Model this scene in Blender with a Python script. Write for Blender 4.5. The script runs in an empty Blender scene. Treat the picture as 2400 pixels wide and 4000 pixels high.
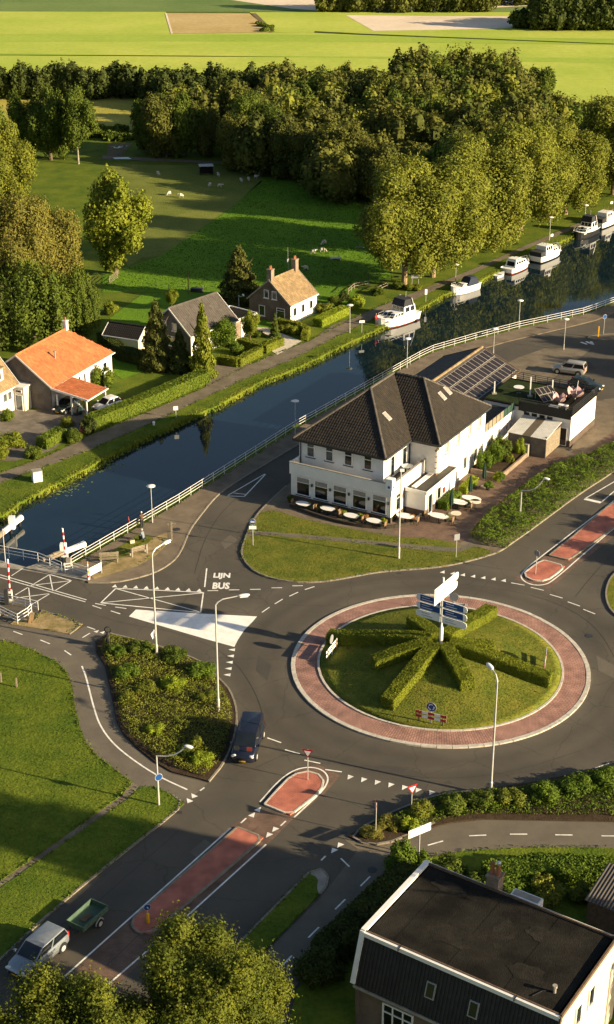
import bpy, bmesh, math, random
import numpy as np
from mathutils import Vector, Matrix
from mathutils.geometry import tessellate_polygon
sc = bpy.context.scene
C = sc.collection
R = math.radians
rng = np.random.default_rng(7)
random.seed(7)
# ------------------------------------------------------------ camera
CAM_H, CAM_PITCH, FOC = 68.0, R(25), 6033.0
cd = bpy.data.cameras.new('camera'); cam = bpy.data.objects.new('camera', cd); C.objects.link(cam)
cam.location = (0, 0, CAM_H); cam.rotation_euler = (R(90) - CAM_PITCH, 0, 0)
cd.sensor_fit = 'HORIZONTAL'; cd.sensor_width = 36; cd.lens = FOC / 2400 * 36
cd.clip_start = 1; cd.clip_end = 20000
sc.camera = cam
# ------------------------------------------------------------ sky and sun
SUN_EL, SUN_AZ = R(17.0), (0.935, -0.355)          # horizontal direction towards the sun
w = bpy.data.worlds.new('World'); sc.world = w; w.use_nodes = True
wn = w.node_tree; wn.nodes.clear()
sky = wn.nodes.new('ShaderNodeTexSky'); sky.sky_type = 'NISHITA'; sky.sun_disc = False
sky.sun_elevation = SUN_EL; sky.sun_rotation = math.atan2(SUN_AZ[0], SUN_AZ[1])
sky.air_density = 1.0; sky.dust_density = 1.6; sky.ozone_density = 1.0
bg = wn.nodes.new('ShaderNodeBackground'); bg.inputs[1].default_value = 0.055
wo = wn.nodes.new('ShaderNodeOutputWorld')
wn.links.new(sky.outputs[0], bg.inputs[0]); wn.links.new(bg.outputs[0], wo.inputs[0])
sl = bpy.data.lights.new('sun', 'SUN'); sl.energy = 5.0; sl.angle = R(0.55); sl.color = (1.0, 0.81, 0.52)
sun = bpy.data.objects.new('sun', sl); C.objects.link(sun)
sd = Vector((SUN_AZ[0], SUN_AZ[1], 0)).normalized() * math.cos(SUN_EL) + Vector((0, 0, math.sin(SUN_EL)))
sun.rotation_euler = sd.to_track_quat('Z', 'Y').to_euler(); sun.location = (80, 0, 120)
vs = sc.view_settings; vs.view_transform = 'Standard'; vs.look = 'None'; vs.gamma = 1; vs.exposure = 1.3
vs.use_curve_mapping = False
sc.render.engine = 'CYCLES'
# ------------------------------------------------------------ survey: photo point -> place on the ground (or at height z)
def G(x, y, z=0.0):
    u = (x - 1200) / FOC; v = (y - 2000) / FOC
    t = (CAM_H - z) / (math.sin(CAM_PITCH) + v * math.cos(CAM_PITCH))
    return Vector((u * t, t * (math.cos(CAM_PITCH) - v * math.sin(CAM_PITCH)), z))
def GP(pts, z=0.0): return [tuple(G(x, y, z)[:2]) for x, y in pts]
# ------------------------------------------------------------ materials
MATS = {}
def mat(name, col, rough=0.8, var=0.2, scale=2.0, col2=None, bump=0.0, bscale=30.0, metal=0.0, spec=0.4, fine=0.0, fscale=40.0, island=0.0, transl=0.0):
    m = bpy.data.materials.new(name); m.use_nodes = True; MATS[name] = m
    nt = m.node_tree; n = nt.nodes; L = nt.links
    b = n['Principled BSDF']; out = n['Material Output']
    b.inputs['Roughness'].default_value = rough; b.inputs['Metallic'].default_value = metal
    b.inputs['Specular IOR Level'].default_value = spec
    geo = n.new('ShaderNodeNewGeometry')
    c2 = col2 if col2 else tuple(c * (1 - var) for c in col)
    nz = n.new('ShaderNodeTexNoise'); nz.inputs['Scale'].default_value = scale; nz.inputs['Detail'].default_value = 6
    nz.inputs['Roughness'].default_value = 0.62
    L.new(geo.outputs['Position'], nz.inputs['Vector'])
    rp = n.new('ShaderNodeValToRGB'); rp.color_ramp.elements[0].position = 0.36; rp.color_ramp.elements[1].position = 0.64
    rp.color_ramp.elements[0].color = (*c2, 1); rp.color_ramp.elements[1].color = (*col, 1)
    L.new(nz.outputs[0], rp.inputs[0]); cur = rp.outputs[0]
    def mul(cur, src, lo, hi):
        mr = n.new('ShaderNodeMapRange'); mr.inputs[3].default_value = lo; mr.inputs[4].default_value = hi
        L.new(src, mr.inputs[0])
        mx = n.new('ShaderNodeMix'); mx.data_type = 'RGBA'; mx.blend_type = 'MULTIPLY'; mx.inputs[0].default_value = 1
        cb = n.new('ShaderNodeCombineColor')
        for i in range(3): L.new(mr.outputs[0], cb.inputs[i])
        L.new(cur, mx.inputs[6]); L.new(cb.outputs[0], mx.inputs[7]); return mx.outputs[2]
    if fine:
        fz = n.new('ShaderNodeTexNoise'); fz.inputs['Scale'].default_value = fscale; fz.inputs['Detail'].default_value = 4
        L.new(geo.outputs['Position'], fz.inputs['Vector']); cur = mul(cur, fz.outputs[0], 1 - fine, 1 + fine)
    if island: cur = mul(cur, geo.outputs['Random Per Island'], 1 - island, 1 + island)
    L.new(cur, b.inputs['Base Color'])
    if bump:
        bz = n.new('ShaderNodeTexNoise'); bz.inputs['Scale'].default_value = bscale; bz.inputs['Detail'].default_value = 4
        L.new(geo.outputs['Position'], bz.inputs['Vector'])
        bp = n.new('ShaderNodeBump'); bp.inputs['Strength'].default_value = bump; bp.inputs['Distance'].default_value = 0.1
        L.new(bz.outputs[0], bp.inputs['Height']); L.new(bp.outputs[0], b.inputs['Normal'])
    if transl:
        tr = n.new('ShaderNodeBsdfTranslucent'); L.new(cur, tr.inputs[0])
        ms = n.new('ShaderNodeMixShader'); ms.inputs[0].default_value = transl
        L.new(b.outputs[0], ms.inputs[1]); L.new(tr.outputs[0], ms.inputs[2]); L.new(ms.outputs[0], out.inputs[0])
    return m
def brick_mat(name, c1, c2, mortar, bw, bh, ms=0.012, vec='OBJ', rough=0.85, bump=0.4, offset=0.5):
    m = bpy.data.materials.new(name); m.use_nodes = True; MATS[name] = m
    nt = m.node_tree; n = nt.nodes; L = nt.links; b = n['Principled BSDF']; b.inputs['Roughness'].default_value = rough
    br = n.new('ShaderNodeTexBrick'); br.inputs['Scale'].default_value = 1; br.offset = offset
    br.inputs['Color1'].default_value = (*c1, 1); br.inputs['Color2'].default_value = (*c2, 1); br.inputs['Mortar'].default_value = (*mortar, 1)
    br.inputs['Mortar Size'].default_value = ms; br.inputs['Brick Width'].default_value = bw; br.inputs['Row Height'].default_value = bh
    tc = n.new('ShaderNodeTexCoord'); sp = n.new('ShaderNodeSeparateXYZ'); cb = n.new('ShaderNodeCombineXYZ')
    L.new(tc.outputs['Object'], sp.inputs[0])
    if vec == 'WALL':                                   # x+y along the wall, z up
        ad = n.new('ShaderNodeMath'); ad.operation = 'ADD'; L.new(sp.outputs[0], ad.inputs[0]); L.new(sp.outputs[1], ad.inputs[1])
        L.new(ad.outputs[0], cb.inputs[0]); L.new(sp.outputs[2], cb.inputs[1])
    elif vec == 'POLAR':
        at = n.new('ShaderNodeMath'); at.operation = 'ARCTAN2'; L.new(sp.outputs[1], at.inputs[0]); L.new(sp.outputs[0], at.inputs[1])
        mu = n.new('ShaderNodeMath'); mu.operation = 'MULTIPLY'; mu.inputs[1].default_value = 11.6; L.new(at.outputs[0], mu.inputs[0])
        ln = n.new('ShaderNodeVectorMath'); ln.operation = 'LENGTH'
        c3 = n.new('ShaderNodeCombineXYZ'); L.new(sp.outputs[0], c3.inputs[0]); L.new(sp.outputs[1], c3.inputs[1]); L.new(c3.outputs[0], ln.inputs[0])
        L.new(ln.outputs['Value'], cb.inputs[0]); L.new(mu.outputs[0], cb.inputs[1])
    else:
        L.new(sp.outputs[0], cb.inputs[0]); L.new(sp.outputs[1], cb.inputs[1])
    L.new(cb.outputs[0], br.inputs['Vector'])
    geo = n.new('ShaderNodeNewGeometry'); nz = n.new('ShaderNodeTexNoise'); nz.inputs['Scale'].default_value = 0.9; nz.inputs['Detail'].default_value = 7
    L.new(geo.outputs['Position'], nz.inputs['Vector'])
    mr = n.new('ShaderNodeMapRange'); mr.inputs[1].default_value = .3; mr.inputs[2].default_value = .7; mr.inputs[3].default_value = 0.62; mr.inputs[4].default_value = 1.2; L.new(nz.outputs[0], mr.inputs[0])
    mx = n.new('ShaderNodeMix'); mx.data_type = 'RGBA'; mx.blend_type = 'MULTIPLY'; mx.inputs[0].default_value = 1
    cc = n.new('ShaderNodeCombineColor')
    for i in range(3): L.new(mr.outputs[0], cc.inputs[i])
    L.new(br.outputs['Color'], mx.inputs[6]); L.new(cc.outputs[0], mx.inputs[7]); L.new(mx.outputs[2], b.inputs['Base Color'])
    bp = n.new('ShaderNodeBump'); bp.inputs['Strength'].default_value = bump; bp.inputs['Distance'].default_value = 0.02; bp.invert = True
    L.new(br.outputs['Fac'], bp.inputs['Height']); L.new(bp.outputs[0], b.inputs['Normal'])
    return m
# ground covers
mat('grass', (0.128, 0.158, 0.016), .95, scale=0.3, col2=(0.070, 0.112, 0.011), bump=.7, bscale=6, fine=.42, fscale=3.2, spec=.1)
mat('lawn_dry', (0.16, 0.155, 0.024), .95, scale=0.5, col2=(0.09, 0.115, 0.016), bump=.7, bscale=6, fine=.4, fscale=3.5, spec=.1)
mat('meadow', (0.12, 0.225, 0.015), .95, scale=0.12, col2=(0.095, 0.185, 0.013), bump=.9, bscale=4, fine=.35, fscale=2.0, spec=.1)
mat('pasture', (0.175, 0.19, 0.038), .95, scale=0.15, col2=(0.12, 0.145, 0.028), bump=.9, bscale=4, fine=.4, fscale=2.5, spec=.1)
mat('field_green', (0.33, 0.415, 0.06), .95, scale=0.02, col2=(0.26, 0.36, 0.042), bump=.5, bscale=1.2, fine=.2, fscale=.6, spec=.1)
mat('field_lime', (0.43, 0.47, 0.085), .95, scale=0.03, col2=(0.33, 0.41, 0.055), bump=.5, bscale=1.2, fine=.18, fscale=.5, spec=.1)
mat('field_dark', (0.17, 0.235, 0.07), .95, scale=0.02, col2=(0.12, 0.18, 0.05), bump=.5, bscale=1.2, fine=.2, fscale=.5, spec=.1)
mat('field_tan', (0.50, 0.37, 0.17), .95, scale=0.05, col2=(0.42, 0.31, 0.12), bump=.5, bscale=1.0, fine=.25, fscale=.7, spec=.1)
mat('field_pale', (0.78, 0.66, 0.52), .95, scale=0.02, col2=(0.62, 0.50, 0.36), bump=.4, bscale=1.0, fine=.12, fscale=.6, spec=.1)
mat('crop', (0.40, 0.34, 0.075), .95, scale=0.06, col2=(0.30, 0.28, 0.05), bump=.9, bscale=2.5, fine=.4, fscale=1.5, spec=.1)
mat('dirt', (0.20, 0.15, 0.085), .95, scale=0.8, col2=(0.12, 0.10, 0.05), bump=.6, bscale=10, fine=.3, fscale=9, spec=.1)
mat('verge_dry', (0.38, 0.28, 0.15), .95, scale=0.9, col2=(0.20, 0.16, 0.06), bump=.6, bscale=10, fine=.3, fscale=9, spec=.1)
mat('soil', (0.07, 0.05, 0.03), .95, scale=1.5, col2=(0.045, 0.03, 0.02), bump=.8, bscale=8, fine=.4, fscale=8, spec=.1)
mat('asphalt', (0.104, 0.089, 0.067), .86, scale=0.11, col2=(0.070, 0.062, 0.050), bump=.25, bscale=60, fine=.22, fscale=14, spec=.3)
mat('asphalt_dark', (0.085, 0.08, 0.072), .84, scale=0.25, col2=(0.068, 0.064, 0.058), bump=.25, bscale=60, fine=.2, fscale=14, spec=.3)
mat('cycle_path', (0.155, 0.132, 0.10), .88, scale=0.5, col2=(0.122, 0.104, 0.08), bump=.25, bscale=60, fine=.2, fscale=16, spec=.3)
mat('path_sand', (0.20, 0.165, 0.12), .92, scale=0.5, col2=(0.14, 0.115, 0.08), bump=.4, bscale=20, fine=.25, fscale=10, spec=.15)
mat('gravel', (0.62, 0.55, 0.44), .92, scale=2, var=.2, bump=.6, bscale=20, fine=.25, fscale=16, spec=.15)
mat('paver', (0.20, 0.158, 0.11), .9, scale=0.6, col2=(0.135, 0.106, 0.074), bump=.3, bscale=24, fine=.25, fscale=11, spec=.2)
brick_mat('brick_paving', (0.20, 0.115, 0.075), (0.145, 0.09, 0.062), (0.08, 0.06, 0.045), .22, .11, .012)
brick_mat('yard_paving', (0.19, 0.16, 0.125), (0.15, 0.125, 0.10), (0.09, 0.08, 0.06), .4, .2, .02)
brick_mat('red_paving', (0.56, 0.175, 0.115), (0.48, 0.145, 0.095), (0.22, 0.09, 0.055), .24, .12, .016)
brick_mat('ring_paving', (0.40, 0.215, 0.165), (0.33, 0.17, 0.13), (0.17, 0.095, 0.075), .42, .20, .024, vec='POLAR', bump=.8)
mat('kerb', (0.27, 0.235, 0.18), .85, scale=3, var=.35, bump=.2, fine=.15, fscale=20)
mat('kerb_white', (0.58, 0.53, 0.45), .8, scale=3, var=.3, bump=.2, fine=.15, fscale=20)
mat('road_paint', (0.88, 0.86, 0.80), .7, scale=2.2, col2=(0.62, 0.59, 0.53), fine=.2, fscale=12)
mat('worn_paint', (0.92, 0.89, 0.84), .7, scale=0.9, col2=(0.78, 0.73, 0.66), fine=.15, fscale=7)
mat('water', (0.006, 0.017, 0.026), .03, var=.3, scale=.2, bump=.02, bscale=2.4, spec=.5)
mat('weed', (0.17, 0.22, 0.05), .9, scale=1, var=.4, island=.3)
mat('concrete', (0.34, 0.31, 0.26), .9, scale=1.2, var=.35, bump=.2, fine=.15)
mat('timber_wall', (0.06, 0.045, 0.03), .9, scale=3, var=.4, bump=.3)
# foliage
def leafmat(name, c, c2, sc=.35, tr=.24): mat(name, c, .75, scale=sc, col2=c2, island=.26, transl=tr, spec=.12)
leafmat('leaf_mid', (0.115, 0.15, 0.02), (0.07, 0.102, 0.014))
leafmat('leaf_olive', (0.215, 0.225, 0.030), (0.135, 0.16, 0.021))
leafmat('leaf_yellow', (0.24, 0.265, 0.026), (0.135, 0.17, 0.017))
leafmat('leaf_brown', (0.205, 0.185, 0.036), (0.135, 0.135, 0.026))
leafmat('leaf_dark', (0.075, 0.095, 0.020), (0.045, 0.062, 0.014))
leafmat('leaf_wood', (0.15, 0.152, 0.028), (0.068, 0.083, 0.017), .085)
leafmat('leaf_conifer', (0.115, 0.12, 0.026), (0.06, 0.072, 0.016))
leafmat('leaf_hedge', (0.14, 0.185, 0.02), (0.1, 0.145, 0.016))
leafmat('leaf_bright', (0.27, 0.32, 0.026), (0.18, 0.24, 0.018))
leafmat('leaf_shrub', (0.13, 0.19, 0.02), (0.08, 0.13, 0.014))
leafmat('leaf_box', (0.2, 0.225, 0.022), (0.14, 0.17, 0.017))
leafmat('flower_orange', (0.42, 0.20, 0.06), (0.26, 0.17, 0.04))
leafmat('flower_white', (0.75, 0.70, 0.60), (0.5, 0.45, 0.35))
leafmat('grass_blade', (0.125, 0.165, 0.018), (0.085, 0.125, 0.014), .3, .3)
leafmat('grass_meadow', (0.085, 0.165, 0.012), (0.06, 0.13, 0.01), .2, .3)
leafmat('reed', (0.24, 0.25, 0.035), (0.13, 0.17, 0.02), .3, .3)
mat('bark', (0.16, 0.115, 0.07), .95, scale=2, var=.5, bump=.6, bscale=8)
mat('bark_birch', (0.42, 0.38, 0.30), .9, scale=2, var=.5, bump=.3)
# building and object surfaces
mat('white_wall', (0.80, 0.78, 0.74), .85, scale=.5, col2=(0.70, 0.68, 0.64), bump=.12, bscale=16, fine=.05, fscale=7)
mat('white_paint', (0.80, 0.78, 0.74), .55, scale=2, var=.1)
mat('cream_wall', (0.72, 0.62, 0.47), .85, scale=.8, var=.12, bump=.12)
mat('grey_metal', (0.33, 0.33, 0.32), .5, scale=3, var=.15, metal=.2)
mat('galvanised', (0.60, 0.59, 0.56), .42, scale=3, var=.15, metal=.3)
mat('dark_metal', (0.035, 0.037, 0.038), .5, scale=3, var=.2)
mat('black', (0.014, 0.014, 0.014), .7, scale=3, var=.2)
mat('rubber', (0.02, 0.02, 0.02), .85, scale=6, var=.3)
mat('glass', (0.012, 0.016, 0.02), .06, scale=.7, var=.5, spec=.7)
mat('glass_light', (0.10, 0.115, 0.12), .08, scale=.8, var=.6, spec=.7)
mat('curtain', (0.35, 0.31, 0.27), .9, scale=6, var=.4)
mat('roof_tile_dark', (0.032, 0.024, 0.016), .8, scale=.8, col2=(0.021, 0.017, 0.012), island=.25, fine=.2, fscale=9, bump=.2)
mat('roof_base_dark', (0.018, 0.016, 0.013), .9, scale=1, var=.3)
mat('roof_tile_orange', (0.52, 0.165, 0.058), .8, scale=1.1, col2=(0.38, 0.115, 0.042), island=.22, fine=.2, fscale=4)
mat('roof_base_orange', (0.40, 0.14, 0.05), .9, scale=1, var=.3)
mat('roof_tile_tan', (0.30, 0.205, 0.105), .85, scale=1.0, col2=(0.21, 0.145, 0.075), island=.22, fine=.2, fscale=4)
mat('roof_base_tan', (0.22, 0.14, 0.07), .9, scale=1, var=.3)
mat('roof_tile_grey', (0.095, 0.082, 0.07), .75, scale=1.0, col2=(0.07, 0.06, 0.05), island=.2)
mat('roof_base_grey', (0.045, 0.04, 0.036), .9, scale=1, var=.3)
mat('roof_felt', (0.026, 0.0235, 0.019), 1.0, scale=.38, col2=(0.010, 0.0095, 0.008), bump=.35, bscale=12, fine=.35, fscale=5, spec=.08)
mat('roof_flat', (0.075, 0.065, 0.05), .92, scale=1.2, col2=(0.045, 0.042, 0.034), bump=.3, fine=.3)
mat('corrugated', (0.55, 0.54, 0.51), .55, scale=1.5, var=.25)
mat('corrugated_dark', (0.11, 0.085, 0.06), .75, scale=1.5, var=.3)
brick_mat('brick_wall', (0.17, 0.105, 0.075), (0.13, 0.085, 0.065), (0.16, 0.14, 0.12), .22, .065, .010, vec='WALL')
brick_mat('brick_dark', (0.105, 0.062, 0.045), (0.075, 0.05, 0.04), (0.10, 0.085, 0.07), .22, .065, .010, vec='WALL')
brick_mat('brick_grey', (0.15, 0.125, 0.105), (0.12, 0.10, 0.085), (0.12, 0.11, 0.10), .22, .065, .010, vec='WALL')
brick_mat('brick_buff', (0.32, 0.22, 0.14), (0.26, 0.18, 0.12), (0.24, 0.2, 0.16), .22, .065, .010, vec='WALL')
mat('wood', (0.24, 0.155, 0.08), .8, scale=4, var=.4, bump=.3)
mat('wood_grey', (0.30, 0.245, 0.17), .9, scale=4, var=.4, bump=.3)
mat('wood_brown', (0.16, 0.10, 0.06), .85, scale=4, var=.4, bump=.3)
mat('solar_cell', (0.026, 0.020, 0.022), .42, scale=1.5, var=.4, spec=.35)
mat('solar_frame', (0.55, 0.50, 0.42), .4, scale=4, var=.1, metal=.3)
mat('sign_blue', (0.012, 0.07, 0.26), .4, scale=3, var=.15)
mat('sign_white', (0.80, 0.80, 0.78), .45, scale=3, var=.06)
mat('sign_red', (0.42, 0.02, 0.022), .45, scale=3, var=.15)
mat('sign_yellow', (0.80, 0.42, 0.01), .5, scale=3, var=.15)
mat('sign_grey', (0.24, 0.25, 0.26), .5, scale=3, var=.1)
mat('paint_navy', (0.012, 0.015, 0.030), .22, scale=3, var=.2, spec=.6)
mat('paint_silver', (0.27, 0.30, 0.33), .3, scale=3, var=.08, metal=.45)
mat('paint_champagne', (0.46, 0.43, 0.37), .3, scale=3, var=.08, metal=.4)
mat('paint_green_dark', (0.014, 0.022, 0.020), .25, scale=3, var=.2, spec=.6)
mat('paint_white', (0.80, 0.79, 0.76), .3, scale=3, var=.05)
mat('trailer_green', (0.075, 0.135, 0.09), .7, scale=2.5, col2=(0.05, 0.085, 0.06), bump=.15)
mat('lamp_clear', (0.75, 0.73, 0.70), .15, scale=3, var=.1, spec=.7)
mat('lamp_red', (0.35, 0.015, 0.012), .25, scale=3, var=.1)
mat('hull_red', (0.22, 0.045, 0.025), .5, scale=2, var=.3)
mat('hull_dark', (0.02, 0.02, 0.022), .4, scale=2, var=.3)
mat('canvas_dark', (0.03, 0.032, 0.036), .85, scale=4, var=.3, bump=.3)
mat('canvas_blue', (0.02, 0.03, 0.055), .85, scale=4, var=.3, bump=.3)
mat('cloth_pink', (0.55, 0.36, 0.36), .9, scale=4, var=.25, bump=.3)
mat('cloth_green', (0.025, 0.065, 0.045), .9, scale=5, var=.35, bump=.4)
mat('wool', (0.66, 0.60, 0.50), .95, scale=14, var=.25, bump=.6)
mat('skin', (0.50, 0.30, 0.21), .6, scale=20, var=.1)
mat('hair_white', (0.70, 0.68, 0.64), .8, scale=30, var=.15)
mat('hair_brown', (0.08, 0.05, 0.03), .8, scale=30, var=.2)
mat('jacket_brown', (0.11, 0.065, 0.04), .9, scale=12, var=.3, bump=.3)
mat('jacket_grey', (0.20, 0.24, 0.29), .9, scale=12, var=.3, bump=.3)
mat('jacket_red', (0.40, 0.03, 0.035), .9, scale=12, var=.3, bump=.3)
mat('trousers', (0.03, 0.032, 0.04), .9, scale=12, var=.3, bump=.3)
mat('terracotta', (0.35, 0.13, 0.06), .85, scale=6, var=.2)
mat('plastic_red', (0.5, 0.10, 0.10), .6, scale=4, var=.2)
# ------------------------------------------------------------ mesh building
class B:
    def __init__(s): s.v = []; s.f = []
    def add(s, vs, fs):
        o = len(s.v); s.v += [tuple(p) for p in vs]; s.f += [tuple(i + o for i in f) for f in fs]; return s
    def box(s, x0, x1, y0, y1, z0, z1, M=None):
        vs = [Vector(p) for p in ((x0,y0,z0),(x1,y0,z0),(x1,y1,z0),(x0,y1,z0),(x0,y0,z1),(x1,y0,z1),(x1,y1,z1),(x0,y1,z1))]
        if M is not None: vs = [M @ p for p in vs]
        return s.add(vs, [(0,3,2,1),(4,5,6,7),(0,1,5,4),(1,2,6,5),(2,3,7,6),(3,0,4,7)])
    def bar(s, p, q, w, h=None):
        p, q = Vector(p), Vector(q); d = q - p
        if d.length < 1e-6: return s
        h = w if h is None else h; L = d.length
        M = Matrix.Translation(p) @ d.to_track_quat('X', 'Z').to_matrix().to_4x4()
        return s.box(0, L, -w/2, w/2, -h/2, h/2, M)
    def quad(s, *ps): return s.add(ps, [tuple(range(len(ps)))])
    def tube(s, pts, r, n=8, caps=True):
        pts = [Vector(p) for p in pts]; rr = r if isinstance(r, (list, tuple)) else [r] * len(pts); vs = []; fs = []
        prev = None
        for i, p in enumerate(pts):
            d = (pts[min(i+1, len(pts)-1)] - pts[max(i-1, 0)]).normalized()
            if prev is None: a = d.orthogonal().normalized()
            else: a = (prev - d * prev.dot(d)).normalized()
            prev = a; b = d.cross(a)
            vs += [p + (a * math.cos(2*math.pi*k/n) + b * math.sin(2*math.pi*k/n)) * rr[i] for k in range(n)]
        for i in range(len(pts) - 1):
            for k in range(n): fs.append((i*n+k, i*n+(k+1) % n, (i+1)*n+(k+1) % n, (i+1)*n+k))
        if caps: fs.append(tuple(range(n))[::-1]); fs.append(tuple(range((len(pts)-1)*n, len(pts)*n)))
        return s.add(vs, fs)
    def lathe(s, prof, n=16, c=(0,0,0), M=None, sx=1, sy=1):
        vs = []; fs = []
        for r, z in prof:
            for k in range(n):
                a = 2*math.pi*k/n; p = Vector((c[0]+r*sx*math.cos(a), c[1]+r*sy*math.sin(a), c[2]+z)); vs.append(M @ p if M else p)
        for i in range(len(prof)-1):
            for k in range(n): fs.append((i*n+k, i*n+(k+1) % n, (i+1)*n+(k+1) % n, (i+1)*n+k))
        fs.append(tuple(range(n))[::-1]); fs.append(tuple(range((len(prof)-1)*n, len(prof)*n)))
        return s.add(vs, fs)
    def ell(s, c, r, n=10, m=7, M=None):
        return s.lathe([(max(1e-3, math.sin(math.pi*i/m)), -math.cos(math.pi*i/m)) for i in range(m+1)], n, M=(M or Matrix()) @ Matrix.Translation(c) @ Matrix.Diagonal((*r, 1)))
    def prism(s, poly, z0, z1, bottom=False):
        n = len(poly); t = tessellate_polygon([[Vector((x, y, 0)) for x, y in poly]])
        ar = sum(poly[i][0]*poly[(i+1) % n][1] - poly[(i+1) % n][0]*poly[i][1] for i in range(n))
        idx = list(range(n)) if ar > 0 else list(range(n))[::-1]
        top = []
        for a, b, c in t:
            A, Bq, Cq = poly[a], poly[b], poly[c]
            cr = (Bq[0]-A[0])*(Cq[1]-A[1]) - (Bq[1]-A[1])*(Cq[0]-A[0]); top.append((a, b, c) if cr > 0 else (a, c, b))
        s.add([(x, y, z1) for x, y in poly], top)
        if z0 is not None:
            o = [(poly[i][0], poly[i][1]) for i in idx]
            s.add([(x, y, z0) for x, y in o] + [(x, y, z1) for x, y in o], [(i, (i+1) % n, n+(i+1) % n, n+i) for i in range(n)])
            if bottom: s.add([(x, y, z0) for x, y in poly], [f[::-1] for f in top])
        return s
    def sheet(s, poly, z): return s.prism(poly, None, z)
    def loft(s, secs, close=True, caps=True):
        n = len(secs[0]); vs = [p for q in secs for p in q]; fs = []
        for i in range(len(secs)-1):
            for k in range(n if close else n-1): fs.append((i*n+k, i*n+(k+1) % n, (i+1)*n+(k+1) % n, (i+1)*n+k))
        if caps: fs.append(tuple(range(n))[::-1]); fs.append(tuple(range((len(secs)-1)*n, len(secs)*n)))
        return s.add(vs, fs)
    def mesh(s, name='m', smooth=False):
        me = bpy.data.meshes.new(name); me.from_pydata(s.v, [], s.f); me.update()
        if smooth: me.polygons.foreach_set('use_smooth', [True]*len(me.polygons))
        return me
    def build(s, name, m, parent=None, loc=None, rz=0, smooth=False): return obj(name, s.mesh(name, smooth), m, parent, loc, rz)
def obj(name, me, m, parent=None, loc=None, rz=0):
    o = bpy.data.objects.new(name, me); C.objects.link(o)
    if m is not None and not me.materials: me.materials.append(MATS[m] if isinstance(m, str) else m)
    if parent is not None: o.parent = parent
    if loc is not None: o.location = loc
    if rz: o.rotation_euler = (0, 0, rz)
    return o
def fixn(o):                                    # consistent outward normals
    bm = bmesh.new(); bm.from_mesh(o.data); bmesh.ops.recalc_face_normals(bm, faces=bm.faces); bm.to_mesh(o.data); bm.free(); return o
def tag(o, label, cat, group=None):
    o['label'] = label; o['category'] = cat
    if group: o['group'] = group
    return o
def thing(name, label, cat, loc=(0,0,0), rz=0, group=None):
    o = bpy.data.objects.new(name, None); C.objects.link(o); o.location = loc; o.rotation_euler = (0, 0, rz)
    o.empty_display_size = .3
    return tag(o, label, cat, group)
def struct(o): o['kind'] = 'structure'; return o
def stuff(o, label=None, cat=None):
    o['kind'] = 'stuff'
    if label: tag(o, label, cat)
    return o
def inst(src, parent=None, loc=None, rz=None, sc_=None):
    o = src.copy(); C.objects.link(o)
    if parent is not None: o.parent = parent
    if loc is not None: o.location = loc
    if rz is not None: o.rotation_euler = (0, 0, rz)
    if sc_ is not None: o.scale = sc_
    return o
def copy_tree(o, parent=None):
    kids = list(o.children); c = o.copy(); C.objects.link(c); c.parent = parent
    for k in kids: copy_tree(k, c)
    return c
def inside(px, py, poly):
    P_ = np.asarray(poly); x0, y0 = P_[:, 0], P_[:, 1]; x1, y1 = np.roll(x0, -1), np.roll(y0, -1)
    r = np.zeros(len(px), bool)
    for a, b, c, d in zip(x0, y0, x1, y1):
        k = ((b > py) != (d > py)); 
        if b != d: r ^= k & (px < (c-a)*(py-b)/(d-b)+a)
    return r
def quads(name, V):                              # V: (N,4,3) array of leaf quads
    N = len(V); me = bpy.data.meshes.new(name)
    me.vertices.add(N*4); me.vertices.foreach_set('co', np.ascontiguousarray(V, np.float32).ravel())
    me.loops.add(N*4); me.loops.foreach_set('vertex_index', np.arange(N*4, dtype=np.int32))
    me.polygons.add(N); me.polygons.foreach_set('loop_start', np.arange(0, N*4, 4, dtype=np.int32))
    me.update(calc_edges=True); me.validate(); return me
def leafquads(P_, nrm, size, jitter=.8, asp=.62, r=None):
    r = r or rng; N = len(P_)
    n = nrm + r.normal(size=(N, 3)) * jitter; n /= np.linalg.norm(n, axis=1)[:, None] + 1e-9
    t = np.cross(n, r.normal(size=(N, 3))); t /= np.linalg.norm(t, axis=1)[:, None] + 1e-9
    b = np.cross(n, t); s = (size * (0.6 + 0.8 * r.random(N)))[:, None]
    return np.stack([P_ - t*s*.5, P_ + b*s*.5*asp + n*s*.08, P_ + t*s*.5, P_ - b*s*.5*asp + n*s*.08], 1)
def wob(x, y, s=1.0, k=0):
    return (np.sin(x*1.3*s+k)+np.sin(y*1.7*s+1.3*k+1)+np.sin((x+y)*.83*s+2+k)+np.sin((x-1.4*y)*2.1*s+k*.7))/4

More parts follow.
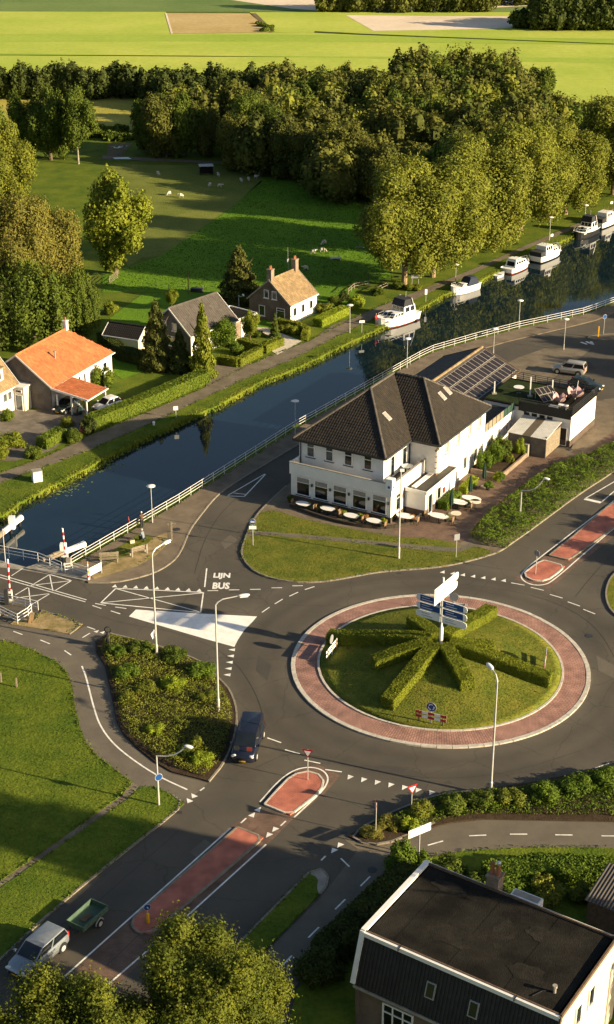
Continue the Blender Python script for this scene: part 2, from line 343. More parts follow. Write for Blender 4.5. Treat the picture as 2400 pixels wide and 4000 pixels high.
def wear(m):                                       # ring-shaped tyre wear round the junction, long streaks, fine cracks
    nt = MATS[m].node_tree; n = nt.nodes; L = nt.links; b = n['Principled BSDF']; src = b.inputs['Base Color'].links[0].from_socket
    geo = n.new('ShaderNodeNewGeometry'); sb = n.new('ShaderNodeVectorMath'); sb.operation = 'SUBTRACT'; sb.inputs[1].default_value = (11.42, 114.65, 0.0); L.new(geo.outputs['Position'], sb.inputs[0])
    ln = n.new('ShaderNodeVectorMath'); ln.operation = 'LENGTH'; L.new(sb.outputs[0], ln.inputs[0])
    nz = n.new('ShaderNodeTexNoise'); nz.inputs['Scale'].default_value = .35; nz.inputs['Detail'].default_value = 5; L.new(geo.outputs['Position'], nz.inputs['Vector'])
    ad = n.new('ShaderNodeMath'); ad.operation = 'MULTIPLY_ADD'; ad.inputs[1].default_value = 1.6; L.new(nz.outputs[0], ad.inputs[0]); L.new(ln.outputs['Value'], ad.inputs[2])
    rp = n.new('ShaderNodeValToRGB'); L.new(ad.outputs[0], rp.inputs[0])
    mr = n.new('ShaderNodeMapRange'); mr.inputs[1].default_value = 12.5; mr.inputs[2].default_value = 22.5; L.new(ad.outputs[0], mr.inputs[0]); L.new(mr.outputs[0], rp.inputs[0])
    cr = rp.color_ramp; cr.elements[0].position = 0; cr.elements[0].color = (1.12,)*3+(1,); cr.elements[1].position = 1; cr.elements[1].color = (1, 1, 1, 1)
    for q, v in ((.16, 1.05), (.28, .84), (.40, .98), (.5, .82), (.62, 1.0), (.78, 1.14), (.9, 1.02)): e = cr.elements.new(q); e.color = (v, v, v, 1)
    mx = n.new('ShaderNodeMix'); mx.data_type = 'RGBA'; mx.blend_type = 'MULTIPLY'; mx.inputs[0].default_value = 1; L.new(src, mx.inputs[6]); L.new(rp.outputs[0], mx.inputs[7])
    vo = n.new('ShaderNodeTexVoronoi'); vo.feature = 'DISTANCE_TO_EDGE'; vo.inputs['Scale'].default_value = .16; nv = n.new('ShaderNodeVectorMath'); nv.operation = 'ADD'; n2 = n.new('ShaderNodeTexNoise'); n2.inputs['Scale'].default_value = .9; n2.inputs['Detail'].default_value = 6
    L.new(geo.outputs['Position'], n2.inputs['Vector']); L.new(geo.outputs['Position'], nv.inputs[0]); L.new(n2.outputs[1], nv.inputs[1]); L.new(nv.outputs[0], vo.inputs['Vector'])
    m3 = n.new('ShaderNodeMapRange'); m3.inputs[1].default_value = 0; m3.inputs[2].default_value = .010; m3.inputs[3].default_value = .72; m3.inputs[4].default_value = 1; L.new(vo.outputs['Distance'], m3.inputs[0])
    cc = n.new('ShaderNodeCombineColor')
    for i in range(3): L.new(m3.outputs[0], cc.inputs[i])
    m4 = n.new('ShaderNodeMix'); m4.data_type = 'RGBA'; m4.blend_type = 'MULTIPLY'; m4.inputs[0].default_value = 1; L.new(mx.outputs[2], m4.inputs[6]); L.new(cc.outputs[0], m4.inputs[7]); L.new(m4.outputs[2], b.inputs['Base Color'])
wear('asphalt')
mat('tar', (0.034, 0.03, 0.026), .7, scale=2, var=.3)
mat('asphalt_new', (0.062, 0.056, 0.046), .86, scale=.4, var=.2, bump=.25, bscale=60, fine=.2, fscale=14)
mat('asphalt_pale', (0.13, 0.112, 0.085), .88, scale=.4, var=.2, bump=.25, bscale=60, fine=.2, fscale=14)
mat('roof_tile_black', (0.026, 0.023, 0.020), .7, scale=.8, col2=(0.017, 0.015, 0.013), island=.25, fine=.2, fscale=9)
leafmat('leaf_near', (0.145, 0.16, 0.018), (0.065, 0.088, 0.012), .6)
mat('sign_pale_blue', (0.55, 0.72, 0.82), .45, scale=3, var=.1)
mat('turf', (0.030, 0.044, 0.012), .95, scale=1.2, col2=(0.016, 0.024, 0.009), fine=.3, fscale=6, spec=.1)
mat('bark_pale', (0.33, 0.24, 0.14), .95, scale=2, var=.4, bump=.5, bscale=8)
mat('felt_stain', (0.030, 0.027, 0.022), 1.0, scale=1.4, col2=(0.017, 0.0155, 0.013), bump=.35, bscale=12, fine=.35, fscale=5, spec=.08)
# ============================================================ THE SETTING
WZ = -0.6
bankL = GP([(0,2016),(81,1960),(162,1917),(270,1861),(388,1798),(539,1717),(647,1669),(755,1620),(848,1582),(923,1539),(1020,1487),(1101,1458),(1166,1431),(1247,1393),(1328,1352),(1400,1318),(1520,1262),(1643,1200),(1746,1144),(1870,1096),(1923,1069),(2080,998),(2182,945),(2242,918),(2400,842)])
def wav(pts, amp, step=1.2):                     # ragged natural edge
    out = []
    for (a, b), (c, d) in zip(pts, pts[1:]):
        n = max(1, int(math.hypot(c-a, d-b)/step))
        for i in range(n): out.append((a+(c-a)*i/n + random.uniform(-amp, amp), b+(d-b)*i/n + random.uniform(-amp, amp)))
    return out + [pts[-1]]
bankLw = wav(bankL, .16)
leftland = [(-370,-350)] + bankLw + [(950,1520),(950,7000),(-7000,7000),(-7000,-350)]
fenceP = [(280,2214),(701,1967),(1154,1679),(1564,1447),(1640,1404),(1692,1379),(1859,1330),(2031,1285),(2193,1250),(2280,1231),(2330,1214),(2400,1188)]
fenceW = [Vector((*p, 0)) for p in GP(fenceP)]
bankR = [(p.x-.75, p.y+.5) for p in fenceW]
rightland = [(-300,-300)] + [(-25.2,128.6)] + bankR + [(1300,1520),(7000,1520),(7000,-400),(-300,-400)]
g = B().prism(leftland, -2.5, 0).prism(rightland, -2.5, 0).build('ground', 'grass'); struct(g)
wt = B().sheet([(-6000,-3000),(6000,-3000),(6000,6000),(-6000,6000)], WZ)
struct(wt.build('canal_water', 'water'))
struct(B().sheet([(-9000,-3000),(9000,-3000),(9000,9000),(-9000,9000)], -2.6).build('canal_bed', 'soil'))
# quay wall boarding on the near side of the canal
q = B()
for a, b in zip(bankR, bankR[1:]): q.bar((a[0]-.04, a[1]+.03, -.55), (b[0]-.04, b[1]+.03, -.55), .12, 1.0)
struct(q.build('quay_wall', 'timber_wall'))
def sheetS(name, pts, z, m): return struct(B().sheet(GP(pts, z), z).build(name, m))
# far fields
sheetS('field_green', [(-1500,120),(-200,122),(1060,126),(1500,122),(2400,118),(4500,112),(4600,520),(2400,470),(1200,400),(500,420),(-600,400),(-1500,380)], .02, 'field_lime')
sheetS('field_strip', [(-1500,205),(4500,235),(4600,290),(1200,222),(-1500,188)], .05, 'field_green')
sheetS('field_strip', [(-1500,138),(1050,133),(2400,150),(4500,150),(4500,200),(1200,160),(-1500,160)], .05, 'field_green')
sheetS('field_green', [(-1500,38),(648,42),(668,130),(-1500,140)], .06, 'field_lime')
sheetS('field_tan', [(645,50),(975,51),(1062,125),(668,129)], .10, 'field_tan')
sheetS('field_green', [(975,46),(1850,46),(4500,46),(4500,118),(1062,125)], .06, 'field_lime')
sheetS('field_pale', [(1352,58),(1700,61),(2015,62),(2000,108),(1800,114),(1460,119)], .10, 'field_pale')
sheetS('field_dark', [(-2500,-260),(60,-150),(640,-40),(1180,38),(980,45),(-2500,38)], .10, 'field_dark')
sheetS('field_pale', [(800,-14),(1300,-14),(1900,-60),(2100,20),(1700,40),(1240,40),(1110,30)], .08, 'field_pale')
sheetS('field_far', [(-4000,-300),(6000,-300),(6000,46),(-4000,46)], .03, 'field_dark')
sheetS('field_ditch', [(1230,120),(1400,129),(2400,169),(2400,172),(1400,134),(1230,126)], .09, 'leaf_dark')
sheetS('field_track', [(980,50),(1000,50),(1075,122),(1055,126)], .13, 'dirt')
sheetS('field_track', [(645,50),(652,50),(676,129),(668,130)], .13, 'field_pale')
sheetS('crop_field', [(-400,345),(0,355),(240,372),(520,388),(600,470),(500,512),(300,505),(-400,470)], .04, 'crop')
sheetS('sheep_pasture', [(430,640),(1040,650),(1020,712),(900,812),(760,910),(620,1002),(560,1002),(500,1040),(420,900)], .03, 'pasture')
sheetS('meadow', [(1035,690),(1150,712),(1380,742),(1480,1010),(1540,1085),(1300,1130),(1000,1140),(400,1142),(400,1075),(620,1002),(760,910),(905,812)], .03, 'meadow')
sheetS('garden_lawn', [(560,1145),(1400,1125),(1350,1200),(1000,1290),(700,1400),(480,1480),(380,1420),(430,1240)], .035, 'meadow')
sheetS('dirt_track', [(400,606),(700,622),(1050,640),(1300,664),(1300,672),(1050,648),(700,632),(400,620)], .06, 'path_sand')
sheetS('dirt_track', [(420,560),(520,556),(480,606),(420,612)], .055, 'dirt')
struct(B().sheet(GP([(425,572),(470,566),(500,570),(455,580)]), .07).build('puddle', 'glass_light'))
struct(B().sheet(GP([(440,616),(500,614),(515,621),(450,622)]), .08).build('puddle', 'glass_light'))
# towpath on the far bank
struct(B().sheet(wav(GP([(-200,1935),(0,1849),(162,1793),(377,1690),(539,1626),(800,1515),(1031,1399),(1220,1329),(1300,1270),(1400,1232),(1600,1150),(1745,1092),(1843,1054),(2085,945),(2274,866),(2400,812)]), .06) +
       wav(GP([(2400,826),(2274,882),(2085,960),(1843,1072),(1745,1112),(1600,1180),(1400,1275),(1139,1408),(977,1474),(800,1556),(647,1629),(458,1712),(302,1780),(0,1889),(-200,1980)]), .06), .045).build('towpath', 'path_sand'))
sheetS('farm_yard', [(-200,1640),(60,1600),(330,1600),(440,1620),(300,1690),(200,1760),(60,1800),(-200,1800)], .04, 'yard_paving')
sheetS('driveway_apron', [(820,1420),(985,1420),(930,1470),(800,1530)], .05, 'path_sand')
sheetS('gravel_driveway', [(985,1275),(1045,1280),(1180,1332),(1085,1385),(1060,1370),(1085,1330)], .05, 'gravel')
sheetS('driveway_apron', [(1225,1325),(1290,1290),(1310,1290),(1330,1262),(1300,1300)], .05, 'path_sand')
# ---------------------------------------------------------------- roads
road = B().sheet(GP([(-700,2130),(-200,2195),(100,2228),(323,2268),(345,2230),(600,2090),(850,1900),(1154,1700),(1564,1466),(1692,1398),(2031,1302),(2280,1247),(2400,1205),(2800,1050),(4200,1500),(4600,2300),(4600,4600),(-800,4600),(-800,2600)]), .008).build('road', 'asphalt'); struct(road)
KERB = B().box(-.485, .485, -.5, .5, -.3, 1).mesh('kerb_stone'); KERB.materials.append(MATS['kerb'])
KERBW = B().box(-.485, .485, -.5, .5, -.3, 1).mesh('kerb_stone'); KERBW.materials.append(MATS['kerb_white'])
def kerbs(parent, pts, closed=False, wd=.16, h=.13, seg=1.0, me=KERB, inset=0):
    P_ = [Vector((p[0], p[1], 0)) for p in pts]
    if closed: P_.append(P_[0])
    d = [0]
    for a, b in zip(P_, P_[1:]): d.append(d[-1] + (b-a).length)
    n = max(1, round(d[-1]/seg)); sl_ = d[-1]/n
    def at(t):
        for i in range(len(P_)-1):
            if t <= d[i+1] + 1e-6: return P_[i].lerp(P_[i+1], (t-d[i])/max(1e-6, d[i+1]-d[i]))
        return P_[-1]
    for i in range(n):
        a, b = at(i*sl_), at((i+1)*sl_); e = b-a
        o = bpy.data.objects.new('kerb_stone', me); C.objects.link(o); o.parent = parent
        o.location = (a+b)/2; o.rotation_euler = (0, 0, math.atan2(e.y, e.x)+random.gauss(0, .006)); o.scale = (e.length, wd, h+random.gauss(0, .004))
def smooth(pts, it=2, closed=False):
    for _ in range(it):
        o = []
        n = len(pts)
        for i in range(n if closed else n-1):
            a, b = pts[i], pts[(i+1) % n]
            o += [(a[0]*.75+b[0]*.25, a[1]*.75+b[1]*.25), (a[0]*.25+b[0]*.75, a[1]*.25+b[1]*.75)]
        if not closed: o = [pts[0]] + o + [pts[-1]]
        pts = o
    return pts
def island(name, pts, z, m, kerbpath=None, closed=False, sm=0):
    w_ = GP(pts)
    if sm: w_ = smooth(w_, sm, True)
    o = struct(B().prism(w_, -.05, z).build(name, m))
    if kerbpath: kerbs(o, smooth(GP(kerbpath), 2), False, h=z+.02)
    return o
# roundabout
RC = Vector((11.42, 114.65, 0))
ra = thing('roundabout_island', 'round mounded grass island ringed by red brick apron and pale kerbs', 'roundabout', RC)
def ring(r0, r1, z0, z1, n=128):
    b = B(); vs = []
    for r, z in ((r0, z0), (r1, z1)): vs += [(r*math.cos(2*math.pi*k/n), r*math.sin(2*math.pi*k/n), z) for k in range(n)]
    return b.add(vs, [(k, n+k, n+(k+1) % n, (k+1) % n) for k in range(n)])
ring(10.5, 12.6, .15, .10).build('brick_apron', 'ring_paving', ra)
circ = lambda r, n: [(r*math.cos(2*math.pi*k/n), r*math.sin(2*math.pi*k/n)) for k in range(n)]
kerbs(ra, circ(12.62, 90), True, wd=.36, h=.13, seg=1.23, me=KERBW)
kerbs(ra, circ(10.45, 90), True, wd=.2, h=.22, seg=1.02, me=KERBW)
DOME = 1.55
def dome_z(r): return .2 + DOME*(0.5+0.5*math.cos(math.pi*min(1, r/10.45)))**.8
b = B(); n = 96; rs = [0.01] + [10.4*i/14 for i in range(1, 15)]
b.lathe([(r, dome_z(r)) for r in rs[::-1]], n); b.build('grass_mound', 'lawn_dry', ra, smooth=True)
# hotel plot, front lawn
plotA = [(1120,1900),(1060,1955),(1023,1992),(999,2019),(970,2078),(945,2143),(945,2175),(964,2207),(1002,2240),(1050,2258),(1110,2272),(1196,2279),(1288,2272),(1374,2256),(1455,2240),(1540,2231),(1621,2226),(1743,2215),(1864,2186),(1949,2160),(1985,2134),(2094,2058),(2264,1930),(2400,1845),(2520,1740)]
hp = island('hotel_plot', plotA + [(2460,1560),(2320,1570),(2230,1760),(2060,1740),(1900,1560),(1500,1640),(1300,1760)], .12, 'paver', plotA)
def onplot(name, pts, z, m, sm=0):
    w_ = GP(pts, z); w_ = smooth(w_, sm, True) if sm else w_
    return struct(B().sheet(w_, z).build(name, m))
onplot('hotel_lawn', [(1023,1998),(1005,2020),(980,2072),(1060,2078),(1300,2098),(1700,2135),(1790,2140),(1800,2125),(1700,2104),(1540,2098),(1330,2058),(1160,2022),(1075,1992)], .128, 'lawn_dry', 2)
onplot('hotel_lawn', [(968,2088),(950,2143),(950,2173),(968,2204),(1005,2236),(1052,2254),(1110,2268),(1196,2275),(1288,2268),(1374,2252),(1455,2236),(1540,2227),(1621,2222),(1743,2211),(1864,2182),(1935,2158),(1860,2130),(1800,2155),(1700,2152),(1300,2112),(1060,2090)], .128, 'lawn_dry', 1)
onplot('terrace_paving', [(1540,2098),(1640,2104),(1800,2120),(1840,2100),(2050,1985),(2250,1830),(2400,1740),(2460,1640),(2250,1790),(2060,1740),(1900,1800),(1700,1960),(1540,2050)], .126, 'brick_paving')
onplot('footpath', [(968,2078),(1060,2078),(1300,2098),(1700,2135),(1800,2140),(1850,2112),(1870,2128),(1800,2156),(1700,2152),(1300,2112),(1060,2091),(966,2089)], .134, 'cycle_path')
# canal-side pavement left of the hotel road
pavL = [(345,2278),(410,2279),(458,2276),(512,2266),(588,2246),(641,2221),(690,2184),(717,2135),(728,2103),(749,2060),(782,2017),(835,1950),(878,1912),(1000,1838),(1154,1745),(1290,1668),(1420,1590),(1560,1512),(1649,1472),(1735,1420),(1870,1369),(1977,1337),(2118,1304),(2260,1270),(2330,1252),(2400,1222)]
pl = struct(B().prism(GP(pavL) + [(p.x, p.y) for p in reversed(fenceW)], -.05, .10).build('canal_pavement', 'paver'))
kerbs(pl, smooth(GP(pavL[:19]), 2), False, h=.125)
struct(B().sheet(wav(GP([(350,2245),(480,2170),(600,2100),(650,2080),(660,2120),(610,2170),(540,2210),(440,2240),(370,2262)], .108), .05), .108).build('dry_verge', 'verge_dry'))
struct(B().sheet(wav(GP([(380,2185),(480,2125),(545,2085),(600,2095),(570,2135),(520,2160),(440,2190)], .114), .12), .114).build('grass_patch', 'lawn_dry'))
# shrub island between bridge road and cycle path
shrubI = [(377,2508),(377,2548),(411,2602),(431,2690),(445,2757),(458,2825),(485,2872),(539,2926),(606,2980),(674,3020),(795,3050),(815,3057),(869,2993),(903,2926),(923,2851),(927,2791),(916,2737),(889,2683),(856,2656),(802,2597),(741,2567),(674,2545),(606,2521),(512,2494),(431,2478)]
si = island('shrub_bed', shrubI, .12, 'soil', [(815,3057),(869,2993),(903,2926),(923,2851),(927,2791),(916,2737),(889,2683),(856,2656),(802,2597),(741,2567),(606,2521),(431,2478)])
lawnI = [(-700,2560),(-100,2502),(0,2506),(47,2511),(135,2545),(222,2589),(263,2629),(280,2683),(293,2764),(310,2838),(337,2905),(384,2959),(445,3006),(519,3060),(472,3113),(240,3278),(0,3446),(-500,3800)]
island('lawn', lawnI, .08, 'grass')
struct(B().prism(GP([(519,3060),(552,3076),(500,3125),(260,3290),(0,3474),(-500,3840),(-500,3800),(0,3446),(240,3278),(472,3113)]), -.05, .05).build('footpath', 'path_sand'))
verge2 = [(552,3076),(606,3076),(674,3108),(721,3141),(654,3201),(404,3396),(168,3592),(0,3754),(-400,4120),(-600,3960),(0,3474),(260,3290),(500,3125)]
island('verge', verge2, .09, 'grass', [(674,3108),(721,3141),(654,3201),(404,3396),(168,3592),(0,3754),(-400,4120)])
island('dry_verge', [(100,2420),(124,2436),(150,2405),(162,2388),(200,2398),(262,2420),(323,2439),(298,2462),(270,2478),(180,2462),(40,2440),(60,2425)], .07, 'verge_dry', [(162,2386),(262,2418),(325,2439),(270,2479)])
# cycle path surfacing on the left
sheetS('cycle_path', [(-700,2420),(0,2438),(124,2440),(270,2479),(330,2447),(420,2478),(372,2505),(375,2550),(409,2604),(429,2690),(443,2757),(456,2825),(483,2874),(537,2930),(604,2984),(672,3024),(793,3054),(812,3060),(725,3138),(674,3106),(606,3074),(552,3074),(519,3058),(445,3004),(384,2957),(339,2905),(312,2838),(295,2764),(282,2683),(265,2629),(224,2589),(135,2543),(47,2509),(0,2504),(-700,2540)], .014, 'cycle_path')
# shrub island on the right, cycle path, verge, house plot
shrubR = [(1360,3270),(1466,3206),(1597,3149),(1709,3108),(1850,3093),(2062,3063),(2214,3032),(2400,2992),(2700,2920),(2700,3215),(2400,3212),(2113,3206),(1891,3202),(1770,3216),(1688,3235),(1600,3268),(1547,3285),(1500,3300),(1420,3300)]
island('shrub_bed', shrubR, .12, 'soil', [(1700,3218),(1547,3285),(1500,3302),(1420,3302),(1362,3272),(1466,3206),(1597,3149),(1709,3108),(1850,3093)])
struct(B().sheet(GP([(1345,3282),(1362,3274),(1420,3302),(1500,3302),(1547,3287),(1560,3310),(1480,3328),(1400,3318)]), .02).build('paved_nose', 'path_sand'))
sheetS('cycle_path', [(1547,3290),(1600,3268),(1688,3235),(1770,3216),(1891,3204),(2113,3208),(2400,3214),(2700,3216),(2700,3330),(2400,3315),(2214,3310),(2012,3313),(1810,3326),(1678,3351),(1600,3420),(1450,3560),(1250,3740),(1150,3860),(1020,4050),(800,4050),(1000,3760),(1240,3520),(1290,3460),(1400,3320),(1480,3330)], .014, 'cycle_path')
vg = island('verge', [(961,3659),(1080,3540),(1180,3440),(1222,3398),(1262,3396),(1284,3420),(1280,3460),(1249,3497),(1130,3620),(1011,3740),(900,3860),(780,4050),(600,4050),(850,3780)], .09, 'grass', [(600,4050),(850,3780),(961,3659),(1180,3440),(1222,3398),(1262,3396),(1284,3420),(1280,3460),(1249,3497)])
struct(B().sheet(smooth(GP([(1205,3412),(1228,3397),(1262,3394),(1286,3420),(1280,3462),(1249,3499),(1238,3470),(1245,3430)], .1), 1, True), .1).build('paved_nose', 'concrete'))
island('house_plot', [(1678,3353),(1810,3328),(2012,3315),(2214,3312),(2400,3317),(2900,3330),(3000,4300),(1050,4300),(1160,3870),(1260,3750),(1452,3566),(1602,3424)], .07, 'grass')
island('roadside_verge', [(2404,2240),(2382,2265),(2366,2315),(2374,2365),(2402,2405),(2520,2470),(2800,2450),(2900,2100),(2600,2100)], .12, 'lawn_dry', [(2600,2100),(2404,2240),(2382,2265),(2366,2315),(2374,2365),(2402,2405),(2520,2470)])
# parking area behind the hotel
sheetS('parking_paving', [(1965,1425),(2030,1395),(2130,1360),(2310,1362),(2240,1420),(2130,1500),(2060,1500)], .016, 'path_sand')
sheetS('parking_paving', [(2360,1560),(2700,1520),(2700,1660),(2400,1640)], .016, 'path_sand')
pk = struct(B().prism(smooth(GP([(2290,1318),(2330,1310),(2420,1305),(2480,1320),(2400,1326),(2310,1328)]), 2, True), -.02, .12).build('parking_island', 'path_sand'))
kerbs(pk, smooth(GP([(2290,1318),(2330,1310),(2420,1305),(2480,1320),(2400,1326),(2310,1328)]), 2, True), True, h=.14)
# ---------------------------------------------------------------- splitter islands
def splitter(name, S, label_m='red_paving', z=.12, sm=1):
    w_ = smooth(GP(S), sm, True) if sm else GP(S)
    o = struct(B().prism(w_, -.05, z).build(name, label_m)); kerbs(o, w_, True, wd=.15, h=z+.02, seg=.9, me=KERBW if 'island' in name else KERB); return o  # kerb colour carries the light: pale on sunlit islands, grey on shaded strips
sheetS('splitter_margin', [(1140,3205),(1030,3150),(1100,3060),(1160,3005),(1240,2985),(1330,3030),(1270,3100)], .013, 'brick_paving')
splitter('splitter_island', [(1034,3146),(1080,3095),(1128,3045),(1152,3029),(1180,3020),(1212,3018),(1240,3026),(1260,3042),(1266,3062),(1256,3086),(1230,3115),(1180,3152),(1134,3188)], sm=0)
sheetS('splitter_margin', [(890,3235),(1010,3160),(1140,3205),(1060,3285),(1000,3345),(700,3600),(480,3830),(250,4050),(80,4050),(320,3770)], .013, 'brick_paving')
splitter('splitter_strip', [(928,3236),(1030,3276),(1012,3292),(860,3424),(700,3560),(610,3636),(575,3652),(545,3650),(520,3634),(512,3612),(520,3592),(720,3416)], sm=0)
sheetS('splitter_margin', [(2005,2262),(2120,2180),(2380,1975),(2480,1900),(2480,2030),(2230,2230),(2150,2300)], .013, 'brick_paving')
splitter('splitter_island', [(2052,2240),(2080,2218),(2119,2190),(2165,2202),(2207,2215),(2180,2240),(2150,2262),(2125,2272),(2090,2272),(2062,2262),(2050,2250)], sm=0)
splitter('splitter_strip', [(2146,2172),(2240,2098),(2361,1993),(2440,1935),(2470,2010),(2400,2062),(2300,2135),(2222,2190)], sm=0)
# ---------------------------------------------------------------- painted markings
MZ = .022
def mark(name, poly, z=MZ, m='road_paint'): return B().sheet(poly, z).build(name, m, road)
def stripe(a, b, w_=.12, name='line_marking', m='road_paint', z=MZ):
    a, b = G(*a), G(*b); d = (b-a).normalized(); p = Vector((-d.y, d.x, 0))*w_/2
    return mark(name, [(q.x, q.y) for q in (a-p, b-p, b+p, a+p)], z, m)
def band(S, w_=.12, sm=2, name='line_marking'):
    W_ = [Vector((*p, 0)) for p in smooth(GP(S), sm)]; L_ = []; R_ = []
    for i, p in enumerate(W_):
        d = (W_[min(i+1, len(W_)-1)] - W_[max(0, i-1)]).normalized(); n_ = Vector((-d.y, d.x, 0))*w_/2
        L_.append(p+n_); R_.append(p-n_)
    b_ = B(); n_ = len(W_); b_.add([(q.x, q.y, MZ) for q in L_+R_], [(i, n_+i, n_+i+1, i+1) for i in range(n_-1)]); return b_.build(name, 'road_paint', road)
def dash(c, ang, L_=1.0, w_=.12):
    c = G(*c); d = Vector((math.cos(ang), math.sin(ang), 0)); p = Vector((-d.y, d.x, 0))*w_/2
    mark('dash_marking', [(q.x, q.y) for q in (c-d*L_/2-p, c+d*L_/2-p, c+d*L_/2+p, c-d*L_/2+p)])
def tooth(c, ang, w_=.5, h=.6):
    c = G(*c); d = Vector((math.cos(ang), math.sin(ang), 0)); p = Vector((-d.y, d.x, 0))*w_/2
    mark('give_way_tooth', [(q.x, q.y) for q in (c-d*h/2-p, c-d*h/2+p, c+d*h/2)])
def row(a, b, n, ang, **k):
    for i in range(n): t = i/(n-1); tooth((a[0]+(b[0]-a[0])*t, a[1]+(b[1]-a[1])*t), ang, **k)
def polyline(pts, w_=.11):
    for a, b in zip(pts, pts[1:]): stripe(a, b, w_)
# bridge road
stripe((-300,2170),(334,2352),.11); stripe((-300,2159),(338,2344),.11)
polyline([(119,2290),(194,2245),(279,2269),(212,2310)]); stripe((194,2245),(207,2310),.1); stripe((125,2287),(279,2269),.1)
polyline([(60,2325),(108,2296)]); polyline([(193,2321),(120,2365)]); stripe((112,2297),(120,2365),.1); stripe((62,2337),(190,2320),.1); stripe((45,2250),(96,2216),.1)
polyline([(453,2299),(795,2315),(784,2394),(394,2356),(453,2299)], .13); stripe((453,2300),(780,2391),.11); stripe((400,2355),(793,2317),.11)
for a, b in (((372,2358),(414,2366)),((450,2372),(494,2378)),((361,2366),(396,2378)),((433,2387),(470,2399))): stripe(a, b, .11, 'dash_marking')
row((449,2289),(779,2306),9, R(88))
mark('painted_triangle', smooth(GP([(504,2409),(531,2382),(770,2397),(1005,2409),(985,2432),(955,2462),(930,2500),(916,2528),(800,2496),(640,2449)]), 0), MZ, 'worn_paint')
for c in ((832,2308),(915,2305),(998,2303),(1082,2297),(1163,2289)): dash(c, R(2), 1.0)
for a, b in (((1192,2304),(1229,2292)),((1131,2330),(1165,2314)),((1074,2360),(1105,2341)),((1024,2393),(1053,2373))): stripe(a, b, .12, 'dash_marking')
row((905,2539),(887,2637),5, R(178))
stripe((808,2221),(800,2294),.13)
def text(s_, p, ang, w_, h):
    cu = bpy.data.curves.new('lettering', 'FONT'); cu.body = s_; cu.size = 1; cu.resolution_u = 2; cu.offset = .045
    t = bpy.data.objects.new('lettering', cu); me = bpy.data.meshes.new_from_object(t); bpy.data.objects.remove(t)
    xs = [v.co.x for v in me.vertices]; ys = [v.co.y for v in me.vertices]
    for v in me.vertices: v.co = ((v.co.x-min(xs))/(max(xs)-min(xs))*w_, (v.co.y-min(ys))/(max(ys)-min(ys))*h, 0)
    me.materials.clear(); o = obj('lettering', me, 'road_paint', road); o.location = (p.x, p.y, MZ); o.rotation_euler = (0, 0, ang); return o
p1_, p2_ = G(829,2302), G(832,2263); text('BUS', p1_, R(-1), 1.62, 1.36); text('LIJN', p2_, R(-1), 1.62, 1.3)
polyline([(890,1936),(1035,1852)], .13); polyline([(890,1938),(955,1940),(1038,1853)], .13); stripe((912,1926),(962,1932),.13)
# south-west arm
for c, a in (((1072,2893),-32),((1143,2938),-26),((1221,2977),-20),((1304,3012),-14)): dash(c, R(a), 1.3)
stripe((953,2786),(968,2800),.12,'dash_marking')
row((1365,3039),(1684,3100),7, R(-118))
band([(1016,3134),(1090,3050),(1150,3008),(1210,2996),(1262,3008),(1286,3040),(1270,3080),(1230,3120),(1150,3194)], .13)
for c in ((989,3183),(1012,3162)): tooth(c, R(60))
for c in ((1048,3265),(1072,3243)): tooth(c, R(-120))
for c in ((952,3207),(1107,3218)): dash(c, R(58), .7)
stripe((903,3235),(330,3747),.13); stripe((330,3747),(60,3990),.13)
stripe((1040,3300),(734,3578),.13); stripe((734,3578),(420,3850),.13)
for c in ((1326,3305),(1302,3326)): tooth(c, R(-120))
dash((1264,3354), R(58), .6); dash((1349,3371), R(-58), 1.1)
for c, a in (((1428,3444),56),((1330,3534),56),((1226,3644),56),((1120,3756),56),((1020,3880),56)): dash(c, R(a), 1.25)
# right-hand cycle path and roundabout edge
for c, a in (((1702,3295),24),((1867,3265),4),((2027,3260),0),((2204,3263),-1),((2385,3267),-1)): dash(c, R(a), 1.25)
dash((2353,2993), R(28), 1.3)
# north-east arm
row((1733,2234),(1972,2267),7, R(62))
for c, a in (((2024,2282),-22),((2100,2301),-28),((2174,2330),-34),((2243,2360),-40),((2303,2390),-44)): dash(c, R(a), 1.3)
band([(2355,1992),(2100,2186),(2040,2236),(2036,2262),(2070,2284),(2120,2288),(2160,2272),(2300,2148),(2470,2005)], .14)
stripe((2366,1983),(2470,1900),.14)
polyline([(2285,1949),(2349,1964)], .5); polyline([(2287,1948),(2460,1848)], .14); polyline([(2351,1962),(2470,1860)], .14)
# left cycle path
band([(320,2603),(335,2640),(350,2700),(368,2770),(390,2835),(440,2905),(520,2970),(620,3035),(732,3086)], .14)
for a, b in (((52,2467),(88,2480)),((158,2501),(195,2516)),((252,2542),(278,2560)),((322,2492),(352,2474))): stripe(a, b, .12, 'dash_marking')
for c in ((380,2466),(404,2470)): tooth(c, R(55), .42, .5)
stripe((340,2449),(372,2460),.11,'dash_marking')
for c in ((737,3127),(755,3108)): tooth(c, R(122))
stripe((782,3090),(799,3078),.13,'dash_marking')
# parking markings
for a, b in (((2270,1336),(2295,1345)),((2290,1334),(2315,1344)),((2310,1334),(2318,1346))): stripe(a, b, .35)
# manhole covers and drains on the roadway
for s_ in ((2303,2485),(692,2072),(1455,3400),(2225,1760)):
    c = G(*s_); mh = B().lathe([(.34, 0), (.34, .012)], 18).build('manhole_cover', 'dark_metal', road); mh.location = (c.x, c.y, .135 if s_[1] < 2100 else .02)
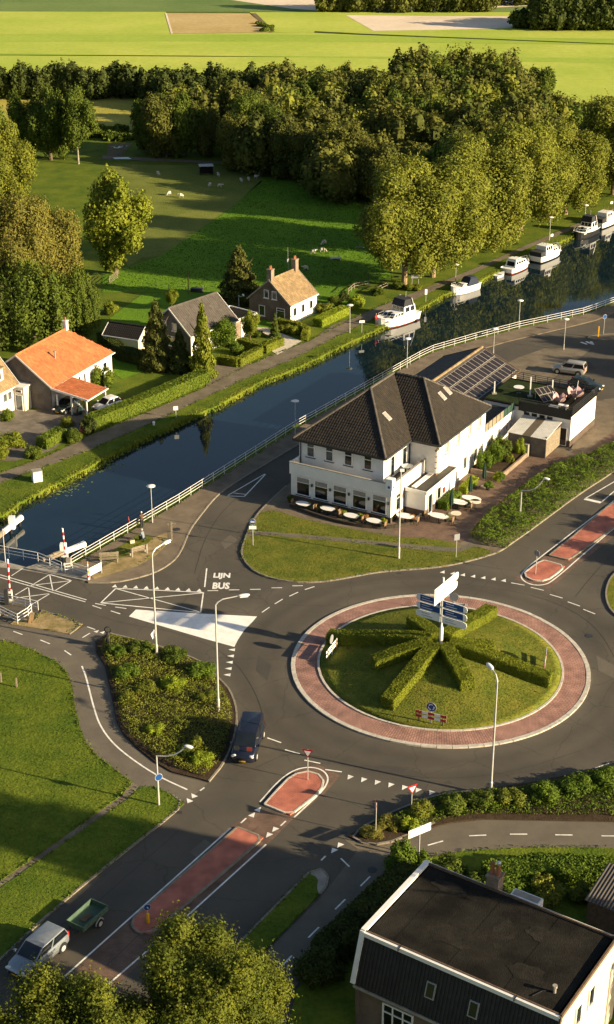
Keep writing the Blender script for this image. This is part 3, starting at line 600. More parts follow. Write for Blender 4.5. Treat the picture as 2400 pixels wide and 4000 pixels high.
# bridge deck and abutment
deck = B(); 
A0, A1, D0, D1 = G(100,2212), G(330,2268), G(-60,2395), G(60,2425)
struct(B().prism(GP([(-800,1990),(90,2212),(330,2270),(300,2300),(50,2425),(-800,2300)]), -.75, .004).build('bridge_deck', 'concrete'))
struct(B().prism(GP([(96,2222),(170,2198),(345,2232),(338,2272),(322,2270)]), -.4, .13).build('bridge_footway', 'concrete'))

# repairs, seams and drains in the roadway
for i_, (pts, m) in enumerate((([(690,2420),(730,2424),(725,2440),(684,2436)],'asphalt_new'),([(1010,2560),(1060,2600),(1045,2660),(1000,2620)],'asphalt_new'),([(1480,2990),(1590,3000),(1580,3022),(1470,3010)],'asphalt_new'),([(2330,2560),(2400,2600),(2400,2650),(2340,2620)],'asphalt_pale'),([(740,3330),(800,3280),(830,3300),(770,3352)],'asphalt_pale'),([(860,2120),(900,2090),(930,2110),(880,2145)],'asphalt_pale'),([(560,2330),(620,2334),(616,2346),(556,2342)],'asphalt_new'),([(2180,1420),(2300,1410),(2330,1440),(2200,1470)],'asphalt_new'))):
    mark('asphalt_patch', GP(pts), .014, m)
for a, b in (((1330,2322),(1330,2322)),): pass
for pth in ([(345,2395),(500,2440),(700,2470),(900,2560),(1000,2700),(1040,2840)], [(1010,3230),(850,3370),(640,3560),(420,3770)], [(700,3245),(500,3420),(250,3640)], [(1180,2310),(1350,2290),(1600,2270),(1900,2290),(2150,2340),(2330,2440),(2420,2600)], [(1000,3000),(1150,2930),(1400,3000),(1700,3050),(2000,3020),(2280,2930)], [(2250,2330),(2330,2230),(2430,2130)], [(760,2240),(800,2100),(880,1980),(1040,1850)]):
    o = band(pth, .035, 2, 'tar_seam'); o.data.materials.clear(); o.data.materials.append(MATS['tar']); o.location.z = -.006
for S in ((705,2160),(960,2215),(925,2885),(700,3175),(1345,3255),(1060,3690),(2060,2090),(1560,2240)):
    c = G(*S); o = B().box(-.22,.22,-.16,.16,0,.006).build('road_drain', 'dark_metal', road); o.location = (c.x, c.y, .012)
# ============================================================ BUILDINGS
def tiles(poly, m, parent, tw=.30, th=.36, name='roof_tile_courses', lift=.05):
    P_ = [Vector(p) for p in poly]; u = (P_[1]-P_[0]).normalized(); nn = (P_[1]-P_[0]).cross(P_[-1]-P_[0]).normalized()
    if nn.z < 0: nn = -nn
    v = nn.cross(u); 
    if v.z < 0: v = -v
    q = [((p-P_[0]).dot(u), (p-P_[0]).dot(v)) for p in P_]
    x0, x1 = min(a for a, _ in q), max(a for a, _ in q); y1 = max(b for _, b in q)
    gx = np.arange(x0, x1, tw); gy = np.arange(0, y1, th); X, Y = [a.ravel() for a in np.meshgrid(gx, gy)]
    k = inside(X+tw/2, Y+th/2, q); X, Y = X[k], Y[k]; n = len(X)
    O, U, V, N = [np.array(a) for a in (P_[0], u, v, nn)]
    j = rng.normal(0, .006, n)
    def pt(x, y, h): return O + x[:, None]*U + y[:, None]*V + (h+j)[:, None]*N
    one = np.ones(n)
    a = pt(X+.01, Y, lift*one*.7); a2 = pt(X+.01, Y, .0*one); b_ = pt(X+tw*.5, Y, lift*one*1.25); c = pt(X+tw-.02, Y, lift*one*.7); c2 = pt(X+tw-.02, Y, 0*one)
    d = pt(X+.01, Y+th*1.05, .012*one); e = pt(X+tw*.5, Y+th*1.05, .03*one); f = pt(X+tw-.02, Y+th*1.05, .012*one)
    Q = np.concatenate([np.stack([a, b_, e, d], 1), np.stack([b_, c, f, e], 1), np.stack([a2, c2, c, a], 1)], 0)
    o = obj(name, quads(name, Q), m, parent); o['kind'] = 'stuff'; return o
class Face:
    def __init__(s, p, ang):
        s.M = Matrix.Translation((*p, 0)) @ Matrix.Rotation(ang, 4, 'Z')      # x along wall, -y outward
    def box(s, b, s0, s1, d0, d1, z0, z1): return b.box(s0, s1, -d1, -d0, z0, z1, s.M)
def window(par, F, c, w_, z0, h, cols=1, transom=0, frame='white_paint', glass='glass', sill='white_paint', t=.07, blind=None, name='window'):
    b = B(); s0, s1, z1 = c-w_/2, c+w_/2, z0+h
    for a in ((s0, s0+t, z0, z1), (s1-t, s1, z0, z1)): F.box(b, a[0], a[1], .0, .09, a[2], a[3])
    for a in ((z0, z0+t), (z1-t, z1)): F.box(b, s0+t, s1-t, .0, .088, *a)
    for i in range(1, cols): x = s0 + w_*i/cols; F.box(b, x-t*.4, x+t*.4, .0, .08, z0+t, z1-t)
    if transom: F.box(b, s0+t, s1-t, .0, .078, z1-transom-t*.4, z1-transom+t*.4)
    o = b.build(name, frame, par)
    pb = B(); F.box(pb, s0+t*.5, s1-t*.5, .0, .022, z0+t*.5, z1-t*.5); pb.build('pane', glass, o)
    if blind: cb = B(); F.box(cb, s0+t, s1-t, .022, .032, z1-blind, z1-t); cb.build('curtain', 'curtain', o)
    if sill: sb = B(); F.box(sb, s0-.08, s1+.08, .0, .16, z0-.08, z0-.003); sb.build('sill', sill, o)
    return o
def wall(par, F, L_, z0, z1, m, th=.25, name='wall', s0=0): b = B(); F.box(b, s0, L_, -th, 0, z0, z1); return b.build(name, m, par)
def solid(par, name, m, poly, z0, z1): return B().prism(poly, z0, z1, True).build(name, m, par)
def rect(x0, x1, y0, y1): return [(x0, y0), (x1, y0), (x1, y1), (x0, y1)]
def frameb(par, name, m, x0, x1, y0, y1, z0, z1, t):    # hollow rectangular upstand
    b = B(); b.box(x0, x1, y0, y0+t, z0, z1); b.box(x0, x1, y1-t, y1, z0, z1); b.box(x0, x0+t, y0+t, y1-t, z0, z1); b.box(x1-t, x1, y0+t, y1-t, z0, z1)
    return b.build(name, m, par)
# ------------------------------------------------------------ hotel
H = thing('hotel_building', 'large white plastered hotel with dark hipped tile roof beside the canal', 'hotel', (8.0, 144.7, .1), R(-30))
YF, XR, XL = -1.35, 1.4, -10.4
EZ, RZ_ = 6.45, 10.8
gw = solid(H, 'ground_floor_wall', 'white_wall', rect(XL, XR, YF, 8), 0.0, 3.3)
solid(H, 'plinth', 'brick_dark', [(XL-.04, YF-.05), (XR+.05, YF-.05), (XR+.05, 1.6), (XR, 1.6), (XR, YF), (XL-.04, YF)], 0, .62)
frameb(H, 'balcony_parapet', 'white_wall', XL-.12, XR+.12, YF-.12, 8.0, 3.05, 4.35, .2)
solid(H, 'balcony_floor', 'roof_flat', rect(XL+.08, XR-.08, YF+.08, 7.8), 3.3, 3.36)
b = B(); b.box(XL-.16, XR+.16, YF-.16, YF+.1, 4.35, 4.41); b.box(XR-.1, XR+.16, YF+.1, 7.9, 4.35, 4.41); b.build('parapet_coping', 'concrete', H)
uw = solid(H, 'upper_wall', 'white_wall', [(XL, .4), (-.4, .4), (-.4, 6.3), (2.9, 6.3), (2.9, 18.5), (XL, 18.5)], 0.01, EZ)
# roof: front wing and cross wing, each hipped
E1 = [(-10.9, 0), (0, 0), (0, 5.9), (3.3, 5.9), (3.3, 18.9), (-10.9, 18.9)]
apA, apB, apC, apD = (-5.45, 6.9, RZ_), (-5.45, 12.4, RZ_), (-1.9, 12.4, RZ_), (-5.6, 12.4, RZ_)
e = lambda i: (*E1[i], EZ)
rf = B()
rf.add([e(0), e(1), apA], [(0, 1, 2)]); rf.add([e(1), e(2), apB, apA], [(0, 1, 2, 3)])
rf.add([e(2), e(3), apC, apB], [(0, 1, 2, 3)]); rf.add([e(3), e(4), apC], [(0, 1, 2)])
rf.add([e(4), e(5), apB, apC], [(0, 1, 2, 3)]); rf.add([e(5), e(0), apA, apB], [(0, 1, 2, 3)])
rf = rf.build('roof', 'roof_base_dark', H)
for pl_ in ([e(0), e(1), apA], [e(1), e(2), apB, apA], [e(2), e(3), apC, apB], [e(3), e(4), apC], [e(5), e(0), apA, apB]): tiles(pl_, 'roof_tile_dark', rf)
bb = B()
for i in range(6):
    a, c = Vector(e(i)), Vector(e((i+1) % 6)); bb.bar(a+Vector((0,0,-.12)), c+Vector((0,0,-.12)), .2, .26)
bb.build('gutter', 'dark_metal', rf)
solid(rf, 'soffit', 'black', [(x*.995, y) for x, y in E1], EZ-.27, EZ-.22)
def ridge(par, p, q, m, r=.13):
    p, q = Vector(p), Vector(q); n = max(1, int((q-p).length/.42)); b = B()
    for i in range(n):
        a = p.lerp(q, i/n); c = p.lerp(q, (i+.96)/n); b.tube([a+Vector((0,0,.03)), c+Vector((0,0,.05))], [r, r*1.12], 6)
    return b.build('ridge_tiles', m, par)
for p_, q_ in ((e(0), apA), (e(1), apA), (apA, apB), (apB, apC), (e(3), apC), (e(4), apC)): ridge(rf, p_, q_, 'roof_tile_grey')
def on_plane(p0, p1, p2, s, t):                      # point on a roof plane
    p0, p1, p2 = map(Vector, (p0, p1, p2)); return p0 + (p1-p0)*s + (p2-p0)*t
def skylight(par, P0, P1, PT, s, t, w_=.7, h=1.1, glass='glass_light', fm='galvanised'):
    c = on_plane(P0, P1, PT, s, t); u = (Vector(P1)-Vector(P0)).normalized(); nn = u.cross(Vector(PT)-Vector(P0)).normalized()
    if nn.z < 0: nn = -nn
    v = nn.cross(u); M = Matrix((u, v, nn)).transposed().to_4x4(); M.translation = c
    o = B().box(-w_/2, w_/2, -h/2, h/2, 0, .12, M).build('skylight', fm, par)
    B().box(-w_/2+.08, w_/2-.08, -h/2+.08, h/2-.08, .12, .135, M).build('pane', glass, o); return o
skylight(rf, e(1), e(2), apA, .33, .50, glass='curtain')
skylight(rf, e(3), e(4), apC, .22, .60, glass='curtain'); skylight(rf, e(3), e(4), apC, .33, .62, glass='curtain')
# windows
FF = Face((XL, YF), 0); UF = Face((XL, .4), 0); RF = Face((-.4, .4), R(90)); RG = Face((XR, YF), R(90)); BF = Face((2.9, 6.3), R(90)); BS = Face((-.4, 6.3), 0)
for x in (-8.9, -6.72, -4.5, -2.2, .1):
    window(H, FF, x-XL, 1.62, .85, 2.05, transom=.62, blind=.66, name='ground_floor_window', sill='dark_metal')
    lb = B(); FF.box(lb, x-XL+1.02, x-XL+1.16, .02, .2, 2.1, 2.38); lb.build('wall_lantern', 'dark_metal', H)
for x in (-9.0, -6.75, -4.5, -2.2):
    window(H, UF, x-XL, .98, 4.55, 1.62, transom=.5, name='upper_window', sill='dark_metal', t=.1, glass='glass' if x > -6 else 'glass_light')
window(H, RF, 1.9, .9, 3.5, 2.3, name='balcony_door', sill=None); window(H, RF, 4.6, .9, 3.5, 2.3, name='balcony_door', sill=None)
window(H, RG, 1.5, .9, .9, 1.9, transom=.5); 
for y, z in ((2.2, 4.6), (5.0, 4.6), (8.0, 4.6), (10.6, 4.6)): window(H, BF, y, .8, z, 1.3, sill='concrete', glass='curtain')
for y in (4.2, 7.0, 9.8): window(H, BF, y, .9, .9 if y > 4.5 else .15, 1.5 if y > 4.5 else 2.1, sill=None, glass='glass_light' if y > 4.5 else 'glass')
# vertical sign of four round white panels on the corner of the cross wing
sgn = B().box(2.93, 3.13, 5.55, 6.22, 3.1, 6.0).build('hanging_sign', 'wood_brown', H)
for i in range(4): B().box(3.13, 3.16, 5.62, 6.15, 3.35+i*.64, 3.87+i*.64).build('sign_panel', 'sign_white', sgn); B().box(2.95, 3.11, 5.52, 5.55, 3.35+i*.64, 3.87+i*.64).build('sign_panel', 'sign_white', sgn)
# corner sign on the balcony
cs = B().box(XR-.55, XR+.2, YF-.2, YF+.5, 3.75, 4.95).build('corner_sign', 'sign_white', H)
B().box(XR-.28, XR-.05, YF-.225, YF-.2, 3.95, 4.2).build('emblem', 'sign_blue', cs); B().box(XR+.2, XR+.222, YF+.0, YF+.24, 3.95, 4.2).build('emblem', 'sign_blue', cs)
# drainpipes
for x, y in ((-10.2, .33), (-.32, 6.2), (1.46, 1.55)): B().tube([(x, y, 3.4 if x < 1 else 0), (x, y, EZ-.1 if x < 1 else 3.2)], .06, 6).build('drainpipe', 'dark_metal', H)
# balcony whirlpool tub / table
bt = B().lathe([(.1, 0), (.12, .6), (.62, .64), (.62, .70)], 14, (.35, 4.4, 3.37)); tag(bt.build('balcony_table', 'white_paint', None, (8.0, 144.7, .1), R(-30)), 'round white table on the hotel side balcony', 'table')
# entrance porch
solid(H, 'porch_wall', 'white_wall', rect(XR+.01, 3.8, 1.8, 9.0), 0, 2.72); solid(H, 'porch_roof', 'roof_flat', rect(XR+.01, 3.95, 1.65, 9.1), 2.72, 2.86)
frameb(H, 'porch_fascia', 'white_paint', XR+.02, 4.02, 1.58, 9.15, 2.6, 2.95, .1)
solid(H, 'porch_plinth', 'brick_dark', rect(XR+.02, 3.84, 1.76, 9.04), 0, .7)
PF = Face((3.84, 1.8), R(90)); window(H, PF, .9, .95, .1, 2.2, name='entrance_door', sill=None, frame='white_paint')
window(H, PF, 3.0, .9, .9, 1.4, sill=None); pb = B(); PF.box(pb, 4.1, 4.65, .01, .05, 1.1, 1.7); pb.build('menu_board', 'hull_red', H)
B().box(2.0, 2.5, 2.1, 8.4, 2.87, 2.98).build('roof_light', 'white_paint', H)
# low link wing with roof terrace screen
solid(H, 'link_wing_wall', 'white_wall', rect(-4, 2.9, 18.5, 27), 0, 3.3); solid(H, 'terrace_floor', 'roof_flat', rect(-3.9, 2.8, 18.6, 26.9), 3.3, 3.35)
LF = Face((2.9, 18.5), R(90))
for i in range(8):
    sb = B(); LF.box(sb, i*1.05+.06, i*1.05+1.0, -.06, 0, 3.32, 4.25); sb.build('screen_panel', 'wood_grey' if i < 5 else 'cloth_green', H)
    sb = B(); LF.box(sb, i*1.05-.03, i*1.05+.04, -.08, .03, 3.3, 4.4); sb.build('screen_post', 'dark_metal', H)
for y, w_ in ((2.0, .7), (4.0, .7), (6.2, .45), (7.4, .45)): window(H, LF, y, w_, 1.5, 1.0, cols=2 if w_ > .6 else 1, sill=None, t=.05)
# annex with black-screened roof terrace
AX0, AX1, AY0, AY1 = -1.0, 9.8, 27.0, 35.0
solid(H, 'annex_wall', 'white_wall', rect(AX0, AX1, AY0, AY1), 0, 3.75); solid(H, 'annex_plinth', 'brick_dark', rect(AX0, AX1+.05, AY0-.05, AY1), 0, .75)
solid(H, 'annex_roof', 'roof_felt', rect(AX0-.1, AX1+.1, AY0-.1, AY1+.1), 3.75, 3.9)
AF = Face((AX0, AY0), 0)
for i in range(4): window(H, AF, 5.4+i*.95, .82, 2.15, 1.2, sill=None, t=.06)
window(H, AF, 9.95, .95, 0.05, 2.2, name='back_door', glass='black', sill=None)
solid(H, 'artificial_turf', 'turf', rect(AX0, 5.0, AY0+.2, AY1-.3), 3.9, 3.93)
for (x0, x1, y0, y1) in ((3.4, AX1+.1, AY0-.12, AY0-.06), (AX1+.05, AX1+.11, AY0-.1, AY1), (AX0, AX1, AY1, AY1+.06)):
    n = max(2, round(max(x1-x0, y1-y0)/1.6))
    for i in range(n+1):
        x, y = x0+(x1-x0)*i/n, y0+(y1-y0)*i/n; B().box(x-.03, x+.03, y-.03, y+.03, 3.9, 4.85).build('railing_post', 'black', H)
    for z in (4.1, 4.35, 4.6, 4.82): B().box(x0, x1, y0, y1, z-.02, z+.025).build('railing_rail', 'dark_metal', H)
B().box(3.4, AX1, AY0-.14, AY0-.12, 3.35, 4.45).build('terrace_screen', 'black', H)
B().tube([(3.6, AY0-.08, 3.4), (4.7, AY0-.08, 3.2), (4.85, AY0-.08, 2.6), (4.85, AY0-.08, 0.2)], .06, 6).build('drainpipe', 'dark_metal', H)
# carport against the annex
cp = thing('bike_shed', 'timber shed with white and brown corrugated roof beside the white annex', 'shed', (8.0, 144.7, .12), R(-30))
for i in range(24):
    x0 = 4.0+i*.2; x1 = x0+.2; b = B()
    b.quad((x0, 22.3, 2.28), (x0+.1, 22.3, 2.35), (x0+.1, 26.85, 2.95), (x0, 26.85, 2.88)); b.quad((x0+.1, 22.3, 2.35), (x1, 22.3, 2.28), (x1, 26.85, 2.88), (x0+.1, 26.85, 2.95))
    b.build('roof_sheet', 'corrugated_dark' if 9 <= i < 14 else 'corrugated', cp)
solid(cp, 'front_wall', 'brick_grey', rect(4.1, 8.7, 22.45, 22.57), 0, 2.26)
for i in range(11): B().box(8.64, 8.7, 22.6, 26.8, .1+i*.21, .27+i*.21).build('side_plank', 'wood_grey', cp)
for y in (22.7, 24.7, 26.7): B().box(8.5, 8.62, y-.06, y+.06, 0, 2.5).build('post', 'wood_brown', cp)
# solar-panel roofed wing
S_ = thing('solar_roof_wing', 'low white wing behind the hotel, its brown roof covered in solar panels', 'building', (8.0, 144.7, .1), R(-30))
SX0, SX1, SXM, SY0, SY1, SE, SR = -12.4, -2.0, -7.1, 20.5, 40.0, 3.1, 5.25
solid(S_, 'wall', 'white_wall', rect(SX0+.3, SX1-.3, SY0+.2, SY1-.2), 0, SE)
b = B(); b.quad((SX1, SY0, SE), (SX1, SY1, SE), (SXM, SY1, SR), (SXM, SY0, SR)); b.quad((SX0, SY1, SE), (SX0, SY0, SE), (SXM, SY0, SR), (SXM, SY1, SR))
b.add([(SX0, SY1-.2, SE), (SX1, SY1-.2, SE), (SXM, SY1-.2, SR-.05)], [(0, 1, 2)]); b.add([(SX0, SY0+.2, SE), (SX1, SY0+.2, SE), (SXM, SY0+.2, SR-.05)], [(0, 2, 1)])
srf = b.build('roof', 'roof_base_tan', S_)
tiles([(SX1, SY0, SE), (SX1, SY1, SE), (SXM, SY1, SR), (SXM, SY0, SR)], 'roof_tile_grey', srf); tiles([(SX0, SY1, SE), (SX0, SY0, SE), (SXM, SY0, SR), (SXM, SY1, SR)], 'roof_tile_grey', srf)
ridge(srf, (SXM, SY0, SR), (SXM, SY1, SR), 'roof_tile_tan', .15)
B().bar((SX1+.05, SY0, SE-.06), (SX1+.05, SY1, SE-.06), .14, .14).build('gutter', 'wood_brown', srf); B().bar((SXM, SY1, SR), (SX1, SY1, SE), .12, .22).build('bargeboard', 'wood_brown', srf); B().bar((SXM, SY1, SR), (SX0, SY1, SE), .12, .22).build('bargeboard', 'wood_brown', srf)
uS = Vector((SXM-SX1, 0, SR-SE)); lS = uS.length; uS.normalize(); nS = Vector((0, 1, 0)).cross(uS); nS = nS if nS.z > 0 else -nS
MS = Matrix((Vector((0, 1, 0)), uS, nS)).transposed().to_4x4(); MS.translation = Vector((SX1, SY0, SE))
pnl = B().box(0, .98, 0, 1.5, .08, .12).mesh('solar_panel'); pnl.materials.append(MATS['solar_frame'])
cel = B().box(.035, .945, .04, 1.46, .121, .126).mesh('solar_cells'); cel.materials.append(MATS['solar_cell'])
for r_ in range(3):
    for c_ in range(18):
        o = bpy.data.objects.new('solar_panel', pnl); C.objects.link(o); o.parent = S_; o.matrix_local = MS @ Matrix.Translation((.6+c_*1.02+(.0 if r_ < 2 else .2), .22+r_*1.66, 0))
        k = bpy.data.objects.new('solar_cells', cel); C.objects.link(k); k.parent = o
FS = Face((SX1-.3, SY0+.2), R(90))
for y in (9.5, 12.5, 15.5): window(S_, FS, y, 1.0, 1.0, 1.2, sill=None)
# loose solar array on the annex roof
la = thing('solar_array', 'tilted rack of solar panels standing on the annex roof terrace', 'solar panel', (8.0, 144.7, .1), R(-30))
Ml = Matrix.Translation((5.6, 29.0, 4.0)) @ Matrix.Rotation(R(62), 4, 'Z') @ Matrix.Rotation(R(30), 4, 'X')
for i in range(4):
    for j in range(2):
        o = B().box(i*.62, i*.62+.6, j*1.05, j*1.05+1.02, .02, .06, Ml).build('panel', 'solar_frame', la); B().box(i*.62+.03, i*.62+.57, j*1.05+.03, j*1.05+.99, .061, .066, Ml).build('solar_cells', 'solar_cell', o)
b = B()
for i in (0.2, 2.2): p_ = Ml @ Vector((i, 2.0, 0)); b.bar((p_.x, p_.y, 3.92), p_, .06)
b.build('rack', 'galvanised', la)
# ------------------------------------------------------------ generic gabled house
def gable_house(name, label, o, ang, L_, W_, ez, rz_, wm, tm, bm_, hip=0, tw=.30, oh=.3, wmats=None, cat='house'):
    T = thing(name, label, cat, (o.x, o.y, 0), ang)
    b = B().prism(rect(oh, L_-oh, oh, W_-oh), 0, ez, True)
    zt = ez+(rz_-ez)*(1-oh/(W_/2))
    hw = L_-oh if not hip else None
    b.add([(oh, oh, ez), (oh, W_-oh, ez), (oh, W_/2, zt+.05)], [(0, 2, 1)])
    if not hip: b.add([(L_-oh, oh, ez), (L_-oh, W_-oh, ez), (L_-oh, W_/2, zt+.05)], [(0, 1, 2)])
    b.build('wall', wm, T)
    r0, r1 = (0, W_/2, rz_), (L_-hip, W_/2, rz_)
    a, b2, c, d = (0, 0, ez), (L_, 0, ez), (L_, W_, ez), (0, W_, ez)
    q = B(); q.quad(a, b2, r1, r0); q.quad(c, d, r0, r1)
    if hip: q.add([b2, c, r1], [(0, 1, 2)])
    rfo = q.build('roof', bm_, T)
    tiles([a, b2, r1, r0], tm, rfo, tw); tiles([c, d, r0, r1], tm, rfo, tw)
    if hip: tiles([b2, c, r1], tm, rfo, tw)
    ridge(rfo, r0, r1, tm, .12)
    for yy in (-.05, W_+.05): B().bar((0, yy, ez-.03), (L_, yy, ez-.03), .12, .12).build('gutter', 'white_paint', rfo)
    for xx in ((-.02,) if hip else (-.02, L_+.02)):
        for yy in (0, W_): B().bar((xx, yy, ez-.02), (xx, W_/2, rz_-.02), .05, .2).build('bargeboard', 'white_paint' if wm != 'brick_wall' else 'concrete', rfo)
    return T, rfo
def chimney(par, x, y, z0, z1, w_=.6, m='brick_buff', pots=2):
    o = B().box(x-w_/2, x+w_/2, y-w_/2, y+w_/2, z0, z1).box(x-w_/2-.06, x+w_/2+.06, y-w_/2-.06, y+w_/2+.06, z1, z1+.12).build('chimney', m, par)
    for i in range(pots): B().lathe([(.1, 0), (.12, .05), (.09, .4), (.11, .45)], 8, (x+(-.14 if i else .14)*(pots > 1), y, z1+.12)).build('chimney_pot', 'terracotta', o)
    return o
# orange barn
OA = 65.5
T, rO = gable_house('orange_roofed_barn', 'long barn house with big orange tiled roof and white side wall', G(202,1518,3), R(OA), 14.6, 9.8, 3.0, 6.5, 'white_wall', 'roof_tile_orange', 'roof_base_orange', hip=3.4)
b = B().prism(rect(.18, .32, .3, 9.5), 0, 3.0); b.add([(.18, .3, 3.0), (.18, 9.5, 3.0), (.18, 4.9, 6.25)], [(0, 2, 1)]); b.build('stone_gable', 'brick_grey', T)
chimney(rO, 11.2, 4.9, 6.2, 7.5, .5, 'white_paint', 1)
B().tube([(5.0, 2.6, 4.8), (5.0, 2.6, 5.7)], .1, 8).lathe([(.16, 0), (.2, .2)], 8, (5.0, 2.6, 5.65)).build('vent_pipe', 'concrete', rO)
FO = Face((.3, .3), 0)
for x in (6.2, 7.4): window(T, FO, x, .5, 1.2, 1.2, sill=None)
window(T, FO, 12.2, .9, 1.1, 1.2)
# carport lean-to
b = B().box(0, 4.6, -5.0, .05, -.06, 0, Matrix.Translation((0, 0, 3.0)) @ Matrix.Rotation(math.atan2(.72, 5.0), 4, 'X')); lt = b.build('carport_roof', 'roof_base_orange', T)
tiles([(0, -5.0, 2.3), (4.6, -5.0, 2.3), (4.6, 0, 3.02), (0, 0, 3.02)], 'roof_tile_orange', lt)
b = B().bar((-.04, .1, 2.98), (-.04, -5.0, 2.26), .08, .24); b.bar((-.04, -5.04, 2.24), (4.6, -5.04, 2.24), .1, .14); b.build('fascia', 'white_paint', lt)
for x, y in ((.15, -4.7), (.15, -2.6), (4.4, -4.7), (.15, -.6)): B().box(x-.08, x+.08, y-.08, y+.08, 0, 2.3).build('carport_post', 'white_paint', T)
B().bar((.15, -3.0, 1.9), (.15, -4.4, .9), .1).build('brace', 'white_paint', T)
# glazed porch on the gable
solid(T, 'porch', 'cream_wall', rect(-1.3, .17, 3.2, 7.2), 0, 3.0); solid(T, 'porch_roof', 'white_paint', rect(-1.5, .17, 3.0, 7.4), 3.0, 3.15)
PG = Face((-1.3, 7.2), R(-90))
for s_ in (.75, 2.0): window(T, PG, s_, 1.1, .7, 1.35, sill=None, glass='glass')
window(T, PG, 3.3, 1.0, .05, 2.0, sill=None, glass='glass_light', name='porch_door')
for s_ in (.7, 2.0, 3.3): window(T, PG, s_, .9, 2.35, .35, sill=None, t=.05)
# white house at the left edge
W1 = G(84,1594); dW = Vector((math.cos(R(62)), math.sin(R(62)), 0)); oW = W1 - dW*10
T, rW = gable_house('white_house', 'white rendered house with tan tiled roof and dormer at the left edge', oW, R(62), 10, 8.2, 3.1, 7.6, 'white_wall', 'roof_tile_tan', 'roof_base_tan')
FW = Face((0, .3), 0)
for x in (7.4, 8.3): window(T, FW, x, .8, 1.6, 1.1, sill=None, glass='glass_light')
window(T, FW, 4.5, 1.2, .9, 1.5)
dm = solid(rW, 'dormer', 'white_paint', rect(5.6, 8.2, .9, 3.0), 3.9, 5.6); B().box(5.4, 8.4, .75, 3.4, 5.6, 5.75).build('dormer_roof', 'roof_tile_tan', rW)
FD = Face((5.6, .9), 0); window(rW, FD, .9, .7, 4.3, 1.0, sill=None); window(rW, FD, 1.8, .7, 4.3, 1.0, sill=None)
chimney(rW, 8.9, 4.1, 7.2, 8.6, .6, 'brick_buff')
# dark-tiled house
T, rT = gable_house('dark_roofed_house', 'dark grey tiled house with grey brick gable behind the garden conifers', G(745,1317,2.8), R(50), 9.4, 7.9, 2.8, 5.95, 'brick_grey', 'roof_tile_grey', 'roof_base_grey', tw=.34)
b = B(); FT = Face((.3, .3), 0); FT.box(b, 0, 8.8, .0, .05, 0, 2.78); b.build('white_front', 'white_wall', T); FTw = Face((.3, .24), 0)
window(T, FTw, 2.0, 1.6, .8, 1.4, cols=2); window(T, FTw, 5.5, 1.6, .8, 1.4, cols=2); window(T, FTw, 7.7, .95, .05, 2.1, name='front_door', sill=None)
FG = Face((.3, 7.6), R(-90))
for s_ in (2.5, 4.4): window(T, FG, s_, .85, 2.9, 1.1, glass='glass_light')
window(T, FG, 4.0, 2.0, .7, 1.4, cols=2, glass='glass')
B().tube([(5.0, 2.4, 4.6), (5.0, 2.4, 5.35)], .09, 8).lathe([(.17, 0), (.05, .22)], 8, (5.0, 2.4, 5.3)).build('vent_pipe', 'concrete', rT)
solid(T, 'garage_wall', 'brick_buff', rect(9.2, 13.4, .5, 5.2), 0, 2.6); solid(T, 'garage_roof', 'roof_felt', rect(9.1, 13.5, .4, 5.3), 2.6, 2.7); frameb(T, 'garage_fascia', 'white_paint', 9.12, 13.6, .3, 5.4, 2.45, 2.85, .12)
FGa = Face((9.2, .5), 0); window(T, FGa, 2.2, 2.2, .05, 2.1, name='garage_door', glass='white_paint', sill=None)
# tan-roofed brick house
T, rB = gable_house('brick_cottage', 'brown brick cottage with tan tiled roof, two chimneys and white side wall', G(1136,1197,2.8), R(57), 7.2, 7.4, 2.8, 6.0, 'brick_wall', 'roof_tile_tan', 'roof_base_tan', oh=.2)
b = B(); FB = Face((.2, .2), 0); FB.box(b, 0, 6.8, .0, .05, 0.0, 2.78); b.build('white_front', 'white_wall', T); FBw = Face((.2, .14), 0)
for s_ in (1.0, 3.1, 5.2): window(T, FBw, s_, .75, 1.1, 1.2, sill='concrete', t=.05)
FGb = Face((.2, 7.2), R(-90))
for s_ in (3.0, 4.35): window(T, FGb, s_, .8, 3.3, 1.2, glass='glass_light')
window(T, FGb, 5.4, 1.4, .6, 1.6, transom=.4); window(T, FGb, 2.2, 1.0, .6, 1.5)
chimney(rB, .5, 3.7, 5.6, 7.4, .75); chimney(rB, 6.7, 3.7, 5.6, 7.4, .75)
B().tube([(6.2, 4.5, 5.6), (6.1, 4.5, 9.2)], .03, 5).box(5.85, 6.35, 4.42, 4.58, 7.1, 7.5).build('aerial', 'grey_metal', rB)
# dark shed
T, rS = gable_house('garden_shed', 'low dark-roofed shed with white gable end behind the hedge', G(399,1308,2.0), R(-24), 5.6, 3.8, 2.0, 3.3, 'cream_wall', 'roof_base_dark', 'roof_base_dark', oh=.15, cat='shed')
# field shelter
fs_ = thing('field_shelter', 'small black field shelter with pale flat roof in the sheep pasture', 'shelter', G(806,680), R(8))
solid(fs_, 'roof', 'corrugated', rect(-1.4, 1.4, -1.1, 1.1), 1.75, 1.85)
for x0, x1, y0, y1 in ((-1.3, -1.2, -1, 1), (1.2, 1.3, -1, 1), (-1.2, 1.2, .9, 1)): solid(fs_, 'side_board', 'black', rect(x0, x1, y0, y1), 0, 1.74)
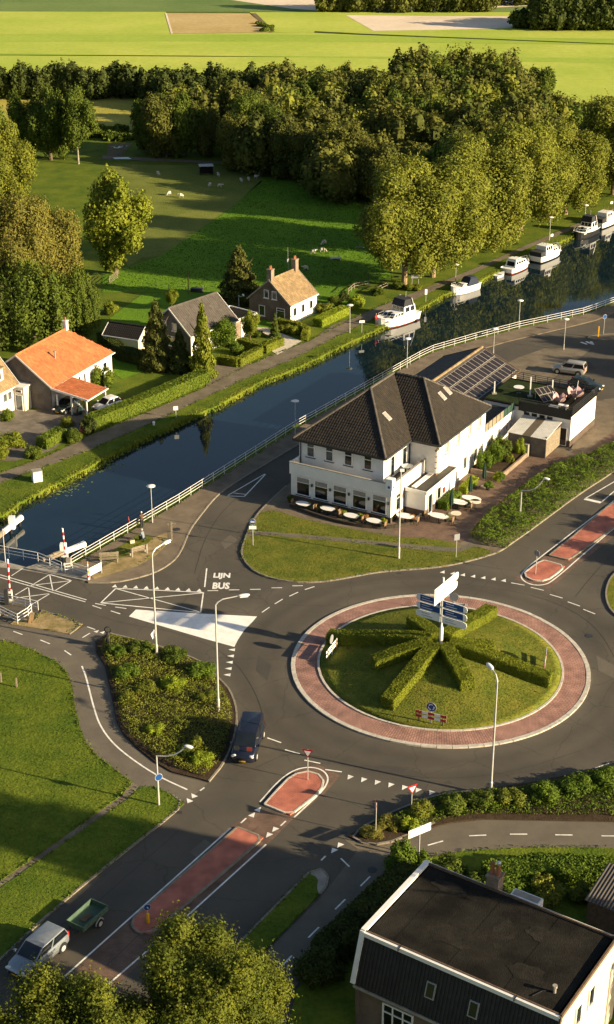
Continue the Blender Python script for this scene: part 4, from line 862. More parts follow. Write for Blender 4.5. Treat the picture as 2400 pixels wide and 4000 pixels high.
# ------------------------------------------------------------ mansard house in the foreground
GA = -33.5
K = thing('mansard_house', 'brick house with black mansard tiles, flat felt roof and white trim in foreground', 'house', (3.38, 72.4, .05), R(GA))
KL, KW, KT, KE, KO = 12.7, 7.75, 6.7, 3.55, 1.05
prof = [(-KO, KE), (0, KT), (KW, KT), (KW+KO, KE)]
solid(K, 'wall', 'brick_wall', rect(.15, KL-.15, -KO+.3, KW+KO-.3), 0, KE)
b = B(); b.quad((0, -KO, KE), (KL, -KO, KE), (KL, 0, KT), (0, 0, KT)); b.quad((KL, KW+KO, KE), (0, KW+KO, KE), (0, KW, KT), (KL, KW, KT)); rK = b.build('mansard_roof', 'roof_base_dark', K)
tiles([(0, -KO, KE), (KL, -KO, KE), (KL, 0, KT), (0, 0, KT)], 'roof_tile_black', rK, .24, .34); tiles([(KL, KW+KO, KE), (0, KW+KO, KE), (0, KW, KT), (KL, KW, KT)], 'roof_tile_dark', rK, .24, .34)
for i in range(7):                                     # felt strips across the flat roof
    x0 = i*KL/7; B().box(x0+.02, x0+KL/7+.05, 0.03, KW-.03, KT-.12, KT+.0+.012*(i % 2)).build('felt_strip', 'roof_felt', K)
for x_, y_, w_, h_ in ((4.4, 2.6, 1.5, .9), (8.8, 5.6, .9, .6), (2.2, 6.4, 1.2, .5), (9.6, 2.2, 1.1, .7), (6.9, 4.4, .7, 1.3)):
    B().sheet([(x_+w_*(1+.18*math.sin(5*a*.42+x_))*math.cos(a*.42), y_+h_*(1+.2*math.cos(4*a*.42+y_))*math.sin(a*.42)) for a in range(15)], KT+.016).build('ponding_stain', 'felt_stain', K)
b = B().box(-.1, KL+.05, -.16, .03, KT-.18, KT+.1).box(-.1, KL+.05, KW-.03, KW+.1, KT-.18, KT+.07); b.build('roof_edge_trim', 'white_paint', K)
b = B().box(0, KL, .03, .13, KT+.0, KT+.14).box(0, KL, KW-.14, KW-.03, KT, KT+.15); b.build('roof_upstand', 'wood_brown', K)
for x, s_ in ((0, -1), (KL, 1)):                       # gable walls and white verge boards
    pr = [(x, y, z) for y, z in [(-KO+.3, 0)] + [(-KO+.12, KE)] + prof[1:3] + [(KW+KO-.12, KE), (KW+KO-.3, 0)]]; pr2 = [(x-s_*.2, y, z) for _, y, z in pr]
    bb = B().loft([pr, pr2]); fixn(bb.build('gable_wall', 'brick_wall' if s_ < 0 else 'cream_wall', K))
    bb = B()
    for (y0, z0), (y1, z1) in zip(prof, prof[1:]): bb.bar((x+s_*.06, y0, z0+.06), (x+s_*.06, y1, z1+.1), .3 if s_ < 0 else .12, .26)
    bb.build('verge_board', 'white_paint' if s_ < 0 else 'wood_brown', K)
b = B().box(-.02, KL, -KO-.1, -KO+.08, KE-.2, KE-.02).box(-.1, KL, -KO+.08, -KO+.3, KE-.34, KE-.2); b.build('eaves_gutter', 'concrete', K)
FK = Face((.15, -KO+.3), 0)
window(K, FK, 2.75, 2.1, .9, 2.0, cols=3, transom=.65, frame='white_paint', t=.1); window(K, FK, 7.2, 1.5, .9, 2.0, cols=2, transom=.65, t=.1); window(K, FK, 10.3, 1.5, .9, 2.0, cols=2, transom=.65, t=.1)
lt_ = B(); FK.box(lt_, 1.5, 4.0, 0, .06, 2.95, 3.12); lt_.build('lintel', 'brick_dark', K)
for x in (4.9, 7.7): skylight(rK, (0, -KO, KE), (KL, -KO, KE), (0, 0, KT), x/KL, .5, .62, 1.0, 'glass', 'grey_metal')
RK = Face((KL, 0), R(90))
for y in (2.6, 4.4): window(K, RK, y, .8, 4.1, 1.5, sill=None, t=.08)
window(K, RK, 3.2, 1.5, .8, 1.7, cols=2)
o = B().box(4.1, 4.9, KW-.05, KW+.7, 4.5, 7.5).box(4.04, 4.96, KW-.11, KW+.76, 7.5, 7.65).build('chimney', 'brick_buff', K)
for i, x in enumerate((4.3, 4.7)): B().lathe([(.13, 0), (.15, .06), (.12, .75), (.14, .82)], 10, (x, KW+.3, 7.65)).build('chimney_pot', 'terracotta', o)
B().lathe([(.13, 0), (.16, .15), (.05, .24)], 10, (4.7, KW+.3, 8.47)).build('chimney_cowl', 'galvanised', o)
b = B().box(5.7, 7.6, KW+.05, KW+.75, KT-.55, KT+.12); b.build('dormer_box', 'white_paint', K); B().box(5.8, 7.5, KW+.15, KW+.66, KT+.12, KT+.14).build('dormer_lid', 'concrete', K)
B().tube([(11.6, 1.6, KT), (11.6, 1.6, KT+.4)], .1, 8).lathe([(.15, 0), (.15, .14)], 8, (11.6, 1.6, KT+.38)).build('roof_vent', 'concrete', K)
B().tube([(11.4, 1.6, KT+.05), (11.0, 1.3, KT+.05), (10.7, .6, KT+.06)], .03, 5).build('roof_cable', 'black', K)
B().tube([(KL+.06, KW-.5, .2), (KL+.06, KW-.4, 4.6), (KL+.05, KW+.2, 4.9)], .06, 6).build('drainpipe', 'galvanised', K)
for x in (2.5, 10.0): B().box(x-.03, x+.03, -.3, .1, KT-.02, KT+.14).build('gutter_bracket', 'black', K)
sh = thing('corrugated_shed', 'low shed with dark corrugated roof behind the mansard house', 'shed', G(2290,3610), R(GA))
solid(sh, 'wall', 'wood_brown', rect(0, 4.4, 0, 3.4), 0, 2.0)
for i in range(20): b = B(); x0 = -.2+i*.24; b.quad((x0, -.2, 2.0), (x0+.12, -.2, 2.07), (x0+.12, 3.6, 2.67), (x0, 3.6, 2.6)); b.quad((x0+.12, -.2, 2.07), (x0+.24, -.2, 2.0), (x0+.24, 3.6, 2.6), (x0+.12, 3.6, 2.67)); b.build('roof_sheet', 'roof_tile_grey', sh)
gh_ = thing('garden_lean_to', 'small white framed lean-to at the side of the mansard house', 'lean-to', Vector((3.38, 72.4, 0)) + Vector((math.cos(R(GA))*14.4 , math.sin(R(GA))*14.4, 0)), R(GA))
solid(gh_, 'wall', 'white_wall', rect(0, 3, 0.5, 5), 0, 2.2); solid(gh_, 'roof', 'dirt', rect(-.2, 3.2, .3, 5.2), 2.2, 2.3)
# ============================================================ VEGETATION
def crown_pts(r, h, nl, n, seed, lob=(.34, .5), low=-.55, shell=.30, squash=1.0, kr=(.52, .2), sprig=.35):
    q = np.random.default_rng(seed); cs = [np.array([0, 0, h*.5])]; rs_ = [min(r, h/2)*.72]
    while len(cs) < nl:
        d = q.normal(size=3); d /= np.linalg.norm(d)
        if d[2] < low: continue
        k = kr[0]+kr[1]*q.random(); cs.append(np.array([d[0]*r*k, d[1]*r*k, h*.5+d[2]*h*.5*k])); rs_.append(r*(lob[0]+(lob[1]-lob[0])*q.random()))
    cs, rs_ = np.array(cs), np.array(rs_); w_ = rs_**2; w_ /= w_.sum()
    i = q.choice(len(cs), int(n*1.9), p=w_); d = q.normal(size=(len(i), 3)); d /= np.linalg.norm(d, axis=1)[:, None]
    rad = 1-shell*q.random(len(i))**1.6 + .09*q.normal(size=len(i))
    P_ = cs[i] + d*(rs_[i]*rad)[:, None]*np.array([1, 1, squash])
    D = np.linalg.norm(P_[:, None, :]-cs[None], axis=2)/rs_[None]; D[np.arange(len(i)), i] = 9
    keep = (D.min(1) > .74) | (q.random(len(i)) < .06); P_, d = P_[keep][:n], d[keep][:n]
    r0_ = np.percentile(np.hypot(P_[:, 0], P_[:, 1]), 96); P_[:, :2] *= r*.97/r0_; lo_, hi_ = np.percentile(P_[:, 2], .5), np.percentile(P_[:, 2], 99.5); P_[:, 2] = (P_[:, 2]-lo_)/(hi_-lo_)*h
    m_ = int(len(P_)*sprig/5); j = q.integers(0, len(P_), m_); sd_ = d[j]+q.normal(0, .45, (m_, 3))+np.array([0, 0, .25]); ln_ = np.minimum(r, 5)*(.03+.085*q.random(m_))   # twigs that break the outline
    for t_ in (.2, .4, .6, .8, 1.0): P_ = np.concatenate([P_, P_[j]+sd_*(ln_*t_)[:, None]+q.normal(0, r*.012, (m_, 3))]); d = np.concatenate([d, d[j]])
    fac = np.array([r*.97/r0_, r*.97/r0_, h/(hi_-lo_)]); off = np.array([0, 0, lo_])
    cq = []                                       # opaque core added in each lobe so light cannot leak through
    for c_, R_ in zip(cs, rs_):
        a_ = np.linspace(0, 2*np.pi, 8); e_ = np.linspace(-np.pi/2, np.pi/2, 6)
        S_ = np.array([[[np.cos(e)*np.cos(a), np.cos(e)*np.sin(a), np.sin(e)] for a in a_] for e in e_])*R_*.66+c_; S_ = (S_-off)*fac; S_[..., 2] = np.maximum(S_[..., 2], .02*h)
        for i_ in range(5):
            for k_ in range(7): cq.append([S_[i_, k_], S_[i_, k_+1], S_[i_+1, k_+1], S_[i_+1, k_]])
    crown_pts.core = np.array(cq)
    return P_, d, q
def crown(name, r, h, nl, n, leaf, seed, **k):
    P_, d, q = crown_pts(r, h, nl, n, seed, **k); d = d*1.0+np.array([0, 0, .35]); me = quads(name, np.concatenate([leafquads(P_, d, leaf, .5, .7, q), crown_pts.core])); me.materials.append(MATS['leaf_mid']); return me
def cone(name, r, h, n, leaf, seed, p=.85):
    q = np.random.default_rng(seed); t = 1-np.sqrt(q.random(n)); a = q.random(n)*2*np.pi
    tier = .82+.18*np.sin(t*h*5.5+a*2)+.10*np.sin(a*7+t*20); rr = r*(1-t)**p*tier*(.72+.3*q.random(n)**.5)+.05
    P_ = np.stack([rr*np.cos(a), rr*np.sin(a), t*h-.12*rr], 1); d = np.stack([np.cos(a), np.sin(a), .4+0*a], 1)
    me = quads(name, leafquads(P_, d, leaf, .7, .6, q)); me.materials.append(MATS['leaf_mid']); return me
def weep(name, r, h, n, leaf, seed):
    q = np.random.default_rng(seed); ns = 150; a = q.random(ns)*2*np.pi; ro = r*np.sqrt(q.random(ns))*.98; top = h*(1-.5*(ro/r)**2.2)*(.9+.12*q.random(ns)); ln = top*(.75+.25*q.random(ns))
    i = q.integers(0, ns, n); t = q.random(n); P_ = np.stack([ro[i]*np.cos(a[i])+q.normal(0, .2+.12*t, n), ro[i]*np.sin(a[i])+q.normal(0, .2+.12*t, n), top[i]-ln[i]*t], 1)
    d = np.stack([np.cos(a[i]), np.sin(a[i]), .3+0*t], 1); me = quads(name, leafquads(P_, d, leaf, .6, .5, q)); me.materials.append(MATS['leaf_mid']); return me
CR = {'row1': (7.2, 16, crown('crown', 7.2, 16, 30, 26000, .34, 11, lob=(.24, .40), shell=.3, low=-.9, kr=(.5, .3))), 'row2': (7.2, 16, crown('crown', 7.2, 16, 26, 26000, .34, 12, lob=(.26, .42), shell=.3, low=-.9, kr=(.5, .3))),
      'rnd1': (4, 8, crown('crown', 4, 8, 18, 8500, .32, 13, lob=(.26, .42), low=-.9, kr=(.46, .38))), 'rnd2': (4, 8, crown('crown', 4, 8, 17, 8500, .34, 14, lob=(.26, .46), low=-.9)), 'rnd3': (4, 8, crown('crown', 4, 8, 22, 8500, .32, 15, lob=(.2, .38), low=-.9, kr=(.42, .46), sprig=.5)),
      'open': (4.6, 11, crown('crown', 4.6, 11, 22, 10000, .34, 16, lob=(.18, .36), low=-.95, kr=(.45, .42), sprig=.5)), 'bush': (1, 1.4, crown('foliage', 1, 1.4, 14, 2300, .12, 17, lob=(.3, .5), kr=(.4, .45))), 'bush2': (1, 1.4, crown('foliage', 1, 1.4, 18, 2300, .12, 18, lob=(.26, .46), kr=(.4, .5))),
      'cone': (2.2, 6, cone('crown', 2.2, 6, 5200, .30, 19)), 'cone2': (2.2, 6, cone('crown', 2.2, 6, 6000, .28, 20, .7)), 'weep': (6, 10, weep('crown', 6, 10, 15000, .40, 21)),
      'near1': (4.9, 8.6, crown('crown', 4.9, 8.6, 60, 74000, .15, 22, lob=(.13, .27), shell=.6, kr=(.42, .46), sprig=.5)), 'near2': (4.9, 8.6, crown('crown', 4.9, 8.6, 64, 74000, .15, 23, lob=(.13, .27), shell=.6, kr=(.42, .46), sprig=.5))}
def trunk_mesh(h, r, seed=0, limbs=5, spread=.35):
    q = random.Random(seed); b = B(); pts = [(0, 0, -.3)]; x = y = 0
    for i in range(1, 6): x += q.uniform(-.02, .02)*h; y += q.uniform(-.02, .02)*h; pts.append((x, y, h*i/5))
    b.tube(pts, [r*1.35, r, r*.85, r*.68, r*.5, r*.25], 9)
    for i in range(limbs):
        k = 2+i % 3; p = Vector(pts[k]); a = q.uniform(0, 6.28); L_ = h*spread*q.uniform(.7, 1.2); e_ = p+Vector((math.cos(a)*L_, math.sin(a)*L_, L_*q.uniform(.5, 1.1)))
        m_ = p.lerp(e_, .5)+Vector((0, 0, -L_*.08)); b.tube([p, m_, e_], [r*.42, r*.3, r*.1], 6)
    return b.mesh('trunk')
TRK = [trunk_mesh(1.0, .045, i) for i in range(4)]
for m_ in TRK: m_.materials.append(MATS['bark'])
def setmat(o, m):
    o.material_slots[0].link = 'OBJECT'; o.material_slots[0].material = MATS[m]
def tree(name, label, p, key, h, r, cb, m='leaf_mid', group=None, rz=None, bark='bark', tr=None, cat='tree', cname='crown'):
    rz = random.uniform(0, 6.28) if rz is None else rz
    t = thing(name, label, cat, p, rz, group); R0, H0, me = CR[key]
    o = bpy.data.objects.new(cname, me); C.objects.link(o); o.parent = t; o.location = (0, 0, cb); o.scale = (r/R0, r/R0, (h-cb)/H0); setmat(o, m)
    th = cb+(h-cb)*.62; k = bpy.data.objects.new('trunk', random.choice(TRK)); C.objects.link(k); k.parent = t; s_ = (tr or .026*h)/.045; k.scale = (s_, s_, th); setmat(k, bark)
    return t
# row of tall trees along the towpath
rowS = [('leaning trunk tree, first of the canal-side row, beside the blue notice board', G(1580,1118), 18, 7.4, 'row1'), ('second tall round tree of the canal-side row, pale trunk above the towpath', G(1693,1082), 18.5, 8.2, 'row2'),
        ('third tree of the canal-side row, behind the small white cabin boat', Vector((27.5, 246, 0)), 18.5, 8.2, 'row1'), ('fourth tree of the canal-side row, above the boat with the flag', Vector((36.5, 260, 0)), 18.5, 7.8, 'row2'),
        ('fifth tree of the canal-side row, slimmer, near the right edge', Vector((46.0, 271, 0)), 16.0, 6.4, 'row1'), ('sixth and last tree of the canal-side row at the right edge', Vector((57, 286, 0)), 18, 7.8, 'row2')]
for lb_, p, h, r, k in rowS: tree('canal_tree', lb_, p, k, h, r, 3.0 if p.y < 235 else 1.8, 'leaf_olive', 'trees along the towpath', tr=.42, bark='bark_pale')
tree('canal_tree', 'dark tree tucked behind the third and fourth canal-side trees', Vector((26, 266, 0)), 'rnd1', 15, 7, 1.5, 'leaf_mid', 'trees along the towpath')
# big trees on the left
tree('field_tree', 'broad lopsided tree standing alone at the corner of the meadow', G(455,1068), 'open', 15.5, 5.3, 1.2, 'leaf_yellow', tr=.5, rz=.6)
tree('broadleaf_tree', 'large olive tree at the left edge above the pasture', G(20,800), 'row1', 15.5, 6.2, .5, 'leaf_olive')
tree('broadleaf_tree', 'darker tree half hidden behind the large olive tree at left edge', G(-60,720), 'rnd2', 15, 5.0, .5, 'leaf_mid')
tree('birch_tree', 'tall birch with several pale bare stems beside the pasture track', G(308,640), 'open', 15.0, 4.2, 3.2, 'leaf_mid', bark='bark_birch', tr=.17)
tree('birch_tree', 'leafy tree just left of the pale-stemmed birch', G(200,625), 'rnd3', 14.0, 4.6, .5, 'leaf_mid')
tree('birch_tree', 'slim tree between the birch and the large olive tree', G(110,610), 'rnd1', 12.5, 4.0, .5, 'leaf_mid')
tree('willow_tree', 'tall tawny tree behind the dark weeping tree at the left edge', G(60,1235), 'row2', 17.5, 5.6, 3, 'leaf_brown', rz=1)
tree('willow_tree', 'tawny tree with rounded crown, right of the tallest tawny tree', G(205,1225), 'row1', 16.5, 4.6, 3, 'leaf_brown', rz=2)
tree('willow_tree', 'tawny crown cut off by the left edge', G(-80,1210), 'row1', 17.5, 5.4, 3, 'leaf_brown', rz=4)
tree('weeping_tree', 'huge dark weeping tree behind the orange-roofed barn', G(130,1318), 'weep', 11.0, 6.6, 0, 'leaf_mid', rz=2, tr=.5)
tree('weeping_tree', 'dark weeping tree beside the shed, right of the huge one', G(310,1290), 'weep', 9.5, 3.2, 0, 'leaf_mid', rz=1)
tree('weeping_tree', 'dark weeping tree cut off by the left edge behind the white house', G(-60,1340), 'weep', 10.5, 5.2, 0, 'leaf_dark', rz=3)
# garden conifers
tree('spruce_tree', 'dark spruce standing between the two canal-bank houses', G(937,1180), 'cone2', 8.6, 3.6, .1, 'leaf_conifer', cat='conifer')
tree('cypress_tree', 'slender golden cypress in front of the dark-roofed house', G(795,1465), 'cone', 10.0, 2.0, .1, 'leaf_box', cat='conifer')
tree('cypress_tree', 'broad dark cypress left of the slender golden one', G(617,1440), 'cone2', 9.4, 2.5, .1, 'leaf_conifer', cat='conifer')
tree('cypress_tree', 'low dark cypress squeezed between the two taller garden cypresses', G(705,1450), 'cone', 6.0, 2.0, .1, 'leaf_dark', cat='conifer')
tree('garden_tree', 'small pale young tree beside the gravel driveway', G(978,1345), 'rnd3', 4.6, 1.3, 1.2, 'leaf_yellow')
tree('garden_tree', 'thin sapling in the cottage front garden', G(1075,1318), 'cone', 3.6, .8, .3, 'leaf_mid')
tree('garden_tree', 'wide green bush-like tree in front of the dark-roofed house', G(870,1350), 'rnd1', 3.8, 2.4, .2, 'leaf_shrub')
tree('garden_tree', 'thin palm-like shrub at the back of the dark-roofed house', G(672,1215), 'rnd3', 3.2, 1.0, 1.0, 'leaf_yellow')
# trees at the front edge of the wood
WL = ['dense tree at the left end of the wood beside the yellow crop field', 'second tree from the left end of the wood front', 'tree of the wood front straight above the lone meadow tree', 'tree of the wood front left of the black field shelter', 'shaded tree of the wood front right above the field shelter', 'tallest round olive tree on the front edge of the wood', 'shaded tree right of the tallest olive tree at the wood front', 'shaded tree above the top corner of the green meadow', 'shaded tree midway along the meadow end of the wood', 'shaded tree just left of the canal-side row', 'shaded tree touching the first canal-side tree']
for wi_, (x, y, h, r, k, m) in enumerate(((596,600,13.5,4.4,'rnd1','leaf_mid'),(650,612,14.5,4.8,'rnd2','leaf_wood'),(725,606,14,4.8,'rnd3','leaf_mid'),(800,606,12,4.2,'rnd1','leaf_wood'),(930,662,12,4.2,'rnd2','leaf_wood'),(1000,640,16,6.0,'row1','leaf_mid'),(1120,690,13,5,'rnd3','leaf_wood'),(1200,712,12.5,5,'rnd1','leaf_wood'),(1290,728,13.5,5.4,'rnd2','leaf_wood'),(1385,748,14,5.4,'rnd3','leaf_wood'),(1460,780,12,5,'rnd1','leaf_wood'))):
    tree('woodland_tree', WL[wi_], G(x, y), k, h*.86, r, .3, m, 'front edge of the wood')
tree('field_tree', 'lone round tree in the bright field right of the wood', G(2098,425), 'rnd2', 9.5, 3.8, .5, 'leaf_mid')
tree('field_tree', 'small dark tree touching the lone round tree in the bright field', G(2062,425), 'rnd1', 6.5, 2.4, .4, 'leaf_dark')
# the wood itself: one mass
WB = []
for i in range(7): a_ = crown_pts(1, 2, 8+2*i, 1150, 40+i, lob=(.30, .5), kr=(.45, .35)); WB.append((a_[0], a_[1], crown_pts.core))
def wood(name, label, spec, leaf, m, seed):
    q = np.random.default_rng(seed); out = []
    for x0, x1, y0, y1, h0, h1, rr, n in spec:
        for i in range(n):
            p = G(x0+(x1-x0)*(i+q.random())/n, y0+(y1-y0)*q.random()); h = h0+(h1-h0)*q.random(); r = rr*(.8+.4*q.random())
            P_, d, co_ = WB[q.integers(0, 7)]; a = q.random()*6.28; c_, s_ = math.cos(a), math.sin(a); Rm = np.array([[c_, -s_, 0], [s_, c_, 0], [0, 0, 1]])
            kk = q.random(len(P_)) < min(1, (r*h)/55+.25)*(.45 if leaf > .9 else .8 if leaf > .65 else 1)
            out.append(leafquads((P_[kk]@Rm.T)*np.array([r, r, h/2])+np.array(p), d[kk]@Rm.T+np.array([0, 0, .3]), leaf*(.75+.5*q.random()), .55, .8, q)); out.append((co_@Rm.T)*np.array([r, r, h/2])+np.array(p))
    o = obj(name, quads(name, np.concatenate(out)), m); return stuff(o, label, 'wood')
wood('woodland', 'dense dark wood rising to a dome between the pastures and bright fields', [
    (1080,1560,400,470,7.5,10.5,4.0,16),(850,1500,470,560,8,11.5,4.2,24),(900,1500,560,690,8,12,4.4,24),(610,900,470,540,7,10.5,4,12),
    (1560,2000,430,470,12,15.5,4.2,22),(1500,2060,480,560,10.5,14.5,4.4,24),(1450,2150,580,680,9,13,4.6,24),(2010,2420,500,560,6,9,4.2,14),(2050,2450,600,720,7,11,4.6,14),(1360,1560,450,500,9,12,4.2,8),(1250,2300,700,800,8,11,4.6,20),(2400,2800,480,720,7,10,5,12)], .66, 'leaf_wood', 3)
wood('woodland', 'lighter olive and yellow-green trees scattered through the dark wood', [(1010,1050,395,402,8.5,9.5,4.0,1),(1100,1500,420,470,8,11,4.0,6),(900,1450,500,600,9,12.5,4.2,9),(1560,2000,440,480,12,15,4.0,7),(1500,2060,510,600,11,14.5,4.2,9),(1900,2400,560,640,8,11,4.2,6),(620,880,500,540,8,11,4,5)], .6, 'leaf_olive', 17)
wood('woodland', 'mid-green trees mixed into the dark wood', [(1080,1560,410,480,8,10.5,3.8,6),(880,1500,480,600,9,12,4.0,10),(1580,2000,450,500,11.5,15,4.0,7),(1500,2100,540,660,10,13.5,4.2,10),(2050,2420,520,640,7,10,4.2,6)], .6, 'leaf_mid', 27)
wood('tree_belt', 'dark belt of trees along the near edge of the bright fields at left', [(-260,560,372,388,5.8,9,3.0,36),(560,1150,384,402,5.5,9,3.0,26),(600,1100,400,440,5.5,8.5,3.2,16)], .66, 'leaf_dark', 4)
wood('distant_trees', 'row of dark poplars on the far side of the pale stubble field', [(1240,1330,40,46,9,13,3.2,6),(1335,1370,40,46,10,14,3,3),(1380,1930,42,48,10,16,3.6,30),(1900,2500,14,20,7,11,4.5,14)], 1.0, 'leaf_wood', 5)
wood('distant_trees', 'dark clump of trees at the top right corner beside the pale field', [(2010,2060,106,112,5,7,3.4,3),(2060,2110,104,110,4,6,3,3),(2100,2460,112,118,10,13.5,4.2,24),(2150,2480,92,104,10,13,4.4,14)], .95, 'leaf_dark', 6)
wood('field_scrub', 'low dark scrub along the ditch at the edge of the tan field', [(1030,1064,114,123,.9,1.5,1.3,5),(1005,1040,88,108,.6,1.1,1.0,5),(380,470,512,522,1,1.8,1.6,7),(300,520,528,548,1,2.2,1.8,9)], .8, 'leaf_mid', 8)
# ------------------------------------------------------------ hedges
def hedge(name, label, pts, w_, h, leaf=.16, dens=150, m='leaf_hedge', zf=None, group=None, world=False, cat='hedge', core=True):
    W_ = [Vector((p[0], p[1], 0)) for p in pts] if world else [G(*p) for p in pts]; zf = zf or (lambda x, y: .0); V = []; cb = B()
    for a, b in zip(W_, W_[1:]):
        d = (b-a); L_ = d.length; d.normalize(); n_ = Vector((-d.y, d.x, 0)); q = rng
        def put(N, s, o, z, nx):
            P_ = np.array(a)[None]+np.outer(s, d)+np.outer(o, n_); P_[:, 2] = z
            bw = wob(P_[:, 0], P_[:, 1], 2.2)*.035; P_ += nx*bw[:, None]; P_[:, 2] += np.array([zf(x, y) for x, y in P_[:, :2]]) if zf else 0
            V.append(leafquads(P_, nx, leaf, .5, .7))
        N = int(L_*w_*dens); one = np.ones(N); put(N, q.uniform(-.12, L_+.12, N), q.uniform(-w_/2, w_/2, N), h+q.normal(0, .025, N), np.tile([0, 0, 1.], (N, 1)))
        for sgn_ in (-1, 1):
            N = int(L_*h*dens); put(N, q.uniform(-.12, L_+.12, N), sgn_*(w_/2+q.normal(0, .022, N)), h*q.random(N), np.tile(np.array(n_)*sgn_+np.array([0, 0, .3]), (N, 1)))
        for s0, sg in ((0, -1), (L_, 1)):
            N = int(w_*h*dens); put(N, s0+sg*.08+q.normal(0, .04, N), q.uniform(-w_/2, w_/2, N), h*q.random(N), np.tile(np.array(d)*sg+np.array([0, 0, .3]), (N, 1)))
        k = max(1, int(L_/1.2))
        for i in range(k):
            p, r_ = a+d*(L_*i/k), a+d*(L_*(i+1)/k); z = min(zf(p.x, p.y), zf(r_.x, r_.y))
            M = Matrix.Translation((p.x, p.y, z-.15)) @ Matrix.Rotation(math.atan2(d.y, d.x), 4, 'Z'); cb.box(0, (r_-p).length, -w_/2+.1, w_/2-.1, 0, h+.07, M)
    Q = np.concatenate(V); me = quads(name, Q)
    if cb.v:                                    # solid twiggy heart
        q2 = np.array([[cb.v[i] for i in f] for f in cb.f]); me = quads(name, np.concatenate([Q, q2]))
    return tag(obj(name, me, m), label, cat, group)
rz_ = lambda x, y: dome_z(math.hypot(x-RC.x, y-RC.y))
tips = [((1288,2486),'long clipped hedge arm of the roundabout star pointing left at the round sign back'),((1463,2590),'short clipped hedge arm pointing lower left, below the long left arm'),((1516,2745),'long clipped hedge arm pointing down towards the blue roundabout sign'),((1826,2672),'clipped hedge arm pointing lower right, right of the long downward arm'),((2147,2655),'long clipped hedge arm pointing right towards the kerb'),((1925,2512),'short ragged hedge arm pointing right behind the long right arm'),((1918,2384),'bright clipped hedge arm pointing up right behind the signpost'),((1614,2428),'clipped hedge arm pointing up left behind the signpost')]
for (x, y), lb_ in tips:
    z_ = .75
    for _ in range(4): p = G(x, y, z_); z_ = rz_(p.x, p.y)+.5
    d = Vector((p.x-RC.x, p.y-RC.y, 0)); e_ = RC+d*1.0; s_ = RC+d.normalized()*1.0
    hedge('star_hedge', lb_, [(s_.x, s_.y), (e_.x, e_.y)], 1.2 if 'short ragged' not in lb_ else .9, 1.0 if 'ragged' not in lb_ else .6, .10, 380, 'leaf_box', rz_, 'star of hedges on the roundabout', True)
hedge('boundary_hedge', 'long tall clipped hedge along the towpath in front of the barn lawn', [(352,1676),(560,1594),(800,1490)], 1.7, 1.55, .17, 120)
hedge('garden_hedge', 'dark hedge behind the barn lawn between shed and cypresses', [(400,1345),(480,1405),(560,1425)], 1.4, 1.8, .2, 80, 'leaf_dark')
hedge('box_hedge', 'L-shaped box hedge with sunlit face left of the middle garden gap', [(858,1420),(930,1432),(1012,1388)], 1.0, 1.15, .15, 130, 'leaf_box')
hedge('box_hedge', 'box hedge with sunlit face beside the gravel driveway', [(940,1352),(1032,1378),(1098,1348)], 1.0, 1.15, .15, 130, 'leaf_box')
hedge('box_hedge', 'box hedge round the cottage front garden beside the driveway', [(1088,1272),(1165,1288),(1200,1308),(1190,1330)], .9, 1.1, .15, 130, 'leaf_box')
hedge('box_hedge', 'bright yellow-green clipped hedge right of the brick cottage', [(1242,1276),(1300,1248),(1348,1226)], 1.6, 1.2, .16, 120, 'leaf_bright')
hedge('yard_hedge', 'low dark hedge at the towpath edge of the farm yard', [(165,1752),(240,1712)], 1.5, 1.3, .2, 90, 'leaf_hedge')
hedge('garden_hedge', 'dark hedge between mansard house and cycle path', [(1262,3760),(1470,3560),(1600,3440)], 1.7, 1.5, .2, 110, 'leaf_dark')
hedge('garden_hedge', 'long sunlit hedge behind the mansard house lawn', [(1905,3455),(2100,3425),(2440,3440)], 2.0, 1.3, .18, 120, 'leaf_shrub')
# ------------------------------------------------------------ shrub beds
def shrub_bed(name, label, S, h, leaf=.2, dens=60, m='leaf_shrub', z0=.12, ws=.9, world=False, kind=None, seed=1, cat='shrubs'):
    P_ = S if world else GP(S); A = np.array(P_); x0, y0 = A.min(0); x1, y1 = A.max(0); q = np.random.default_rng(seed)
    n = int((x1-x0)*(y1-y0)*dens); X, Y = q.uniform(x0, x1, n), q.uniform(y0, y1, n); k = inside(X, Y, P_); X, Y = X[k], Y[k]
    dm_ = np.full(len(X), 9.)                     # distance to the edge rounds the bed off
    for a, b in zip(A, np.roll(A, -1, 0)):
        e_ = b-a; t = np.clip(((X-a[0])*e_[0]+(Y-a[1])*e_[1])/(e_@e_+1e-9), 0, 1); dm_ = np.minimum(dm_, np.hypot(X-a[0]-t*e_[0], Y-a[1]-t*e_[1]))
    top = h*(.72+.38*wob(X, Y, ws, seed)+.22*wob(X, Y, ws*3.1, seed+2))*np.clip(dm_/(.55*h), .25, 1)**.5
    Z = z0+top*(1-.45*q.random(len(X))**2)
    g_ = .25; gx = (h*(.38*wob(X+g_, Y, ws, seed)-.38*wob(X-g_, Y, ws, seed)))/(2*g_); gy = (h*(.38*wob(X, Y+g_, ws, seed)-.38*wob(X, Y-g_, ws, seed)))/(2*g_)
    me = quads(name, leafquads(np.stack([X, Y, Z], 1), np.stack([-gx, -gy, np.ones(len(X))], 1), leaf, .9, .65, q))
    o = tag(obj(name, me, m), label, cat)
    if kind: o['kind'] = kind
    return o
shrub_bed('shrub_hedge', 'wide dense leafy hedge bed between the terrace and the north-east road', [(1838,2090),(1840,2110),(1888,2134),(1978,2148),(2094,2066),(2264,1938),(2400,1852),(2520,1750),(2520,1690),(2400,1738),(2290,1790),(2200,1815),(2125,1850),(2046,1905),(1985,1955),(1912,2008)], 1.05, .15, 190, 'leaf_shrub', ws=1.6, cat='hedge')
